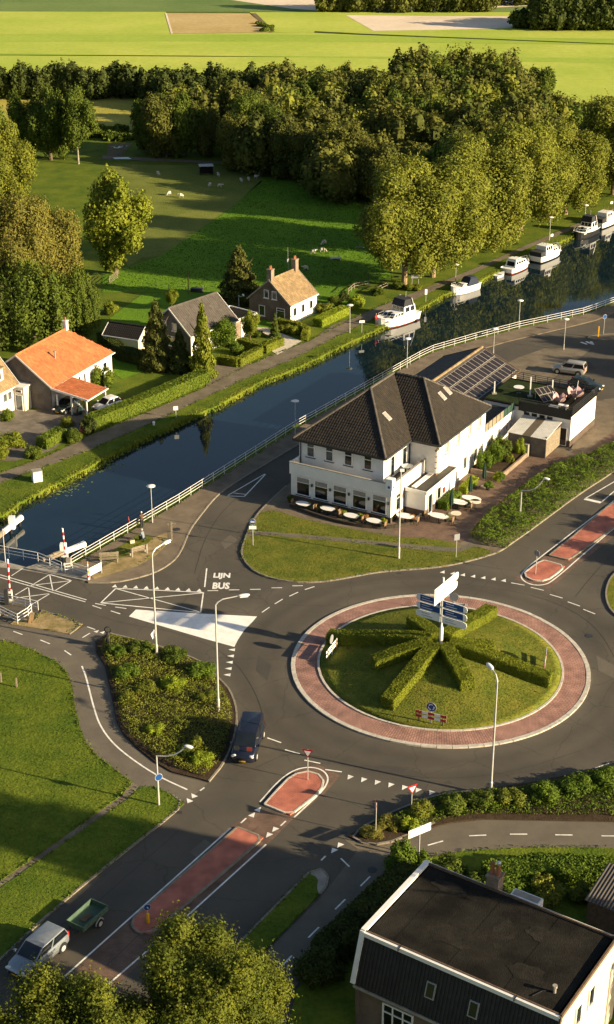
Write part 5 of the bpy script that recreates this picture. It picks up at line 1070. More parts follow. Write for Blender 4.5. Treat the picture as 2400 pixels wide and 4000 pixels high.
shrub_bed('ground_cover', 'weedy green ground cover filling the shrub island by the bridge road', [(420,2488),(392,2545),(425,2610),(450,2700),(462,2770),(478,2835),(510,2880),(600,2955),(690,3006),(800,3040),(862,2975),(892,2900),(910,2800),(896,2735),(850,2670),(780,2600),(640,2540),(520,2502)], .5, .12, 170, 'leaf_olive', ws=1.4, kind='stuff', seed=2)
shrub_bed('ground_cover', 'weedy green ground cover filling the right-hand shrub island', [(1520,3205),(1700,3125),(1850,3108),(2062,3080),(2214,3050),(2400,3010),(2600,2960),(2600,3200),(2113,3192),(1891,3190),(1760,3205),(1640,3245),(1560,3262)], .7, .13, 150, 'leaf_shrub', ws=1.3, kind='stuff', seed=3)
def bush(label, S, r, h, m='leaf_shrub', key=None, group=None, z=.05, name='bush', rz=None):
    t = thing(name, label, 'shrub', G(*S) + Vector((0, 0, z)), random.uniform(0, 6) if rz is None else rz, group); R0, H0, me = CR[key or random.choice(('bush', 'bush2'))]
    o = bpy.data.objects.new('foliage', me); C.objects.link(o); o.parent = t; o.scale = (r/R0, r/R0, h/H0); o.location = (0, 0, -.08*h); setmat(o, m); return t
gI = 'shrubs on the island by the bridge road'
for S, r, h, m, lb_ in (((470,2560),1.0,1.3,'leaf_shrub','shrub by the post at the tip of the shrub island'),((560,2550),1.3,1.4,'leaf_mid','shrub at the foot of the left tall lamp'),((690,2580),1.4,1.4,'leaf_mid','large shrub on the upper edge of the shrub island'),((790,2640),1.4,1.5,'leaf_shrub','shrub at the upper right end of the shrub island'),((500,2640),1.3,1.4,'leaf_shrub','broad shrub on the left flank of the shrub island'),((680,2690),1.2,1.5,'leaf_bright','bright green bush in the middle of the shrub island'),((570,2700),1.1,1.1,'leaf_olive','olive shrub left of the bright green bush'),((800,2740),1.0,1.0,'leaf_olive','olive shrub near the right tall lamp'),((600,2870),.9,1.1,'leaf_bright','yellowish bush on the lower left of the shrub island'),((790,2985),1.0,1.3,'leaf_bright','yellow-green bush at the lower tip of the shrub island'),((720,2950),.9,1.0,'leaf_mid','dark bush beside the yellow-green tip bush'),((770,2930),.7,1.4,'leaf_olive','upright shrub under the curved path lamp'),((500,2740),.8,.9,'leaf_olive','low shrub on the left rim of the shrub island')): bush(lb_, S, r*.95, h*.72, m, group=gI, z=.1)
gJ = 'shrubs on the right-hand island'
for S, r, h, m, lb_ in (((1520,3230),1.0,.7,'leaf_brown','brown heathery shrub at the tip by the red give-way signs'),((1450,3262),.9,.6,'leaf_brown','low brown shrub at the very tip of the right-hand bed'),((1640,3190),1.1,1.2,'leaf_olive','olive shrub behind the second give-way sign'),((1610,3245),.75,1.0,'leaf_bright','bright yellow bush beside the white direction board'),((1760,3170),1.2,1.3,'leaf_mid','rounded shrub left of the tall lamp base'),((1880,3150),1.2,1.3,'leaf_mid','rounded shrub at the foot of the tall lamp'),((2000,3140),1.2,1.2,'leaf_olive','shrub right of the tall lamp'),((2120,3120),1.3,1.3,'leaf_shrub','shrub mid-way along the right-hand bed'),((2250,3090),1.4,1.3,'leaf_shrub','large shrub towards the right end of the bed'),((2370,3070),1.4,1.3,'leaf_shrub','large shrub at the right edge of the picture by the cycle path')): bush(lb_, S, r, h, m, group=gJ, z=.1)
# gardens
for S, r, h, m, lb_ in (((408,1505),1.55,2.7,'leaf_hedge','tall clipped round-topped bush against the white barn wall'),((28,1640),.95,1.5,'leaf_hedge','clipped ball bush by the white house'),((40,1745),1.7,1.9,'leaf_box','big rounded bush at the yard corner, left edge'),((-10,1790),1.4,1.6,'leaf_box','rounded bush half outside the left edge'),((130,1785),1.1,1.3,'leaf_mid','loose shrub between yard hedge and rounded bushes'),((290,1720),1.2,1.5,'leaf_mid','shrub at the right end of the farm yard'),((340,1690),1.2,1.8,'leaf_dark','dark shrub at the end of the long hedge'),((265,1665),.9,1.2,'leaf_olive','small shrub under the carport side'),
    ((925,1380),1.0,1.6,'leaf_shrub','leafy shrub inside the L-shaped box hedge'),((975,1402),.7,.9,'flower_white','bush of pale flowers behind the box hedge corner'),((1010,1315),.9,.9,'leaf_mid','low shrub at the top of the gravel driveway'),((1040,1355),.8,.8,'leaf_dark','dark shrub inside the driveway box hedge'),((1110,1300),1.1,1.2,'leaf_olive','shrub in the cottage garden left of the path'),((1150,1305),.8,1.3,'leaf_yellow','yellowish shrub in the cottage garden'),((1260,1225),1.3,1.6,'leaf_olive','bush at the far corner of the brick cottage'),((1310,1190),1.2,1.4,'leaf_mid','dark bush behind the cottage corner'),((1390,1200),1.5,1.8,'leaf_bright','bright bush at the end of the cottage garden'),((1345,1175),1.0,1.4,'leaf_dark','dark bush by the wooden pens'),((1620,1130),1.4,.9,'reed','tuft of tall pale grass beside the notice board'),((1560,1125),1.2,1.0,'leaf_mid','undergrowth at the foot of the leaning tree'),((1475,1150),1.1,1.1,'leaf_mid','shrub beside the wooden pens'),((440,1225),1.3,1.6,'leaf_yellow','pale bush by the field gate')):
    bush(lb_, S, r, h, m)
for S, r, h, m, lb_ in (((1560,3400),1.1,2.6,'leaf_shrub','tall leafy shrub at the white gable corner of the mansard house'),((1640,3400),1.0,1.8,'leaf_shrub','shrub behind the white direction board'),((1760,3430),1.4,1.3,'leaf_mid','shrub on the lawn edge behind the mansard house'),((1880,3470),1.2,1.2,'leaf_mid','shrub beside the chimney of the mansard house'),((2150,3520),1.4,1.6,'leaf_olive','feathery grass-like bush behind the mansard house'),((2270,3520),1.0,1.2,'leaf_olive','smaller feathery bush beside the corrugated shed'),((2010,3490),1.5,1.3,'leaf_shrub','spreading shrub behind the roof box of the mansard house'),((1330,3720),1.5,2.2,'leaf_dark','dark shrub left of the mansard house'),((1240,3820),1.6,2.4,'leaf_dark','dark shrub at the lower left of the mansard house'),((1420,3640),1.4,2.0,'leaf_dark','dark shrub halfway along the cycle path hedge')): bush(lb_, S, r, h, m)
# hotel garden bed
HM = Matrix.Translation((8.0, 144.7, .1)) @ Matrix.Rotation(R(-30), 4, 'Z')
def HL(x, y, z=0): return HM @ Vector((x, y, z))
bed = thing('raised_bed', 'raised brick planting bed along the hotel side wall', 'planter', HM.translation, R(-30))
for x0, x1, y0, y1 in ((6.6, 6.8, 14.6, 22.2), (3.1, 6.6, 14.6, 14.8), (3.1, 6.6, 22.0, 22.2)): solid(bed, 'low_wall', 'brick_buff', rect(x0, x1, y0, y1), 0, .55)
solid(bed, 'earth', 'soil', rect(3.0, 6.6, 14.8, 22.0), 0, .42); solid(bed, 'pillar', 'concrete', rect(6.35, 6.85, 21.75, 22.25), 0, 1.5)
def bushH(label, x, y, r, h, m, z=.05): 
    p = HL(x, y, z); t = thing('bush', label, 'shrub', p, random.uniform(0, 6)); R0, H0, me = CR[random.choice(('bush', 'bush2'))]; o = bpy.data.objects.new('foliage', me); C.objects.link(o); o.parent = t; o.scale = (r, r, h/1.4); setmat(o, m)
for a in (('tall shrub at the near end of the raised hotel bed', 4.2, 15.8, 1.0, 2.0, 'leaf_shrub'), ('conifer-like shrub in the middle of the raised hotel bed', 4.6, 17.8, 1.0, 2.3, 'leaf_shrub'), ('broad shrub at the far end of the raised hotel bed', 4.6, 20.2, 1.4, 2.0, 'leaf_mid'), ('climbing plant beside the raised bed pillar', 6.0, 21.4, .6, 1.9, 'leaf_bright'), ('yellow-green bush at the corner of the raised bed', 6.6, 14.0, .6, .9, 'leaf_bright'), ('low shrub in front of the raised bed plants', 6.0, 18.6, .6, .9, 'leaf_olive')): bushH(*a, z=.4 if a[2] > 14.5 else .1)
# low hedge and greenery around the terrace
pts = [HL(x, y) for x, y in ((4.6, 4.4), (4.6, 7.6))]; hedge('terrace_hedge', 'low dark clipped hedge beside the hotel porch', [(p.x, p.y) for p in pts], 1.1, 1.0, .16, 110, 'leaf_shrub', lambda x, y: .1, None, True)
pts = [HL(x, y) for x, y in ((4.7, 9.2), (4.6, 12.2))]; hedge('terrace_hedge', 'low green hedge along the sunny hotel side wall', [(p.x, p.y) for p in pts], .9, .8, .16, 110, 'leaf_bright', lambda x, y: .1, None, True)
# ------------------------------------------------------------ foreground trees
tree('roadside_tree', 'leafy tree at the bottom left corner in front of the silver car', Vector((-12.7, 63.8, 0)), 'near1', 10.1, 4.7, 1.4, 'leaf_near', tr=.3)
tree('roadside_tree', 'taller leafy tree at the bottom centre over the dark road', Vector((-5.6, 67.6, 0)), 'near2', 9.9, 5.1, 1.3, 'leaf_near', tr=.3)
# trees just outside the right edge whose shade falls across the junction
for i, (x, y, h, r) in enumerate(((40,132,4.6,2.6),(43.5,138,5.2,2.6),(47,144,5,2.6),(51,151,5.4,3),(74,176,13,5),(66,190,11,4),(30,72,18,4.2),(37,69.4,21,4.2),(44,66.7,21,4.2),(51,64,21,4.2),(84,200,15,5))): tree('roadside_tree', 'broadleaf tree standing just beyond the right edge, shading the road', Vector((x, y, 0)), ('rnd1','rnd2','rnd3')[i % 3], h, r, 2 if h > 8 else .2, 'leaf_mid', 'trees beyond the right edge')
# ------------------------------------------------------------ grass blades
def tufts(name, label, polys, dens, size, m, z=.1, zf=None, ex=None, world=False, seed=5, up=1.0):
    q = np.random.default_rng(seed); V = []
    for S in polys:
        P_ = S if world else GP(S); A = np.array(P_); x0, y0 = A.min(0); x1, y1 = A.max(0); n = int((x1-x0)*(y1-y0)*dens); X, Y = q.uniform(x0, x1, n), q.uniform(y0, y1, n); k = inside(X, Y, P_)
        k &= (wob(X, Y, .8, 3)*.35+q.random(n)) > .2; X, Y = X[k], Y[k]; Z = np.full(len(X), z) if zf is None else np.array([zf(a, b) for a, b in zip(X, Y)])
        s_ = size*(.5+q.random(len(X))); a = q.random(len(X))*6.28; dx, dy = np.cos(a)*s_*.35, np.sin(a)*s_*.35; lx, ly = q.normal(0, .35, len(X))*s_, q.normal(0, .35, len(X))*s_; hh = s_*up
        V.append(np.stack([np.stack([X-dx, Y-dy, Z], 1), np.stack([X+dx, Y+dy, Z], 1), np.stack([X+dx*.4+lx, Y+dy*.4+ly, Z+hh], 1), np.stack([X-dx*.4+lx, Y-dy*.4+ly, Z+hh], 1)], 1))
    return stuff(obj(name, quads(name, np.concatenate(V)), m), label, 'grass')
tufts('lawn_grass', 'short mown grass of the lawns beside the cycle path', [[(0,2512),(47,2517),(135,2551),(222,2595),(257,2633),(273,2683),(286,2764),(303,2838),(330,2905),(377,2959),(438,3010),(508,3062),(0,3432),(-60,3400),(-60,2512)], [(545,3085),(606,3082),(670,3112),(708,3142),(404,3386),(0,3740),(-60,3700),(0,3484),(260,3300),(500,3135)], [(1080,3552),(1200,3430),(1230,3440),(1235,3490),(1011,3728),(800,3990),(700,3990)]], 70, .075, 'grass_blade', .08, up=.6)
tufts('lawn_grass', 'dry mown grass of the hotel front lawn', [[(1003,2022),(985,2072),(1060,2078),(1300,2096),(1700,2132),(1690,2106),(1540,2096),(1330,2060),(1160,2024),(1075,1994),(1023,2000)], [(968,2094),(956,2173),(1005,2232),(1110,2264),(1288,2264),(1455,2232),(1743,2208),(1864,2179),(1930,2158),(1860,2136),(1700,2156),(1300,2116)]], 55, .075, 'grass_blade', .125, up=.6)
tufts('mound_grass', 'rough mown grass of the roundabout mound', [[(RC.x+10.2*math.cos(a/10), RC.y+10.2*math.sin(a/10)) for a in range(63)]], 65, .075, 'grass_blade', zf=rz_, world=True, up=.6)
bnd = [(a, b) for a, b in bankL]
rp_ = []
for a, b in zip(bnd, bnd[1:]): rp_.append([(a[0]+.2, a[1]-.14), (b[0]+.2, b[1]-.14), (b[0]-.35, b[1]+.24), (a[0]-.35, a[1]+.24)])
tufts('bank_reeds', 'tall pale reedy grass along the far canal bank', rp_, 80, .13, 'reed', -.05, world=True, seed=8)
rq_ = []
for a, b in zip(bnd, bnd[1:]): rq_.append([(a[0]+.5, a[1]-.34), (b[0]+.5, b[1]-.34), (b[0]+.02, b[1]-.02), (a[0]+.02, a[1]-.02)])
tufts('bank_sedge', 'sedge and rushes hanging over the water at the far bank', rq_, 30, .26, 'reed', WZ+.1, world=True, seed=18)
tufts('meadow_grass', 'rough tussocky grass of the meadow behind the houses', [[(1035,696),(1150,718),(1380,748),(1480,1016),(1530,1080),(1300,1125),(400,1138),(400,1080),(620,1008),(905,818)]], 9, .2, 'grass_meadow', .03, seed=9, up=.55)
tufts('verge_weeds', 'scattered weeds along the towpath verge', [[(0,1900),(302,1792),(647,1640),(977,1484),(1139,1418),(1400,1288),(1385,1318),(1166,1424),(923,1530),(647,1660),(162,1908),(0,2000)]], 40, .1, 'grass_blade', 0, seed=10, up=.6)
# duckweed rafts by the far bank
wv = []
for S, n_, sp in (((205,1905),220,1.6),((390,1815),150,1.3),((250,1880),160,1.4),((500,1748),120,1.0),((1150,1446),80,.8)):
    c = G(*S, WZ); q = np.random.default_rng(S[0]); X = c.x+q.normal(0, sp*.55, n_)*.83+q.normal(0, sp, n_)*.56; Y = c.y+q.normal(0, sp*.4, n_)+q.normal(0, sp*.6, n_); wv.append(leafquads(np.stack([X, Y, np.full(n_, WZ+.015)], 1), np.tile([0, 0, 40.], (n_, 1)), .3, .2, .8, q)*np.array([1, 1, 1]))
wv = np.concatenate(wv); wv[:, :, 2] = WZ+.012; stuff(obj('pond_weed', quads('pond_weed', wv), 'weed'), 'floating green weed at the edge of the canal', 'water plants')

# ragged grass edges creeping over kerbs and paths
def edge_tufts(name, label, lines, m, z=.1, seed=30, n=16, size=.13):
    q = np.random.default_rng(seed); V = []
    for S in lines:
        W_ = np.array(smooth(GP(S), 1))
        for a, b in zip(W_, W_[1:]):
            L_ = np.hypot(*(b-a)); k = int(L_*n)
            if k < 1: continue
            t = q.random(k); X = a[0]+(b[0]-a[0])*t+q.normal(0, .11, k); Y = a[1]+(b[1]-a[1])*t+q.normal(0, .11, k); kk = (wob(X, Y, 1.9, 4)+q.random(k)*1.2) > .35; X, Y = X[kk], Y[kk]
            s_ = size*(.5+q.random(len(X))); an = q.random(len(X))*6.28; dx, dy = np.cos(an)*s_*.4, np.sin(an)*s_*.4; lx, ly = q.normal(0, .4, len(X))*s_, q.normal(0, .4, len(X))*s_; Z = np.full(len(X), z)
            V.append(np.stack([np.stack([X-dx, Y-dy, Z], 1), np.stack([X+dx, Y+dy, Z], 1), np.stack([X+dx*.4+lx, Y+dy*.4+ly, Z+s_*.7], 1), np.stack([X-dx*.4+lx, Y-dy*.4+ly, Z+s_*.7], 1)], 1))
    return stuff(obj(name, quads(name, np.concatenate(V)), m), label, 'grass')
edge_tufts('edge_grass', 'ragged grass creeping over kerbs and path edges', [lawnI[2:-1], verge2[:8], [(519,3060),(472,3113),(240,3278),(0,3446)], [(552,3076),(500,3125),(260,3290),(0,3474)], plotA[3:20], [(961,3659),(1080,3540),(1180,3440),(1222,3398)], [(1249,3497),(1130,3620),(1011,3740),(900,3860)], [(1678,3353),(1810,3328),(2012,3315),(2214,3312),(2400,3317)], [(968,2078),(1060,2078),(1300,2098),(1700,2135)], [(966,2089),(1060,2091),(1300,2112),(1700,2152)], [(124,2436),(162,2388),(262,2420),(323,2439),(270,2478),(180,2462)]], 'grass_blade', .1)
edge_tufts('edge_weeds', 'weeds growing along the towpath edges and the canal pavement', [[(0,1849),(162,1793),(377,1690),(539,1626),(800,1515),(1031,1399),(1220,1329),(1400,1232),(1600,1150)], [(1600,1180),(1400,1275),(1139,1408),(977,1474),(800,1556),(647,1629),(458,1712),(302,1780),(0,1889)], [(300,2206),(545,2062),(701,1970),(900,1842),(1154,1684)], [(350,2245),(480,2170),(600,2100),(660,2120),(540,2210)]], 'grass_blade', .06, 31, 14, .16)
# ============================================================ OBJECTS
UP = Vector((0, 0, 1))
# ------------------------------------------------------------ street lamps
def tall_lamp(label, base, head, h=9.9, hz=10.5, r=.09, drop=0):
    b0 = G(*base); hd = G(*head, hz); t = thing('street_lamp', label, 'street lamp', b0); d = hd-b0; d = Vector((d.x, d.y, 0)); L_ = d.length; d = d.normalized() if L_ > .01 else Vector((1, 0, 0))
    B().tube([(0, 0, -.2), (0, 0, 1.2), (0, 0, 1.25), (0, 0, h*.6), (0, 0, h)], [r*1.5, r*1.4, r*1.05, r*.85, r*.7], 10).build('pole', 'galvanised', t)
    arm = [Vector((0, 0, h-.01)), d*.08*L_+UP*(h+.22), d*.25*L_+UP*(h+.45), d*.6*L_+UP*(hz-.06), d*L_*.8+UP*hz]; B().tube(arm, [r*.7, r*.62, r*.55, r*.5, r*.45], 8).build('arm', 'galvanised', t)
    a = math.atan2(d.y, d.x); M = Matrix.Translation(d*L_+UP*hz) @ Matrix.Rotation(a, 4, 'Z'); l = B().ell((0, 0, .02), (.5, .19, .11), 12, 8, M).build('lamp_head', 'white_paint', t, smooth=True); B().box(-.33, .33, -.13, .13, -.12, -.05, M).build('lens', 'lamp_clear', l)
    B().box(-.06, .06, -.11, -.07, .5, .95, Matrix.Rotation(a, 4, 'Z')).build('service_door', 'grey_metal', t); return t
L1 = tall_lamp('tall street lamp with white head at the upper edge of the shrub island', (613,2568), (652,2117))
tall_lamp('tall street lamp near the dark van, on the right rim of the shrub island', (854,2781), (953,2326))
tall_lamp('tall street lamp in front of the roundabout, rising from the right-hand shrubs', (1917,3108), (1915,2603))
def curved_lamp(label, base, head, h=4.4, hz=5.6):
    b0 = G(*base); hd = G(*head, hz); t = thing('path_lamp', label, 'street lamp', b0); d = hd-b0; d = Vector((d.x, d.y, 0)); L_ = d.length; d.normalize()
    pts = [Vector((0, 0, -.2)), Vector((0, 0, h*.5)), Vector((0, 0, h))] + [d*(L_*.9*math.sin(a))+UP*(h+(hz-h)*1.12*(1-math.cos(a))) for a in (.35, .7, 1.05)] + [d*L_*.97+UP*hz]
    B().tube(pts, [.09, .075, .06, .055, .05, .045, .04], 10).build('pole', 'galvanised', t); M = Matrix.Translation(d*(L_+.12)+UP*(hz-.02)) @ Matrix.Rotation(math.atan2(d.y, d.x), 4, 'Z') @ Matrix.Rotation(R(6), 4, 'Y')
    l = B().ell((0, 0, 0), (.36, .16, .11), 12, 8, M).build('lamp_head', 'white_paint', t, smooth=True); B().box(-.24, .24, -.1, .1, -.12, -.05, M).build('lens', 'lamp_clear', l); return t
L4 = curved_lamp('curved path lamp carrying a round blue sign, beside the left cycle path', (621,3148), (731,2915))
curved_lamp('curved lamp rising out of the hedge bed by the north-east road', (2032,2027), (2132,1868), 3.2, 5.0)
curved_lamp('small curved lamp between the dark-roofed house and the spruce', (934,1205), (950,1150), 2.0, 2.9)
b0 = G(1558,2185); t = thing('lamp_post', 'slender straight pole on the hotel lawn with a small white head', 'street lamp', b0 + UP*.12); B().tube([(0,0,-.2),(0,0,1.2),(0,0,1.25),(0,0,9.3)], [.13,.13,.08,.055], 10).build('pole', 'galvanised', t); B().box(-.1,.32,-.1,.1,9.25,9.5).build('lamp_head', 'white_paint', t)
gL = 'round-topped lamps along the canal and car park'
def disc_lamp(label, base, h=4.1, z=.1):
    t = thing('disc_lamp', label, 'street lamp', G(*base) + UP*z, 0, gL); B().tube([(0,0,-.2),(0,0,.7),(0,0,.72),(0,0,h-.15)], [.07,.07,.045,.04], 8).build('pole', 'galvanised', t)
    B().lathe([(.06,h-.2),(.12,h-.1),(.44,h-.02),(.46,h+.02),(.3,h+.09),(.08,h+.13)], 16).build('lamp_shade', 'white_paint', t, smooth=True); return t
for lb_, S, h in (('disc-topped lamp beside the white fence near the two anglers',(596,2045),4.1),('disc-topped lamp behind the hotel front corner by the fence',(1154,1698),4.1),('disc-topped lamp at the fence behind the hotel roof',(1590,1440),4.0),('disc-topped lamp on the fence opposite the moored boats',(2027,1284),4.0),('disc-topped lamp at the grass strip of the car park',(2203,1366),4.2),('disc-topped lamp just behind the solar-panel roof',(1928,1388),3.6)): disc_lamp(lb_, S, h)
for lb_, S, h in (('disc-topped lamp on the far bank beside the bright clipped hedge',(1367,1300),4.0),('thin lamp on the far bank between the two nearest moored boats',(1780,1105),2.9),('thin lamp standing behind the boat with the flag',(2147,938),3.9),('slender lamp on the far bank behind the last two boats',(2285,872),3.2)): disc_lamp(lb_, S, h, 0)
# ------------------------------------------------------------ signs
def disc(par, M, r, m='sign_blue', rim='sign_white', name='sign_disc', back='sign_grey'):
    o = B().lathe([(r, -.012), (r, .012)], 24, M=M).build(name, back, par); B().lathe([(r*.99, .012), (r*.99, .016)], 24, M=M).build('sign_rim', rim, o); B().lathe([(r*.93, .016), (r*.93, .020)], 24, M=M).build('sign_face', m, o); return o
def facing(p, ang, tilt=90): return Matrix.Translation(p) @ Matrix.Rotation(ang, 4, 'Z') @ Matrix.Rotation(R(90), 4, 'Y')     # local z = facing direction; local -x up
def arrow_ring(par, M, r):
    for k in range(3):
        b = B(); a0 = k*2.094+.5; n = 6; vi = []; vo = []
        for i in range(n+1): a = a0+i*.2; vi.append((r*.46*math.cos(a), r*.46*math.sin(a), .022)); vo.append((r*.66*math.cos(a), r*.66*math.sin(a), .022))
        b.add([M @ Vector(p) for p in vi+vo], [(i, n+1+i, n+2+i, i+1) for i in range(n)])
        a = a0+n*.2; b.add([M @ Vector(p) for p in ((r*.36*math.cos(a), r*.36*math.sin(a), .022), (r*.78*math.cos(a), r*.78*math.sin(a), .022), (r*.56*math.cos(a+.42), r*.56*math.sin(a+.42), .022))], [(0, 1, 2)]); b.build('arrow', 'sign_white', par)
def roundabout_sign(label, S, ang):
    p = G(*S, .35); p.z = rz_(p.x, p.y) if math.hypot(p.x-RC.x, p.y-RC.y) < 10.4 else .15
    t = thing('roundabout_sign', label, 'road sign', p, ang-R(90), 'roundabout direction signs')       # local +y = facing direction
    for x in (-1.0, 0, 1.0): B().box(x-.05, x+.05, -.06, 0, -.2, 1.0 if x else 1.15).build('post', 'wood' if x else 'galvanised', t)
    for z in (.38, .76):
        B().box(-1.3, 1.295, .002, .016, z, z+.24).build('board_back', 'sign_white', t)
        for i in range(5): B().box(-1.3+i*.52, -1.3+i*.52+.515, .018, .03, z, z+.24).build('board_block', 'sign_red' if i % 2 == 0 else 'sign_white', t)
    M = facing((0, .03, 1.55), R(90)); d = disc(t, M, .42); arrow_ring(d, M, .42); return t
roundabout_sign('blue roundabout arrow sign over red and white boards at the front of the island', (1684,2822), R(-112))
roundabout_sign('pale backs of a round sign and boards beside the long left hedge arm', (1297,2556), R(158))
roundabout_sign('round sign and boards seen edge-on at the right rim of the island', (2130,2606), R(-12))
roundabout_sign('grey back of a round sign and boards behind the tall signpost', (1772,2390), R(75))
def pole(par, h, r=.035, m='galvanised'): return B().tube([(0, 0, -.2), (0, 0, h)], r, 8).build('pole', m, par)
def give_way(label, S, ang, h=2.7, z=.12):
    t = thing('give_way_sign', label, 'road sign', G(*S)+UP*z, 0, 'give way signs'); pole(t, h)
    M = facing((0, 0, h-.38), ang); M.translation += Vector((math.cos(ang), math.sin(ang), 0))*.05
    def tri(s, z0, z1, m, par, nm):
        P_ = [(-.38*s-.02, .44*s), (-.38*s-.02, -.44*s), (.38*s-.02, 0)]; vs = [M @ Vector((x, y, z)) for z in (z0, z1) for x, y in P_]; return fixn(B().add(vs, [(0, 1, 2), (3, 5, 4), (0, 3, 4, 1), (1, 4, 5, 2), (2, 5, 3, 0)]).build(nm, m, par))
    o = tri(1, -.012, .012, 'sign_red', t, 'sign_plate'); tri(.62, .013, .018, 'sign_white', o, 'sign_face'); return t
give_way('inverted red triangle sign on the red splitter island of the south-west arm', (1203,3052), R(-105), 2.75)
give_way('red triangle sign on a post in the shrubs at the roundabout edge', (1607,3186), R(-60), 2.55)
give_way('red triangle sign seen almost edge-on at the tip of the right-hand shrub bed', (1468,3272), R(-175), 2.9)
t = thing('plain_sign', 'thin post with faint sign back on the north-east splitter island', 'road sign', G(2093,2246)+UP*.12); pole(t, 2.5); disc(t, facing((0, 0, 2.2), R(50)), .3)
# tall direction signpost on the mound
hub = RC+UP*dome_z(0); t = thing('direction_signpost', 'tall white signpost with stacked white and blue direction boards on the roundabout', 'signpost', hub)
B().tube([(0,0,-.2),(0,0,1.9)], .17, 14).tube([(0,0,1.9),(0,0,2.2)], [.17,.09], 14).tube([(0,0,2.2),(0,0,6.75)], .085, 12).build('pole', 'white_paint', t)
def fboard(z, ang, s0, s1, h, m, rows=2, off=.1, tx='sign_white'):
    M = Matrix.Translation((0, 0, z)) @ Matrix.Rotation(ang, 4, 'Z'); o = B().box(s0, s1, -off-.05, -off, -h/2, h/2, M).build('direction_board', 'sign_white', t)
    tip = 1 if abs(s1) > abs(s0) else -1; e = s1 if tip > 0 else s0
    vs = [M @ Vector((e+tip*.34*c, y, h/2*s)) for y in (-off-.05, -off) for c, s in ((0, -1), (.75, -.75), (1, 0), (.75, .75), (0, 1))]; fixn(B().add(vs, [(0, 1, 2, 3, 4), (9, 8, 7, 6, 5)]+[(i, i+1, i+6, i+5) for i in range(4)]+[(4, 0, 5, 9)]).build('board_tip', 'sign_white', o))
    B().box(s0+.05, s1-.05, -off-.056, -off-.051, -h/2+.05, h/2-.05, M).build('board_face', m, o); a = s0+.3 if tip > 0 else s0+.2; w_ = abs(s1-s0)-.6
    for k in range(rows): B().box(a, a+w_*(.75 if k else .55), -off-.061, -off-.057, h*.14-k*h*.34, h*.14-k*h*.34+.05, M).build('text_line', tx, o)
for z, sid in ((4.35, 1), (3.6, 1), (2.85, 1), (4.35, -1), (3.6, -1), (2.85, -1)):
    white = z < 3; fboard(z, R(-33), .1 if sid > 0 else -2.1, 2.1 if sid > 0 else -.1, .66, 'sign_white' if white else 'sign_blue', 2, .1, 'sign_grey' if white else 'sign_white')
for z, e in ((6.0, 2.15), (5.2, 2.0)): fboard(z, R(57), -1.75, e, .72, 'sign_white', 2, .1, 'sign_pale_blue')
for z in (3.2, 4.0, 5.6): B().box(-.14, .14, -.14, .14, z-.06, z+.06).build('clamp', 'galvanised', t)
t = thing('bus_lane_sign', 'round blue bus-lane sign above a white plate on the hotel road corner', 'road sign', G(989,2134)+UP*.12); pole(t, 2.9); M = facing((0, -.05, 2.6), R(-100)); d = disc(t, M, .33); B().box(-.1, .1, -.2, .2, .022, .026, M).build('bus_emblem', 'sign_white', d); B().box(-.36, .36, -.08, -.05, 1.8, 2.15).build('lower_plate', 'sign_white', t)
t = thing('square_sign', 'grey-blue rectangular sign on a pole at the hotel lawn corner', 'road sign', G(1782,2180)+UP*.12); pole(t, 2.5); B().box(-.3, .3, -.05, -.02, 1.85, 2.5, Matrix.Rotation(R(25), 4, 'Z')).build('sign_plate', 'sign_grey', t)
t = thing('cycle_direction_sign', 'white finger boards on a post by the mansard house corner', 'signpost', G(1637,3345)); pole(t, 2.6, .05)
for z in (2.05, 2.4): B().box(-1.0, .95, -.04, .0, z-.15, z+.15, Matrix.Rotation(R(33), 4, 'Z')).build('finger_board', 'sign_white', t)
for sx, lb_ in ((1575, 'short pale post at the shrub beside the white finger boards'),): tag(B().box(-.06, .06, -.06, .06, 0, 1.1).build('marker_post', 'wood', None, G(sx,3345)), lb_, 'post')
t = thing('keep_right_bollard', 'yellow bollard topped by a round blue sign on the long red strip', 'bollard', G(579,3610)+UP*.12); B().lathe([(.11,0),(.11,.72),(.09,.76)], 14).build('bollard_body', 'sign_yellow', t); pole(t, 1.15, .03); M = facing((0, -.04, 1.3), R(-75)); d = disc(t, M, .24); B().box(-.02, .14, -.03, .03, .022, .026, M @ Matrix.Rotation(R(35), 4, 'Z')).build('arrow', 'sign_white', d)
# signs on the lamps (they stand on other things, so they are things)
disc(thing('path_sign', 'round blue cycle path sign fixed to the curved path lamp', 'road sign', G(621,3148)+UP*2.6), facing((.1, -.1, 0), R(-60)), .3)
t = thing('triangular_sign', 'white back of a triangular sign on the tall lamp by the shrub island', 'road sign', G(613,2568)+UP*2.2); M = facing((-.25, -.1, 0), R(165)); fixn(B().add([M @ Vector(p) for p in ((-.38,.44,0),(-.38,-.44,0),(.38,0,0),(-.38,.44,.02),(-.38,-.44,.02),(.38,0,.02))], [(0,2,1),(3,4,5),(0,1,4,3),(1,2,5,4),(2,0,3,5)]).build('sign_plate', 'sign_white', t))
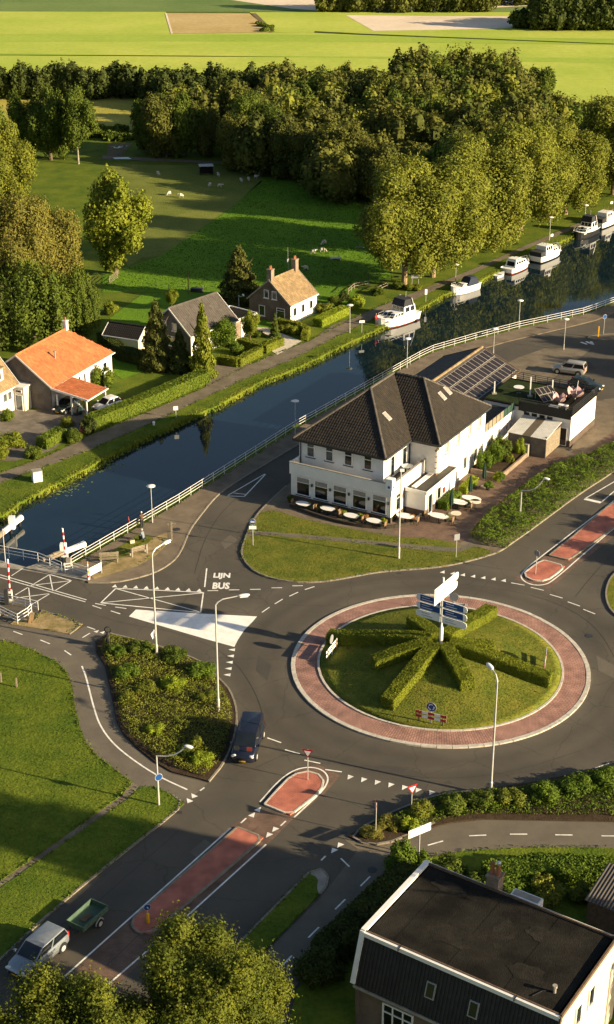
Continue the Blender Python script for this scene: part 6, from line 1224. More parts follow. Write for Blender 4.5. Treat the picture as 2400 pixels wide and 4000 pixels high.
# far bank signs
for S, h, w_, hh, lb_ in (((688,1632),1.5,.55,.5,'white square sign on the far bank near the middle of the long hedge'),((1414,1298),1.75,.75,.35,'white rectangular sign at the mooring beside the large cruiser'),((1664,1178),1.9,.35,.8,'white upright sign on the grass verge behind the cruiser')):
    t = thing('mooring_sign', lb_, 'sign', G(*S)); pole(t, h); B().box(-w_/2, w_/2, -.05, -.03, h-hh, h, Matrix.Rotation(R(12), 4, 'Z')).build('sign_plate', 'sign_white', t)
tag(B().lathe([(.14,0),(.16,.3),(.2,.35),(.05,.5)], 10).build('mooring_post', 'white_paint', None, G(601,1660)), 'small white mooring post on the far bank', 'post')
t = thing('utility_box', 'pale square utility cabinet on the far bank near the left edge', 'cabinet', G(146,1878), R(25)); B().box(-.5,.5,-.4,.4,0,1.2).build('body', 'white_paint', t); B().box(-.55,.55,-.45,.45,1.2,1.28).build('lid', 'concrete', t); B().box(-.02,.02,-.41,-.402,.1,1.1).build('door_seam', 'grey_metal', t)
t = thing('notice_board', 'blue-topped notice board on two legs under the first canal-side tree', 'notice board', G(1623,1108), R(10))
for x in (-.5, .5): B().box(x-.04, x+.04, -.04, .04, 0, 1.0).build('leg', 'grey_metal', t)
B().box(-.7,.7,-.08,.08,.9,1.7).build('panel', 'sign_grey', t); B().box(-.72,.72,-.1,.1,1.5,1.75).build('header', 'sign_blue', t)
# posts near the cycle path
t = thing('heart_post', 'wooden post with a dark ring-shaped emblem by the cycle crossing', 'post', G(425,2528)); B().box(-.08,.08,-.08,.08,0,1.5).build('post', 'wood_grey', t); B().box(-.2,-.08,-.06,.06,.3,.9).build('side_box', 'black', t)
b = B(); b.tube([(.28*math.cos(a*.52), 0, 1.75+.28*math.sin(a*.52)) for a in range(13)], .045, 6); b.build('emblem', 'black', t)
t = thing('finger_post', 'pale wooden post with two angled arms on the canal pavement', 'signpost', G(672,2112)+UP*.1); B().box(-.07,.07,-.07,.07,0,2.0).build('post', 'wood_grey', t)
for sg in (-1, 1): B().bar((0, 0, 1.35), (sg*.42, 0, 1.8), .05).bar((sg*.42, 0, 1.8), (0, 0, 1.86), .05).build('arm', 'wood_grey', t)
for S, lb_ in (((5,2668),'left of two short wooden posts on the lawn by the left edge'),((66,2688),'right of two short wooden posts on the lawn by the left edge')): tag(B().box(-.06,.06,-.06,.06,0,.9).build('wooden_post', 'wood_grey', None, G(*S)+UP*.08), lb_, 'post')
# ------------------------------------------------------------ fences
def fence(name, label, pts, h, rails, sp=2.4, m='galvanised', z=.1, pr=.03, rr=.035, cat='fence', post_m=None):
    P_ = [Vector((p[0], p[1], z)) for p in pts]; t = thing(name, label, cat, P_[0]); O = P_[0]
    pm = B().tube([(0,0,-.1),(0,0,h)], pr, 6).mesh('post'); pm.materials.append(MATS[post_m or m])
    for a, b in zip(P_, P_[1:]):
        n = max(1, round((b-a).length/sp))
        for i in range(n):
            p, q = a.lerp(b, i/n)-O, a.lerp(b, (i+1)/n)-O; o = bpy.data.objects.new('post', pm); C.objects.link(o); o.parent = t; o.location = p
            for r_ in rails: B().tube([p+UP*r_, q+UP*r_], rr, 6, False).build('rail', m, t)
    o = bpy.data.objects.new('post', pm); C.objects.link(o); o.parent = t; o.location = P_[-1]-O; return t
fence('canal_fence', 'long white three-rail tubular fence along the near canal edge', [(p.x, p.y) for p in fenceW], 1.0, (.35, .68, 1.0), 2.2, 'white_paint', rr=.026, pr=.028)
fence('bridge_railing', 'white tubular railing on the far side of the bridge', GP([(-500,2042),(-20,2168),(150,2200),(243,2238)]), 1.05, (.35, .7, 1.05), 1.9, 'white_paint', .1)
fence('bridge_railing', 'short white corner railing curving round to the white board', GP([(255,2240),(285,2235),(345,2252)]), .9, (.3, .6, .9), 1.3, 'white_paint', .1)
fence('bridge_railing', 'white railing guarding the near corner of the bridge', GP([(-500,2318),(0,2406),(70,2440),(112,2414),(125,2400)]), 1.0, (.35, .68, 1.0), 1.7, 'white_paint', .05)
fence('bridge_railing', 'white inner railing behind the near barrier on the bridge', GP([(-300,2284),(0,2352),(50,2364),(150,2384)]), .9, (.3, .6, .9), 1.7, 'white_paint', .05)
fence('field_fence', 'row of thin wooden stakes between garden and meadow', GP([(560,1130),(660,1134),(860,1138),(1000,1128)]), .95, (.85,), 2.6, 'wood_grey', 0, .05, .012)
fence('field_fence', 'wire fence crossing the meadow behind the brick cottage', GP([(1180,1075),(1350,1088),(1530,1098)]), .9, (.45, .85), 3, 'wood_brown', 0, .05, .012)
fence('wooden_pen', 'weathered wooden rails of the animal pen behind the cottage', GP([(1360,1150),(1385,1128),(1440,1118)]), .9, (.45, .85), 2, 'wood_grey', 0, .07, .05)
fence('wooden_pen', 'second piece of wooden railing beside the towpath trees', GP([(1468,1146),(1515,1124)]), .9, (.45, .85), 2, 'wood_grey', 0, .07, .05)
fence('field_gate', 'small barred wooden gate below the lone meadow tree', GP([(428,1112),(460,1088)]), 1.2, (.25, .5, .75, 1.0, 1.2), 2.4, 'wood_grey', 0, .06, .035, 'gate')
tag(B().tube([(0,0,0),(0,0,3.6)], [.08,.06], 7).build('tall_pole', 'wood', None, G(737,1150)), 'tall wooden pole standing in the stake fence', 'pole')
tag(B().box(-.9,.9,-.35,.35,0,.55).box(-.95,.95,-.4,.4,.55,.6).build('water_trough', 'dark_metal', None, G(770,1140), R(-12)), 'dark water trough beside the stake fence', 'trough')
t = thing('garden_gate', 'white wooden arch gate by the round-topped barn bush', 'gate', G(412,1515), R(65))
for x in (0, 1.1): B().box(x-.06, x+.06, -.06, .06, 0, 2.0).build('gate_post', 'white_paint', t)
B().box(-.1, 1.2, -.05, .05, 2.0, 2.1).build('crossbar', 'white_paint', t); B().box(.06, 1.04, -.03, .03, .1, .9).build('gate_leaf', 'white_paint', t)
# ------------------------------------------------------------ bridge furniture
def barrier(label, base, top, h):
    b0 = G(*base)+UP*.1; t = thing('barrier_pole', label, 'barrier', b0, 0, 'raised bridge barriers'); e = None
    for z in (h,): e = G(*top, b0.z+h)-b0
    B().box(-.22,.22,-.22,.22,-.1,1.0).build('pedestal', 'white_paint', t); n = 9
    for i in range(n):
        p, q = e*(.12+.88*i/n), e*(.12+.88*(i+1)/n); B().tube([p, q], .085, 8).build('band', 'sign_red' if i % 2 else 'sign_white', t)
    B().box(-.2,.2,-.35,-.22,.3,.8).build('counterweight', 'dark_metal', t); return t
barrier('raised red and white barrier at the far side of the bridge', (259,2206), (244,2064), 4.0)
barrier('raised red and white barrier at the near side of the bridge', (40,2348), (30,2185), 4.4)
tag(B().box(-.18,.18,-.18,.18,0,1.5).build('control_cabinet', 'dark_metal', None, G(28,2362)+UP*.05), 'dark control cabinet beside the near bridge barrier', 'cabinet')
tag(B().tube([(0,0,0),(0,0,3.6)], .05, 7).build('bridge_post', 'galvanised', None, G(22,2200)+UP*.1), 'thin grey post at the far railing by the left edge', 'post')
def fender(label, p, q, pst):
    a, b = G(*p, WZ+.8), G(*q, WZ+.8); t = thing('fender_beam', label, 'mooring fender', (a.x, a.y, WZ)); d = b-a; o = Vector((0, 0, .8))
    B().tube([o, o+d*.25, o+d*.25+UP*.05, o+d*.5], [.3,.3,.3,.3], 10).build('beam', 'wood_grey', t); B().tube([o+d*.5, o+d*.92, o+d*.93, o+d], [.3,.3,.34,.34], 10).build('beam', 'white_paint', t)
    for k in (.1, .4, .7, .95): B().tube([d*k+UP*-1.5, d*k+UP*.8], .16, 8).build('pile', 'black', t)
    B().box(-.3,.3,-.3,.3,.4,1.75, Matrix.Translation(d*pst)).build('bollard_block', 'white_paint', t); return t
fender('white-tipped timber fender beam behind the far bridge barrier', (165,2190), (331,2125), .5)
fender('white-tipped timber fender beam in the water at the left edge', (-60,2140), (82,2022), .75)
t = thing('white_board', 'blank white board on short legs at the bridge corner', 'sign board', G(352,2266)+UP*.1); e_ = G(398,2242)-G(352,2266); B().bar((0, 0, .75), e_+UP*.75, .06, .8).build('board', 'sign_white', t); B().box(-.05,.05,-.05,.05,0,.4).build('leg', 'galvanised', t); B().box(-.05,.05,-.05,.05,0,.4, Matrix.Translation(e_)).build('leg', 'galvanised', t)
t = thing('striped_post', 'slim red, yellow and white striped marker post beside the white board', 'post', G(346,2268)+UP*.1)
for i in range(8): B().lathe([(.09 if i < 3 else .06, i*.24), (.09 if i < 3 else .06, i*.24+.24)], 8).build('stripe', ('sign_white','sign_red','sign_white','sign_yellow','sign_white','sign_grey','sign_white','sign_yellow')[i], t)
tag(B().box(-.2,.2,-.2,.2,0,1.1).build('stone_post', 'concrete', None, G(270,2224)+UP*.1), 'pale concrete pillar at the fence end by the far barrier', 'post')
tag(B().bar((0,0,0), (.3,-.4,1.1), .5, .12).build('leaning_slab', 'wood', None, G(118,2432)+UP*.05), 'tilted brown board propped at the near bridge railing', 'board')
# benches
def bench(label, S, ang):
    t = thing('bench', label, 'bench', G(*S)+UP*.1, ang)
    for z in (.55, .72, .86): B().box(-.95,.95,.2,.24,z,z+.12).build('back_slat', 'wood_grey', t)
    for y in (-.22, -.06, .1): B().box(-.95,.95,y,y+.12,.42,.46).build('seat_slat', 'wood_grey', t)
    for x in (-.8, .8): B().box(x-.06,x+.06,.24,.34,0,.98).build('leg', 'concrete', t); B().box(x-.06,x+.06,-.22,-.1,0,.42).build('leg', 'concrete', t)
    return t
bench('wooden bench with concrete legs nearest the white bridge board', (428,2200), R(8)); bench('wooden bench seen from behind, nearer the anglers', (541,2168), R(212))
# ------------------------------------------------------------ vehicles
def wheel(par, x, y, r=.33, w_=.22):
    M = Matrix.Translation((x, y, r)) @ Matrix.Rotation(R(90), 4, 'X'); s = 1 if y < 0 else -1
    o = B().lathe([(r*.6,-w_/2),(r*.94,-w_/2),(r,-w_*.3),(r,w_*.3),(r*.94,w_/2),(r*.6,w_/2)], 18, M=M).build('wheel', 'rubber', par); B().lathe([(r*.62, s*w_*.5-.005),(r*.62, s*w_*.5+.012)], 14, M=M).build('rim', 'galvanised', o)
def car(name, label, p, ang, L_, W_, hb, hr, paint, gh, xs, cat='car', rear_glass=True, z=.02):
    # xs: hood end, windscreen top, roof end, rear glass base (fractions of length from rear)
    t = thing(name, label, cat, (p.x, p.y, z), ang); h = L_/2; w_ = W_/2; gc = .2
    def sec(x, wd, zb, zt, rd=.1): return [(x, -wd*.9, zb), (x, -wd, zb+.18), (x, -wd, (zb+zt)/2+.05), (x, -wd*.95, zt-.05), (x, -wd*.86, zt), (x, wd*.86, zt), (x, wd*.95, zt-.05), (x, wd, (zb+zt)/2+.05), (x, wd, zb+.18), (x, wd*.9, zb)]
    hd, wt, re, rb = [(-h+L_*q) for q in xs]
    st = [sec(-h, w_*.84, gc+.18, hb-.12), sec(-h+.08, w_*.93, gc+.06, hb-.02), sec(-h+.5, w_, gc, hb+.02), sec(0, w_, gc, hb), sec(hd-.1, w_, gc, hb-.02), sec(hd+(h-hd)*.6, w_*.98, gc, hb-.12), sec(h-.22, w_*.9, gc+.04, hb-.24), sec(h-.02, w_*.72, gc+.12, hb-.36)]
    B().loft(st).build('body', paint, t, smooth=True)
    wb, wr = w_*.9, w_*gh; zb, zr = hb-.03, hr
    q = lambda x, y, z_: Vector((x, y, z_))
    base = [q(rb, -wb, zb), q(hd, -wb, zb), q(hd, wb, zb), q(rb, wb, zb)]; top = [q(re, -wr, zr-.06), q(wt, -wr, zr-.06), q(wt, wr, zr-.06), q(re, wr, zr-.06)]; cap = [q(re+.12, -wr*.82, zr), q(wt-.2, -wr*.82, zr), q(wt-.2, wr*.82, zr), q(re+.12, wr*.82, zr)]
    cb = B().loft([base, top, cap], True, True).build('cabin', paint, t, smooth=True); bv = cb.modifiers.new('edge', 'BEVEL'); bv.width = .05; bv.segments = 2; bv.harden_normals = True
    def pane(nm, a, b, c, d, i0=.07, i1=.1):             # quad a,b bottom; c,d top, inset and proud
        n = (b-a).cross(d-a).normalized(); ctr = (a+b+c+d)/4
        if n.dot(ctr-Vector((0, 0, zb*.6))) < 0: n = -n
        L = lambda u, v: (a.lerp(b, u)).lerp(d.lerp(c, u), v)+n*.012
        B().quad(L(i0, i1), L(1-i0, i1), L(1-i0, 1-i1*.8), L(i0, 1-i1*.8)).build(nm, 'glass', cb)
    pane('windscreen', base[1], base[2], top[2], top[1], .06, .07)
    if rear_glass: pane('rear_window', base[3], base[0], top[0], top[3], .08, .12)
    for i0, i1, s in ((0, 1, -1), (3, 2, 1)):
        a, b, c, d = base[i0], base[i1], top[i1], top[i0]; m1, m2 = a.lerp(b, .52), d.lerp(c, .5)
        pane('side_window', m1, b, c, m2, .05, .1); pane('side_window', a, m1, m2, d, .06, .1)
        B().box(hd-.32, hd-.14, s*(w_+.02) if s > 0 else -w_-.2, w_+.2 if s > 0 else -w_-.02, hb+.0, hb+.16).build('mirror', paint, t)
    wx = (h-.85*L_/4.5, -h+.8*L_/4.5)
    for x in wx:
        for y in (-w_+.08, w_-.08):
            M = Matrix.Translation((x, (abs(y)+.085)*(1 if y > 0 else -1), .36)) @ Matrix.Rotation(R(90), 4, 'X'); B().lathe([(.4, -.006), (.4, .006)], 18, M=M).build('wheel_arch', 'black', t); wheel(t, x, y*1.02)
    for y in (-1, 1):
        M = Matrix.Translation((h-.16, y*w_*.70, hb-.34)) @ Matrix.Rotation(y*R(-24), 4, 'Z'); B().ell((0, 0, 0), (.14, .24, .12), 10, 6, M).build('headlight', 'lamp_clear', t, smooth=True)
        B().box(-h-.015, -h+.1, y*w_*.80-.08, y*w_*.80+.08, hb-.3, hb+.12).build('tail_light', 'lamp_red', t)
    B().box(h-.06, h+.01, -.55, .55, gc+.14, gc+.34).build('grille', 'black', t); B().box(h+.012, h+.022, -.26, .26, gc+.16, gc+.27).build('number_plate', 'sign_yellow', t); B().box(-h-.022, -h-.01, -.26, .26, gc+.32, gc+.43).build('number_plate', 'sign_yellow', t)
    return t
va, vb = G(995,2803,1.95), G(969,2881,1.95); vd = (vb-va).normalized(); va_ = math.atan2(vd.y, vd.x); vf = G(948,2990,0); vc = Vector((vf.x, vf.y, 0))-Vector((math.cos(va_), math.sin(va_), 0))*2.35
V = car('van', 'dark navy van leaving the roundabout beside the shrub island', vc, va_, 4.95, 1.92, 1.12, 1.96, 'paint_navy', .86, (.80, .64, .03, .0), 'van')
for y in (-.5, .5): B().box(2.05, 2.1, y-.2, y+.2, 1.15, 1.5).build('seat_headrest', 'hull_red' if y > 0 else 'canvas_dark', V)
sa = R(-121.5); sp_ = G(150,3752); car('estate_car', 'silver car towing the green trailer at the bottom left', sp_, sa, 4.4, 1.8, .98, 1.6, 'paint_silver', .82, (.77, .55, .07, .0))
tp = G(344,3612); t = thing('trailer', 'green open box trailer hitched behind the silver car', 'trailer', (tp.x, tp.y, .02), sa)
for a_ in ((-1.3,1.3,-.72,-.68),(-1.3,1.3,.68,.72),(-1.3,-1.26,-.68,.68),(1.26,1.3,-.68,.68)): B().box(*a_, .55, .95).build('side_board', 'trailer_green', t)
B().box(-1.26,1.26,-.68,.68,.52,.56).build('floor', 'trailer_green', t); B().box(-.3,.5,-.3,.2,.56,.6).build('load_plank', 'wood_brown', t)
B().bar((1.3,.35,.5),(2.3,0,.45),.07).bar((1.3,-.35,.5),(2.3,0,.45),.07).bar((2.3,0,.45),(2.75,0,.45),.08).build('drawbar', 'dark_metal', t)
for y in (-.85, .85): wheel(t, -.2, y, .3, .18); B().tube([(-.2+.38*math.cos(a*.39), y, .3+.38*math.sin(a*.39)) for a in range(9)], .05, 5).build('mudguard', 'grey_metal', t)
fw, rw = G(2190,1460), G(2248,1468); a_ = math.atan2((fw-rw).y, (fw-rw).x); pc = (fw+rw)/2+Vector((.25,.65,0)); car('people_carrier', 'silver people carrier parked alone behind the annex', pc, a_, 4.3, 1.75, 1.02, 1.66, 'paint_champagne', .85, (.74, .58, .04, .0))
car('parked_car', 'dark green hatchback parked close behind the annex terrace', G(2292,1528)+Vector((0,.6,0)), R(-30), 4.3, 1.76, .98, 1.5, 'paint_green_dark', .82, (.70, .52, .12, .02))
car('parked_car', 'small white car parked between carport and long hedge', G(420,1598), R(-132), 3.7, 1.65, .92, 1.48, 'paint_white', .8, (.74, .52, .16, .02))
car('parked_car', 'dark car standing in the shade of the orange carport', G(262,1602), R(-118), 4.0, 1.66, .95, 1.45, 'paint_green_dark', .82, (.74, .54, .1, .02))
for S, m, lb_ in (((300,1622),'dark_metal','dark wheelie bin left of pair by the carport'),((314,1618),'cloth_green','green wheelie bin right of pair by the carport')):
    t = thing('wheelie_bin', lb_, 'bin', G(*S)); B().loft([[(-.24,-.26,.05),(.24,-.26,.05),(.24,.26,.05),(-.24,.26,.05)],[(-.3,-.34,1.0),(.3,-.34,1.0),(.3,.34,1.0),(-.3,.34,1.0)]]).build('body', m, t); B().box(-.31,.31,-.36,.36,1.0,1.07).build('lid', m, t)
t = thing('red_barrow', 'small reddish tarpaulin-covered heap at the yard hedge', 'garden clutter', G(328,1690)); B().ell((0,0,.45), (.55,.5,.55), 10, 7).build('cover', 'plastic_red', t)
# ------------------------------------------------------------ boats
def boat(name, label, stern, bow, W_, fb, hullm, bootm, build_, L_=None):
    a, b = G(*stern, WZ), G(*bow, WZ); d = b-a; L_ = L_ or d.length; c = (a+b)/2; t = thing(name, label, 'boat', (c.x, c.y, WZ), math.atan2(d.y, d.x), 'boats moored on the far bank'); h = L_/2
    xs = (-1, -.97, -.6, -.1, .35, .65, .85, .96, 1.0); ww = (.80, .86, .97, 1, .95, .76, .5, .22, .03); sh = (.02, .02, 0, 0, .06, .15, .26, .36, .42)
    def hull(z0, z1, k0, k1):
        S = []
        for x, w_, s in zip(xs, ww, sh):
            top = fb*(1+s) if z1 is None else z1; S.append([(h*x*(1 if z1 is None else .985), -W_/2*w_*k1, top), (h*x*.96, -W_/2*w_*k0, z0), (h*x*.96, W_/2*w_*k0, z0), (h*x*(1 if z1 is None else .985), W_/2*w_*k1, top)])
        return B().loft(S)
    hull(.18, None, .93, 1).build('hull', hullm, t); hull(-.3, .20, .8, .93).build('bottom_paint', bootm, t)
    B().tube([(h*x, -W_/2*w_, fb*(1+s)+.03) for x, w_, s in zip(xs, ww, sh)], .05, 6).tube([(h*x, W_/2*w_, fb*(1+s)+.03) for x, w_, s in zip(xs, ww, sh)], .05, 6).build('gunwale', 'white_paint', t)
    build_(t, h, W_/2, fb); return t
def house(t, x0, x1, w_, z0, z1, m='paint_white', slf=.35, slr=.12, win=3, nm='cabin', tap=.86, front=True, wh=.55):
    bs = [Vector(p) for p in ((x0,-w_,z0),(x1,-w_,z0),(x1,w_,z0),(x0,w_,z0))]; tp = [Vector(p) for p in ((x0+slr,-w_*tap,z1),(x1-slf,-w_*tap,z1),(x1-slf,w_*tap,z1),(x0+slr,w_*tap,z1))]
    o = B().loft([bs, tp]).build(nm, m, t)
    def pn(a, b, c, d, u0, u1, v0, v1):
        n = (b-a).cross(d-a).normalized(); ct = (a+b+c+d)/4; n = n if n.dot(ct-Vector(((x0+x1)/2, 0, (z0+z1)/2))) > 0 else -n
        L = lambda u, v: a.lerp(b, u).lerp(d.lerp(c, u), v)+n*.012
        B().quad(L(u0, v0), L(u1, v0), L(u1, v1), L(u0, v1)).build('cabin_window', 'glass', o)
    for i0, i1 in ((0, 1), (3, 2)):
        for k in range(win): pn(bs[i0], bs[i1], tp[i1], tp[i0], .08+.88*k/win, .08+.88*(k+.78)/win, .95-wh, .88)
    if front:
        for k in range(3): pn(bs[1], bs[2], tp[2], tp[1], .06+.9*k/3, .06+.9*(k+.88)/3, .25, .88)
    return o
def rails(t, pts, h, sp=2): 
    b = B().tube([Vector(p)+UP*h for p in pts], .02, 5); o = b.build('guard_rail', 'galvanised', t)
    for p in pts[::1]: B().tube([Vector(p), Vector(p)+UP*h], .018, 5).build('stanchion', 'galvanised', t)
def cruiser(t, h, w_, fb):
    B().box(-h*.95, h*.78, -w_*.82, w_*.82, fb*.9, fb*1.02).build('deck', 'paint_white', t); house(t, -h*.1, h*.55, w_*.72, fb, fb+.65, win=3, slf=.8, wh=.6); house(t, -h*.72, -h*.02, w_*.78, fb, fb+1.35, slf=.35, win=2)
    o = B().loft([[(-h*.62,-w_*.7,fb+1.35),(-h*.06,-w_*.7,fb+1.35),(-h*.06,w_*.7,fb+1.35),(-h*.62,w_*.7,fb+1.35)],[(-h*.6,-w_*.62,fb+2.3),(-h*.16,-w_*.62,fb+2.3),(-h*.16,w_*.62,fb+2.3),(-h*.6,w_*.62,fb+2.3)]]).build('wheelhouse_canopy', 'canvas_dark', t)
    for k in range(4): B().quad(*[Vector(p) for p in ((-h*.15+.012+.0, -w_*.62+k*w_*.31+.05, fb+1.55),(-h*.15+.012, -w_*.62+(k+1)*w_*.31-.05, fb+1.55),(-h*.2+.06, -w_*.6+(k+1)*w_*.3-.05, fb+2.2),(-h*.2+.06, -w_*.6+k*w_*.3+.05, fb+2.2))]).build('canopy_window', 'curtain', o)
    B().bar((-h*.62,-w_*.78,fb+.9),(-h*.5,-w_*.66,fb+2.4),.22,.06).bar((-h*.62,w_*.78,fb+.9),(-h*.5,w_*.66,fb+2.4),.22,.06).build('roof_arch', 'paint_white', t)
    for x in (h*.28, h*.4, h*.62): B().box(x-.18, x+.18, -.25, .25, fb+.66 if x < h*.5 else fb*1.12, fb+.70 if x < h*.5 else fb*1.12+.06).build('deck_hatch', 'glass', t)
    rails(t, [(-h*.9,-w_*.85,fb),(-h*.3,-w_*.95,fb),(h*.3,-w_*.92,fb),(h*.7,-w_*.62,fb*1.15),(h*.97,0,fb*1.38),(h*.7,w_*.62,fb*1.15),(h*.3,w_*.92,fb),(-h*.3,w_*.95,fb)], .5)
    B().tube([(-h*.5,0,fb+2.3),(-h*.5,0,fb+3.1)], .025, 5).build('mast', 'galvanised', t)
def sloop(t, h, w_, fb):
    B().box(-h*.9, h*.7, -w_*.8, w_*.8, fb*.85, fb*1.0).build('deck', 'paint_white', t); house(t, -h*.1, h*.45, w_*.6, fb, fb+.4, win=2, slf=.6)
    B().loft([[(-h*.8,-w_*.85,fb),(h*.05,-w_*.75,fb),(h*.05,w_*.75,fb),(-h*.8,w_*.85,fb)],[(-h*.72,-w_*.75,fb+.9),(-h*.2,-w_*.65,fb+1.0),(-h*.2,w_*.65,fb+1.0),(-h*.72,w_*.75,fb+.9)],[(-h*.66,-w_*.5,fb+1.12),(-h*.28,-w_*.45,fb+1.18),(-h*.28,w_*.45,fb+1.18),(-h*.66,w_*.5,fb+1.12)]]).build('spray_hood', 'canvas_blue', t)
    for x in (h*.55, h*.35): B().box(x-.15,x+.15,-.2,.2,fb*1.05+.38*(x<h*.45),fb*1.1+.4*(x<h*.45)).build('deck_hatch', 'glass', t)
    rails(t, [(h*.3,-w_*.9,fb),(h*.75,-w_*.55,fb*1.2),(h*.98,0,fb*1.4),(h*.75,w_*.55,fb*1.2),(h*.3,w_*.9,fb)], .4)
def cabin_boat(t, h, w_, fb):
    B().box(-h*.92, h*.7, -w_*.82, w_*.82, fb*.85, fb*1.0).build('deck', 'paint_white', t); house(t, -h*.62, h*.62, w_*.78, fb, fb+.95, win=4, slf=.9, slr=.25, wh=.5); house(t, -h*.55, h*.05, w_*.7, fb+.95, fb+1.25, win=3, slf=.4, slr=.2, wh=.6, nm='upper_cabin')
    B().quad((-h*.625,-w_*.55,fb+.2),(-h*.625,w_*.55,fb+.2),(-h*.56,w_*.5,fb+.85),(-h*.56,-w_*.5,fb+.85)).build('aft_window', 'glass', t); rails(t, [(h*.4,-w_*.85,fb),(h*.8,-w_*.5,fb*1.2),(h*.98,0,fb*1.4),(h*.8,w_*.5,fb*1.2),(h*.4,w_*.85,fb)], .45)
def flag_boat(t, h, w_, fb):
    B().box(-h*.92, h*.7, -w_*.82, w_*.82, fb*.85, fb*1.0).build('deck', 'paint_white', t); house(t, -h*.1, h*.6, w_*.75, fb, fb+.7, win=3, slf=.7); house(t, -h*.55, h*.1, w_*.75, fb, fb+1.45, win=3, slf=.4, slr=.1, wh=.45)
    B().box(-h*.97, -h*.56, -w_*.75, w_*.75, fb, fb+.75).build('aft_cover', 'canvas_dark', t)
    for x, y in ((-h*.3,-.4),(-h*.2,.3),(0,.0)): B().tube([(x,y,fb+1.45),(x+.1,y,fb+2.1)], .04, 5).build('mast', 'wood', t)
    o = B().tube([(h*.55,.2,fb+.3),(h*.55,.2,fb+2.6)], .025, 5).build('flag_staff', 'wood', t); B().quad((h*.55,.2,fb+2.1),(h*.4,.35,fb+2.15),(h*.4,.35,fb+2.55),(h*.55,.2,fb+2.55)).build('flag', 'sign_white', o)
    rails(t, [(h*.3,-w_*.9,fb),(h*.75,-w_*.55,fb*1.2),(h*.98,0,fb*1.4),(h*.75,w_*.55,fb*1.2),(h*.3,w_*.9,fb)], .45)
boat('motor_cruiser', 'large white cruiser with dark canopy and red waterline, nearest the houses', (1618,1238), (1478,1284), 3.3, 1.15, 'paint_white', 'hull_red', cruiser)
boat('sloop', 'small white open boat with dark blue spray hood, second nearest', (1862,1122), (1764,1152), 2.3, .95, 'paint_white', 'paint_white', sloop)
boat('cabin_boat', 'white cabin boat with red bottom and two square side windows', (1978,1070), (2058,1036), 2.5, .85, 'paint_white', 'hull_red', cabin_boat)
boat('motor_boat', 'white boat with dark aft cover and a flag at the bow', (2090,1026), (2182,988), 2.8, 1.0, 'paint_white', 'hull_dark', flag_boat)
boat('dark_hull_boat', 'black-hulled boat with cream cabin further up the canal', (2320,905), (2250,936), 2.9, 1.0, 'hull_dark', 'hull_dark', cruiser)
boat('motor_boat', 'white boat farthest up the canal at the right edge', (2330,893), (2412,855), 2.8, 1.0, 'paint_white', 'hull_dark', flag_boat)
t = thing('dinghy', 'small pale dinghy tied behind the red-bottomed cabin boat', 'boat', G(1952,1080,WZ), R(50)); B().loft([[(x,-w_,.4+s),(x*.95,-w_*.7,0),(x*.95,w_*.7,0),(x,w_,.4+s)] for x, w_, s in ((-1.2,.5,0),(-.4,.6,0),(.5,.52,.05),(1.0,.28,.14),(1.25,.03,.2))]).build('hull', 'paint_white', t); B().box(-.3,.0,-.5,.5,.36,.43).build('thwart', 'wood', t)
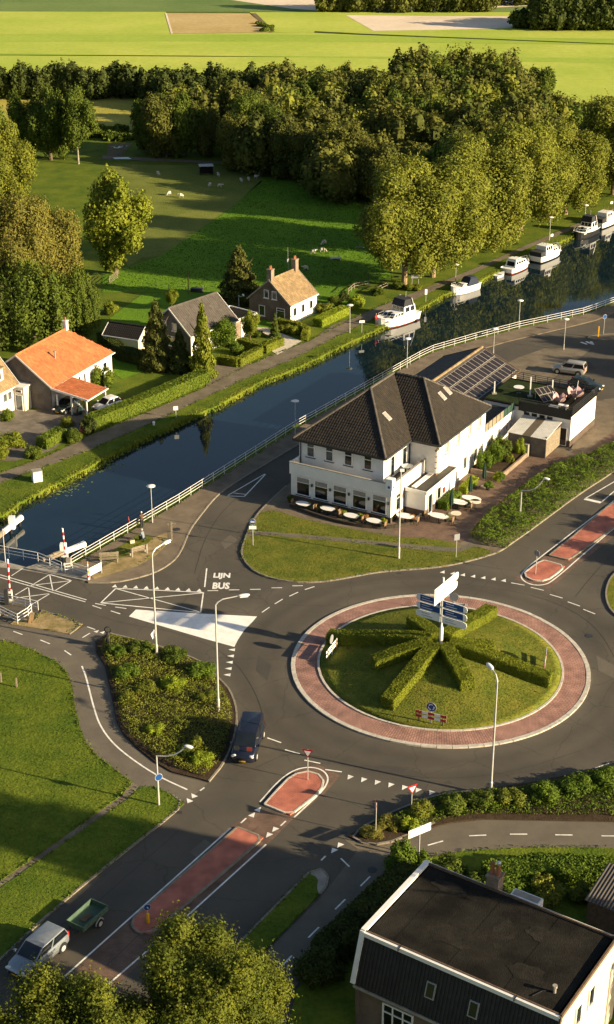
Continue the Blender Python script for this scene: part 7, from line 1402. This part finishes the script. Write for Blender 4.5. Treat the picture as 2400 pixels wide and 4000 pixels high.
# ------------------------------------------------------------ people and sheep (skinned bodies)
def skin_mesh(name, verts, edges, radii, m, parent, sub=1):
    me = bpy.data.meshes.new(name); bm = bmesh.new(); sk = bm.verts.layers.skin.verify(); vs = []
    for i, (p, r) in enumerate(zip(verts, radii)):
        v = bm.verts.new(p); r = r if isinstance(r, tuple) else (r, r); v[sk].radius = r; v[sk].use_root = (i == 0); vs.append(v)
    for a, b in edges: bm.edges.new((vs[a], vs[b]))
    bm.to_mesh(me); bm.free(); o = obj(name, me, m, parent); md = o.modifiers.new('skin', 'SKIN'); md.use_smooth_shade = True; sb = o.modifiers.new('sub', 'SUBSURF'); sb.levels = sub; sb.render_levels = sub; return o
def person(label, p, ang, jacket, hair, pose='stand', z=.1):
    t = thing('person', label, 'person', (p.x, p.y, z), ang)              # +x is the way the person faces
    hip = .95 if pose == 'stand' else .46; tilt = 0.04 if pose == 'stand' else .16; S = lambda k: (tilt*k, 0, hip+k*.56)
    kn = [(.06, s*.10, .5) if pose == 'stand' else (.42, s*.14, .48) for s in (-1, 1)]; ft = [(.0 if pose == 'stand' else .40, s*.10, .07) for s in (-1, 1)]
    v = [(0, 0, hip), S(.45), S(.9), S(1.02), S(1.15)]; r = [(.17,.14), (.16,.13), (.17,.12), .06, .055]; e = [(0,1),(1,2),(2,3),(3,4)]
    for s in (0, 1):
        sg = -1 if s == 0 else 1; n = len(v); v += [(0.02, sg*.1, hip-.08), kn[s], ft[s], (ft[s][0]+.16, sg*.1, .05)]; r += [.095, .07, .05, .045]; e += [(0,n),(n,n+1),(n+1,n+2),(n+2,n+3)]
        n = len(v); sh_ = S(.88); v += [(sh_[0], sg*.2, sh_[2]), (sh_[0]+.08, sg*.26, sh_[2]-.28), (sh_[0]+.30, sg*.16, sh_[2]-.36), (sh_[0]+.38, sg*.15, sh_[2]-.36)]; r += [.07, .055, .045, .035]; e += [(2,n),(n,n+1),(n+1,n+2),(n+2,n+3)]
    o = skin_mesh('body', v, e, r, jacket, t, 1); hx, _, hz = S(1.15)
    hd = B().ell((hx+.02, 0, hz+.13), (.095,.08,.125), 12, 9).build('head', 'skin', t, smooth=True); B().ell((hx+.125, 0, hz+.12), (.02,.016,.025), 6, 5).build('nose', 'skin', hd)
    for s in (-1, 1): B().ell((hx+.02, s*.08, hz+.12), (.02,.012,.03), 6, 5).build('ear', 'skin', hd); B().ell((hx+.095, s*.034, hz+.15), (.014,.014,.01), 6, 4).build('eye', 'black', hd)
    B().ell((hx+.103, 0, hz+.065), (.012,.026,.008), 6, 4).build('mouth', 'sign_red', hd)
    B().ell((hx-.012, 0, hz+.165), (.104,.09,.10), 12, 8).build('hair', hair, t, smooth=True)
    pts = [[(0,0,hip-.02), kn[s], (ft[s][0], ft[s][1], .1)] for s in (0, 1)]; b = B()
    for s in (0, 1): sg = -1 if s == 0 else 1; B().tube([(0, sg*.09, hip-.0), kn[s], (ft[s][0], ft[s][1], .1)], [.125,.095,.078], 10).build('trouser_leg', 'trousers', t)
    for s in (0, 1):                                              # hands with fingers and thumb
        sg = -1 if s == 0 else 1; sh_ = S(.88); c = Vector((sh_[0]+.42, sg*.15, sh_[2]-.37)); hv = [c+Vector((-.05,0,0)), c, c+Vector((.05,0,0))]; n = 3; vv = list(hv); rr = [.022, (.034,.016), (.034,.016)]; ee = [(0,1),(1,2)]
        for k, ln in enumerate((.055,.07,.066,.05)): q = len(vv); f = c+Vector((.06, (k-1.5)*.021, 0)); vv += [f+Vector((ln*.5,0,-.004)), f+Vector((ln*.85,0,-.022))]; rr += [.0085,.007]; ee += [(2,q),(q,q+1)]
        q = len(vv); vv += [c+Vector((.02,-sg*.045,0)), c+Vector((.055,-sg*.058,-.01))]; rr += [.010,.008]; ee += [(1,q),(q,q+1)]; skin_mesh('hand', vv, ee, rr, 'skin', t, 1)
    return t
person('person in brown jacket with white hair leaning at the canal fence', G(556,2066), R(125), 'jacket_brown', 'hair_white')
person('person in grey-blue coat with white hair sitting on a stool near the fence', G(562,2118), R(150), 'jacket_grey', 'hair_white', 'sit')
t = thing('folding_stool', 'small dark stool under the seated person', 'stool', G(562,2118)+UP*.1, R(150)); B().box(-.2,.2,-.2,.2,.30,.34).build('seat', 'canvas_dark', t)
for x in (-.17, .17):
    for y in (-.17, .17): B().box(x-.015,x+.015,y-.015,y+.015,0,.3).build('leg', 'dark_metal', t)
t = thing('fishing_box', 'pale tackle box on the grass beside the seated person', 'box', G(517,2124)+UP*.1, R(20)); B().box(-.22,.22,-.16,.16,0,.34).build('body', 'cream_wall', t); B().box(-.23,.23,-.17,.17,.34,.40).build('lid', 'wood', t)
tag(B().tube([(0,0,0),(.0,.0,.5),(.02,.0,.9)], [.12,.08,.02], 8).build('red_float', 'plastic_red', None, G(503,2048,WZ)), 'small red buoy in the water beside the fence', 'buoy')
person('person in a red jacket standing on the bank at the bow of the cruiser', G(1468,1272), R(-40), 'jacket_red', 'hair_brown', z=0)
def sheep(S, ang, gr=False, label=None):
    t = thing('sheep', label or 'small white sheep grazing in the pasture', 'sheep', G(*S)+UP*.03, ang, 'sheep in the fields')
    v = [(0,0,.55), (.3,0,.58), (-.35,0,.56), (.48,0,.66 if not gr else .5), (.66,0,.72 if not gr else .22), (.80,0,.66 if not gr else .08), (-.5,0,.45)]; r = [(.25,.24), (.22,.22), (.22,.22), .12, .09, .05, .04]; e = [(0,1),(0,2),(1,3),(3,4),(4,5),(2,6)]
    for x, k in ((.26,1),(-.3,2)):
        for s in (-1, 1): n = len(v); v += [(x, s*.11, .36), (x+(.03 if x > 0 else -.05), s*.11, .2), (x+.01, s*.11, .02)]; r += [.07, .04, .03]; e += [(k,n),(n,n+1),(n+1,n+2)]
    skin_mesh('body', v, e, r, 'wool', t, 1)
    for s in (-1, 1): B().ell((v[4][0]-.02, s*.11, v[4][2]+.04), (.03,.06,.02), 6, 4).build('ear', 'wool', t)
    return t
for i, (S, lb_) in enumerate((((819,730),'sheep lying left of the pair below the field shelter'),((859,733),'right-hand sheep of the pair below the field shelter'),((854,690),'sheep just below the black field shelter'),((944,712),'leftmost of four sheep near the pasture corner'),((972,708),'second of four sheep near the pasture corner'),((1000,698),'third of four sheep near the pasture corner'),((1014,686),'farthest of four sheep near the pasture corner'),((1223,992),'left sheep of two in the shaded meadow'),((1260,985),'right sheep of two in the shaded meadow'),((1195,1056),'sheep in the sunlit strip behind the cottage chimney'),((1268,955),'sheep behind the two in the shaded meadow'),((620,686),'sheep high up in the pasture left of the shelter'),((662,762),'sheep beside the sunlit strip of the pasture, left one'),((709,772),'sheep beside the sunlit strip of the pasture, right one'))): sheep(S, random.uniform(0, 6.28), i % 2 == 0, lb_)
tag(B().box(-.9,.9,-.35,.35,.3,.42).box(-.8,-.7,-.3,.3,0,.3).box(.7,.8,-.3,.3,0,.3).build('feed_trough', 'galvanised', None, G(1312,1015), R(5)), 'pale feed trough in the shaded meadow', 'trough')
tag(B().bar((0,0,.15),(1.3,-.6,.25),.3,.2).build('pale_log', 'wood_grey', None, G(1390,968)), 'pale log lying in the meadow near the trees', 'log')
# ------------------------------------------------------------ hotel terrace
def table(S, label, lx=.95, ly=.55, m='white_paint', z=.12, ang=R(-30), zt=.74, wpos=None):
    p = wpos or G(*S, zt+z); t = thing('terrace_table', label, 'table', (p.x, p.y, z), ang, 'terrace tables'); B().lathe([(1, zt-.03), (1.0, zt)], 20, sx=lx, sy=ly).build('table_top', m, t); B().lathe([(.05,.03),(.05,zt-.03)], 8).build('leg', 'dark_metal', t); B().lathe([(.3,0),(.28,.03)], 12).build('base', 'dark_metal', t); return t
chair0 = None
def chair(p, ang, label, m='wood', z=.12):
    t = thing('wicker_chair', label, 'chair', (p.x, p.y, z), ang, 'wicker terrace chairs')
    B().box(-.23,.23,-.23,.23,.40,.46).build('seat', m, t); B().box(-.26,-.2,-.24,.24,.46,.92).build('backrest', m, t)
    for x in (-.2,.2):
        for y in (-.2,.2): B().box(x-.02,x+.02,y-.02,y+.02,0,.40).build('leg', 'dark_metal', t)
    for y in (-.25,.25): B().box(-.22,.18,y-.02,y+.02,.62,.66).build('armrest', m, t)
    return t
h_ = lambda x, y: (1100+x/2, 1400+y/2)
TB = [((170,1132),'leftmost of the white oval tables under the hotel front windows',.85,.55),((362,1170),'second white oval table from the left under the front windows',.85,.55),((545,1225),'third white oval table from the left under the front windows',.85,.55),((722,1265),'fourth white oval table under the front windows, nearest the corner',.85,.55),((968,1228),'white oval table at the hotel corner beside the thin pole',1.0,.6),((1232,1227),'white oval table in the open terrace nearest the lawn',1.1,.6),((1380,1118),'white oval table beside the first closed parasol',1.1,.6)]
for (x, y), lb_, lx, ly in TB:
    t = table(h_(x, y), lb_, lx, ly); c = t.location; u = Vector((math.cos(R(-30)), math.sin(R(-30)), 0)); v = Vector((-u.y, u.x, 0))
    for k, (d, a) in enumerate(((u*(lx+.25), R(150)), (-u*(lx+.25), R(-30)))): chair(c+d, a, ('right-hand' if k == 0 else 'left-hand')+' wicker chair at the '+lb_.split(' oval')[0].replace('the white','white')+' table'+lb_[lb_.index('table')+5:] if 'tables' not in lb_ else ('right-hand' if k == 0 else 'left-hand')+' wicker chair at the leftmost table under the front windows')
table((1843,1945), 'white oval table farther back between the closed parasols', 1.1, .6); table(h_(1365,1208), 'small round tan table beside the terrace planter', .55, .55, 'cream_wall'); table((1858,1958), 'small round tan table at the foot of the middle parasol', .6, .6, 'cream_wall')
def parasol(S, label):
    t = thing('closed_parasol', label, 'parasol', G(*S)+UP*.12, 0, 'closed green parasols'); B().lathe([(.32,0),(.32,.08),(.05,.1)], 12).build('base', 'concrete', t); B().tube([(0,0,.05),(0,0,3.0)], .025, 7).build('pole', 'wood', t)
    b = B(); pr = [(.07,1.0),(.19,1.1),(.20,1.5),(.14,2.2),(.07,2.8),(.02,2.95)]; n = 16; vs = [((r*(1+.22*math.cos(8*k*2*math.pi/n)))*math.cos(k*2*math.pi/n), (r*(1+.22*math.cos(8*k*2*math.pi/n)))*math.sin(k*2*math.pi/n), z) for r, z in pr for k in range(n)]
    b.add(vs, [(i*n+k, i*n+(k+1) % n, (i+1)*n+(k+1) % n, (i+1)*n+k) for i in range(len(pr)-1) for k in range(n)]); b.build('folded_canopy', 'cloth_green', t)
parasol((1762,2012), 'closed green parasol nearest the lawn'); parasol((1836,1958), 'closed dark green parasol in the middle of the terrace'); parasol((1890,1906), 'closed dark green parasol farthest back near the raised bed')
def planter(p, label, m='flower_orange', z=.12, r=.4, h=.55, plant='flower_pot'):
    t = thing(plant, label, 'planter', (p.x, p.y, z), random.uniform(0, 6), 'flower pots on the terrace'); B().lathe([(.2,0),(.28,.35),(.3,.38)], 12).build('pot', 'dark_metal', t); o = bpy.data.objects.new('foliage', CR['bush'][2]); C.objects.link(o); o.parent = t; o.location = (0,0,.25); o.scale = (r, r, h/1.4); setmat(o, m)
for x, y, m, lb_ in ((225,1165,'leaf_yellow','yellow-leaved pot right of the leftmost table'),(305,1190,'leaf_mid','green pot left of the second front table'),(425,1195,'flower_orange','orange pot right of the second front table'),(480,1222,'leaf_yellow','yellowish pot left of the third front table'),(610,1250,'leaf_yellow','yellowish pot right of the third front table'),(660,1262,'flower_orange','orange pot left of the fourth front table'),(800,1290,'leaf_yellow','yellow-leaved pot at the end of the front row'),(1115,1195,'leaf_bright','bright leafy pot beside the porch steps'),(1020,1262,'flower_orange','orange pot at the low wall by the hotel corner'),(1290,1260,'leaf_olive','leafy pot right of the open terrace table'),(1445,1150,'leaf_mid','dark leafy planter at the terrace edge'),(1290,1140,'flower_orange','orange pot near the first closed parasol'),(1210,1120,'leaf_mid','green pot at the low terrace hedge'),(70,1110,'leaf_mid','green bushy pot at the left end of the front')): planter(G(*h_(x, y+22)), lb_, m)
for x, y, lb_ in ((500,1235,'white pot with a bush at the terrace edge'),(600,1165,'pale pot at the near end of the raised bed')): planter(G(1658+x/2, 1300+y/2), lb_, 'leaf_shrub', r=.55, h=.8)
t = thing('terrace_wall', 'low curved brick wall round the hotel corner terrace', 'wall'); 
W_ = smooth(GP([(1135,1985),(1290,2040),(1440,2070),(1560,2066),(1612,2050),(1645,2022)]), 2)
for i, (a, b) in enumerate(zip(W_, W_[1:])): B().bar((a[0],a[1],.26),(b[0],b[1],.26),.22,.4).build('wall_segment', 'brick_buff' if i > len(W_)*.75 else 'timber_wall', t)
# roof terrace clutter
p = HL(1.8, 30.6); table(None, 'round white table on the green roof terrace', .62, .62, 'white_paint', 4.05, wpos=p)
def droop(x, y, label, r=.95, h=.75, ph=1.9, lean=0.):
    p = HL(x, y); t = thing('blown_parasol', label, 'parasol', (p.x, p.y, 4.03), random.uniform(0, 3), 'pink parasols on the roof terrace'); B().tube([(0,0,0),(lean,.1,ph)], .035, 7).build('pole', 'white_paint', t); n = 24; vs = [(0, 0, .15)]
    for j in (1, 2, 3): vs += [(r*j/3*(1+.14*math.cos(4*a+j))*math.cos(a), r*j/3*(1+.14*math.cos(4*a+j))*math.sin(a), .15+h*(j/3)**1.5*(1+.28*math.sin(6*a))) for a in [k*2*math.pi/n for k in range(n)]]
    fs = [(0, 1+k, 1+(k+1) % n) for k in range(n)]+[(1+j*n+k, 1+(j+1)*n+k, 1+(j+1)*n+(k+1) % n, 1+j*n+(k+1) % n) for j in (0, 1) for k in range(n)]; B().add(vs, fs).build('canopy', 'cloth_pink', t, smooth=True)
droop(7.3, 29.6, 'upturned pink parasol beside the tilted solar rack', .8, .8, 1.5, .9); droop(8.3, 32.0, 'upturned pink parasol nearest the dark parked car', 1.0, .9, 2.3, -.2)
for x, y, lb_, m in ((8.2, 28.4, 'white lounge table on the annex terrace', 'white_paint'), (7.4, 27.6, 'pale blue-grey lounge table at the terrace screen', 'sign_grey')):
    p = HL(x, y); t = thing('lounge_table', lb_, 'table', (p.x, p.y, 4.02), R(-30)); B().box(-.55,.55,-.35,.35,.38,.44).build('top', m, t)
    for a in (-.48,.48):
        for c in (-.28,.28): B().box(a-.03,a+.03,c-.03,c+.03,0,.38).build('leg', m, t)
for x, y, h, lb_ in ((3.4, 30.2, 2.4, 'white post standing on the green roof terrace'), (5.2, 32.6, 1.6, 'short pale post at the back of the roof terrace'), (-.6, 29.0, 1.5, 'pale parasol foot near the solar-panel roof')):
    p = HL(x, y); t = thing('terrace_post', lb_, 'post', (p.x, p.y, 4.03)); B().box(-.07,.07,-.07,.07,.1,h).build('post', 'white_paint', t); B().box(-.28,.28,-.28,.28,0,.1).build('foot', 'concrete', t)
p = HL(-1.6, 21.0); t = thing('covered_barbecue', 'dark covered barbecue on the link wing roof', 'barbecue', (p.x, p.y, 3.46), R(-30)); B().loft([[(-.6,-.35,0),(.6,-.35,0),(.6,.35,0),(-.6,.35,0)],[(-.55,-.32,.8),(.55,-.32,.8),(.55,.32,.8),(-.55,.32,.8)],[(-.4,-.2,1.05),(.4,-.2,1.05),(.4,.2,1.05),(-.4,.2,1.05)]]).build('cover', 'canvas_dark', t)
p = HL(2.3, 18.2); t = thing('satellite_dish', 'white satellite dish at the end of the hotel eaves', 'satellite dish', (p.x, p.y, 4.5)); B().tube([(0,0,-1.0),(0,0,0)], .03, 6).build('mast', 'galvanised', t); B().lathe([(.02,0),(.25,.05),(.42,.14)], 16, M=Matrix.Rotation(R(60), 4, 'Y')).build('dish', 'white_paint', t)
# car park sign post
t = thing('striped_bollard', 'yellow post on the small car park island', 'post', G(2338,1318)+UP*.12); B().box(-.08,.08,-.08,.08,0,1.5).build('post', 'sign_yellow', t)
t = thing('car_park_sign', 'thin pole with a round sign on the car park island', 'road sign', G(2358,1310)+UP*.12); pole(t, 2.9); disc(t, facing((0, -.04, 2.6), R(-60)), .33)
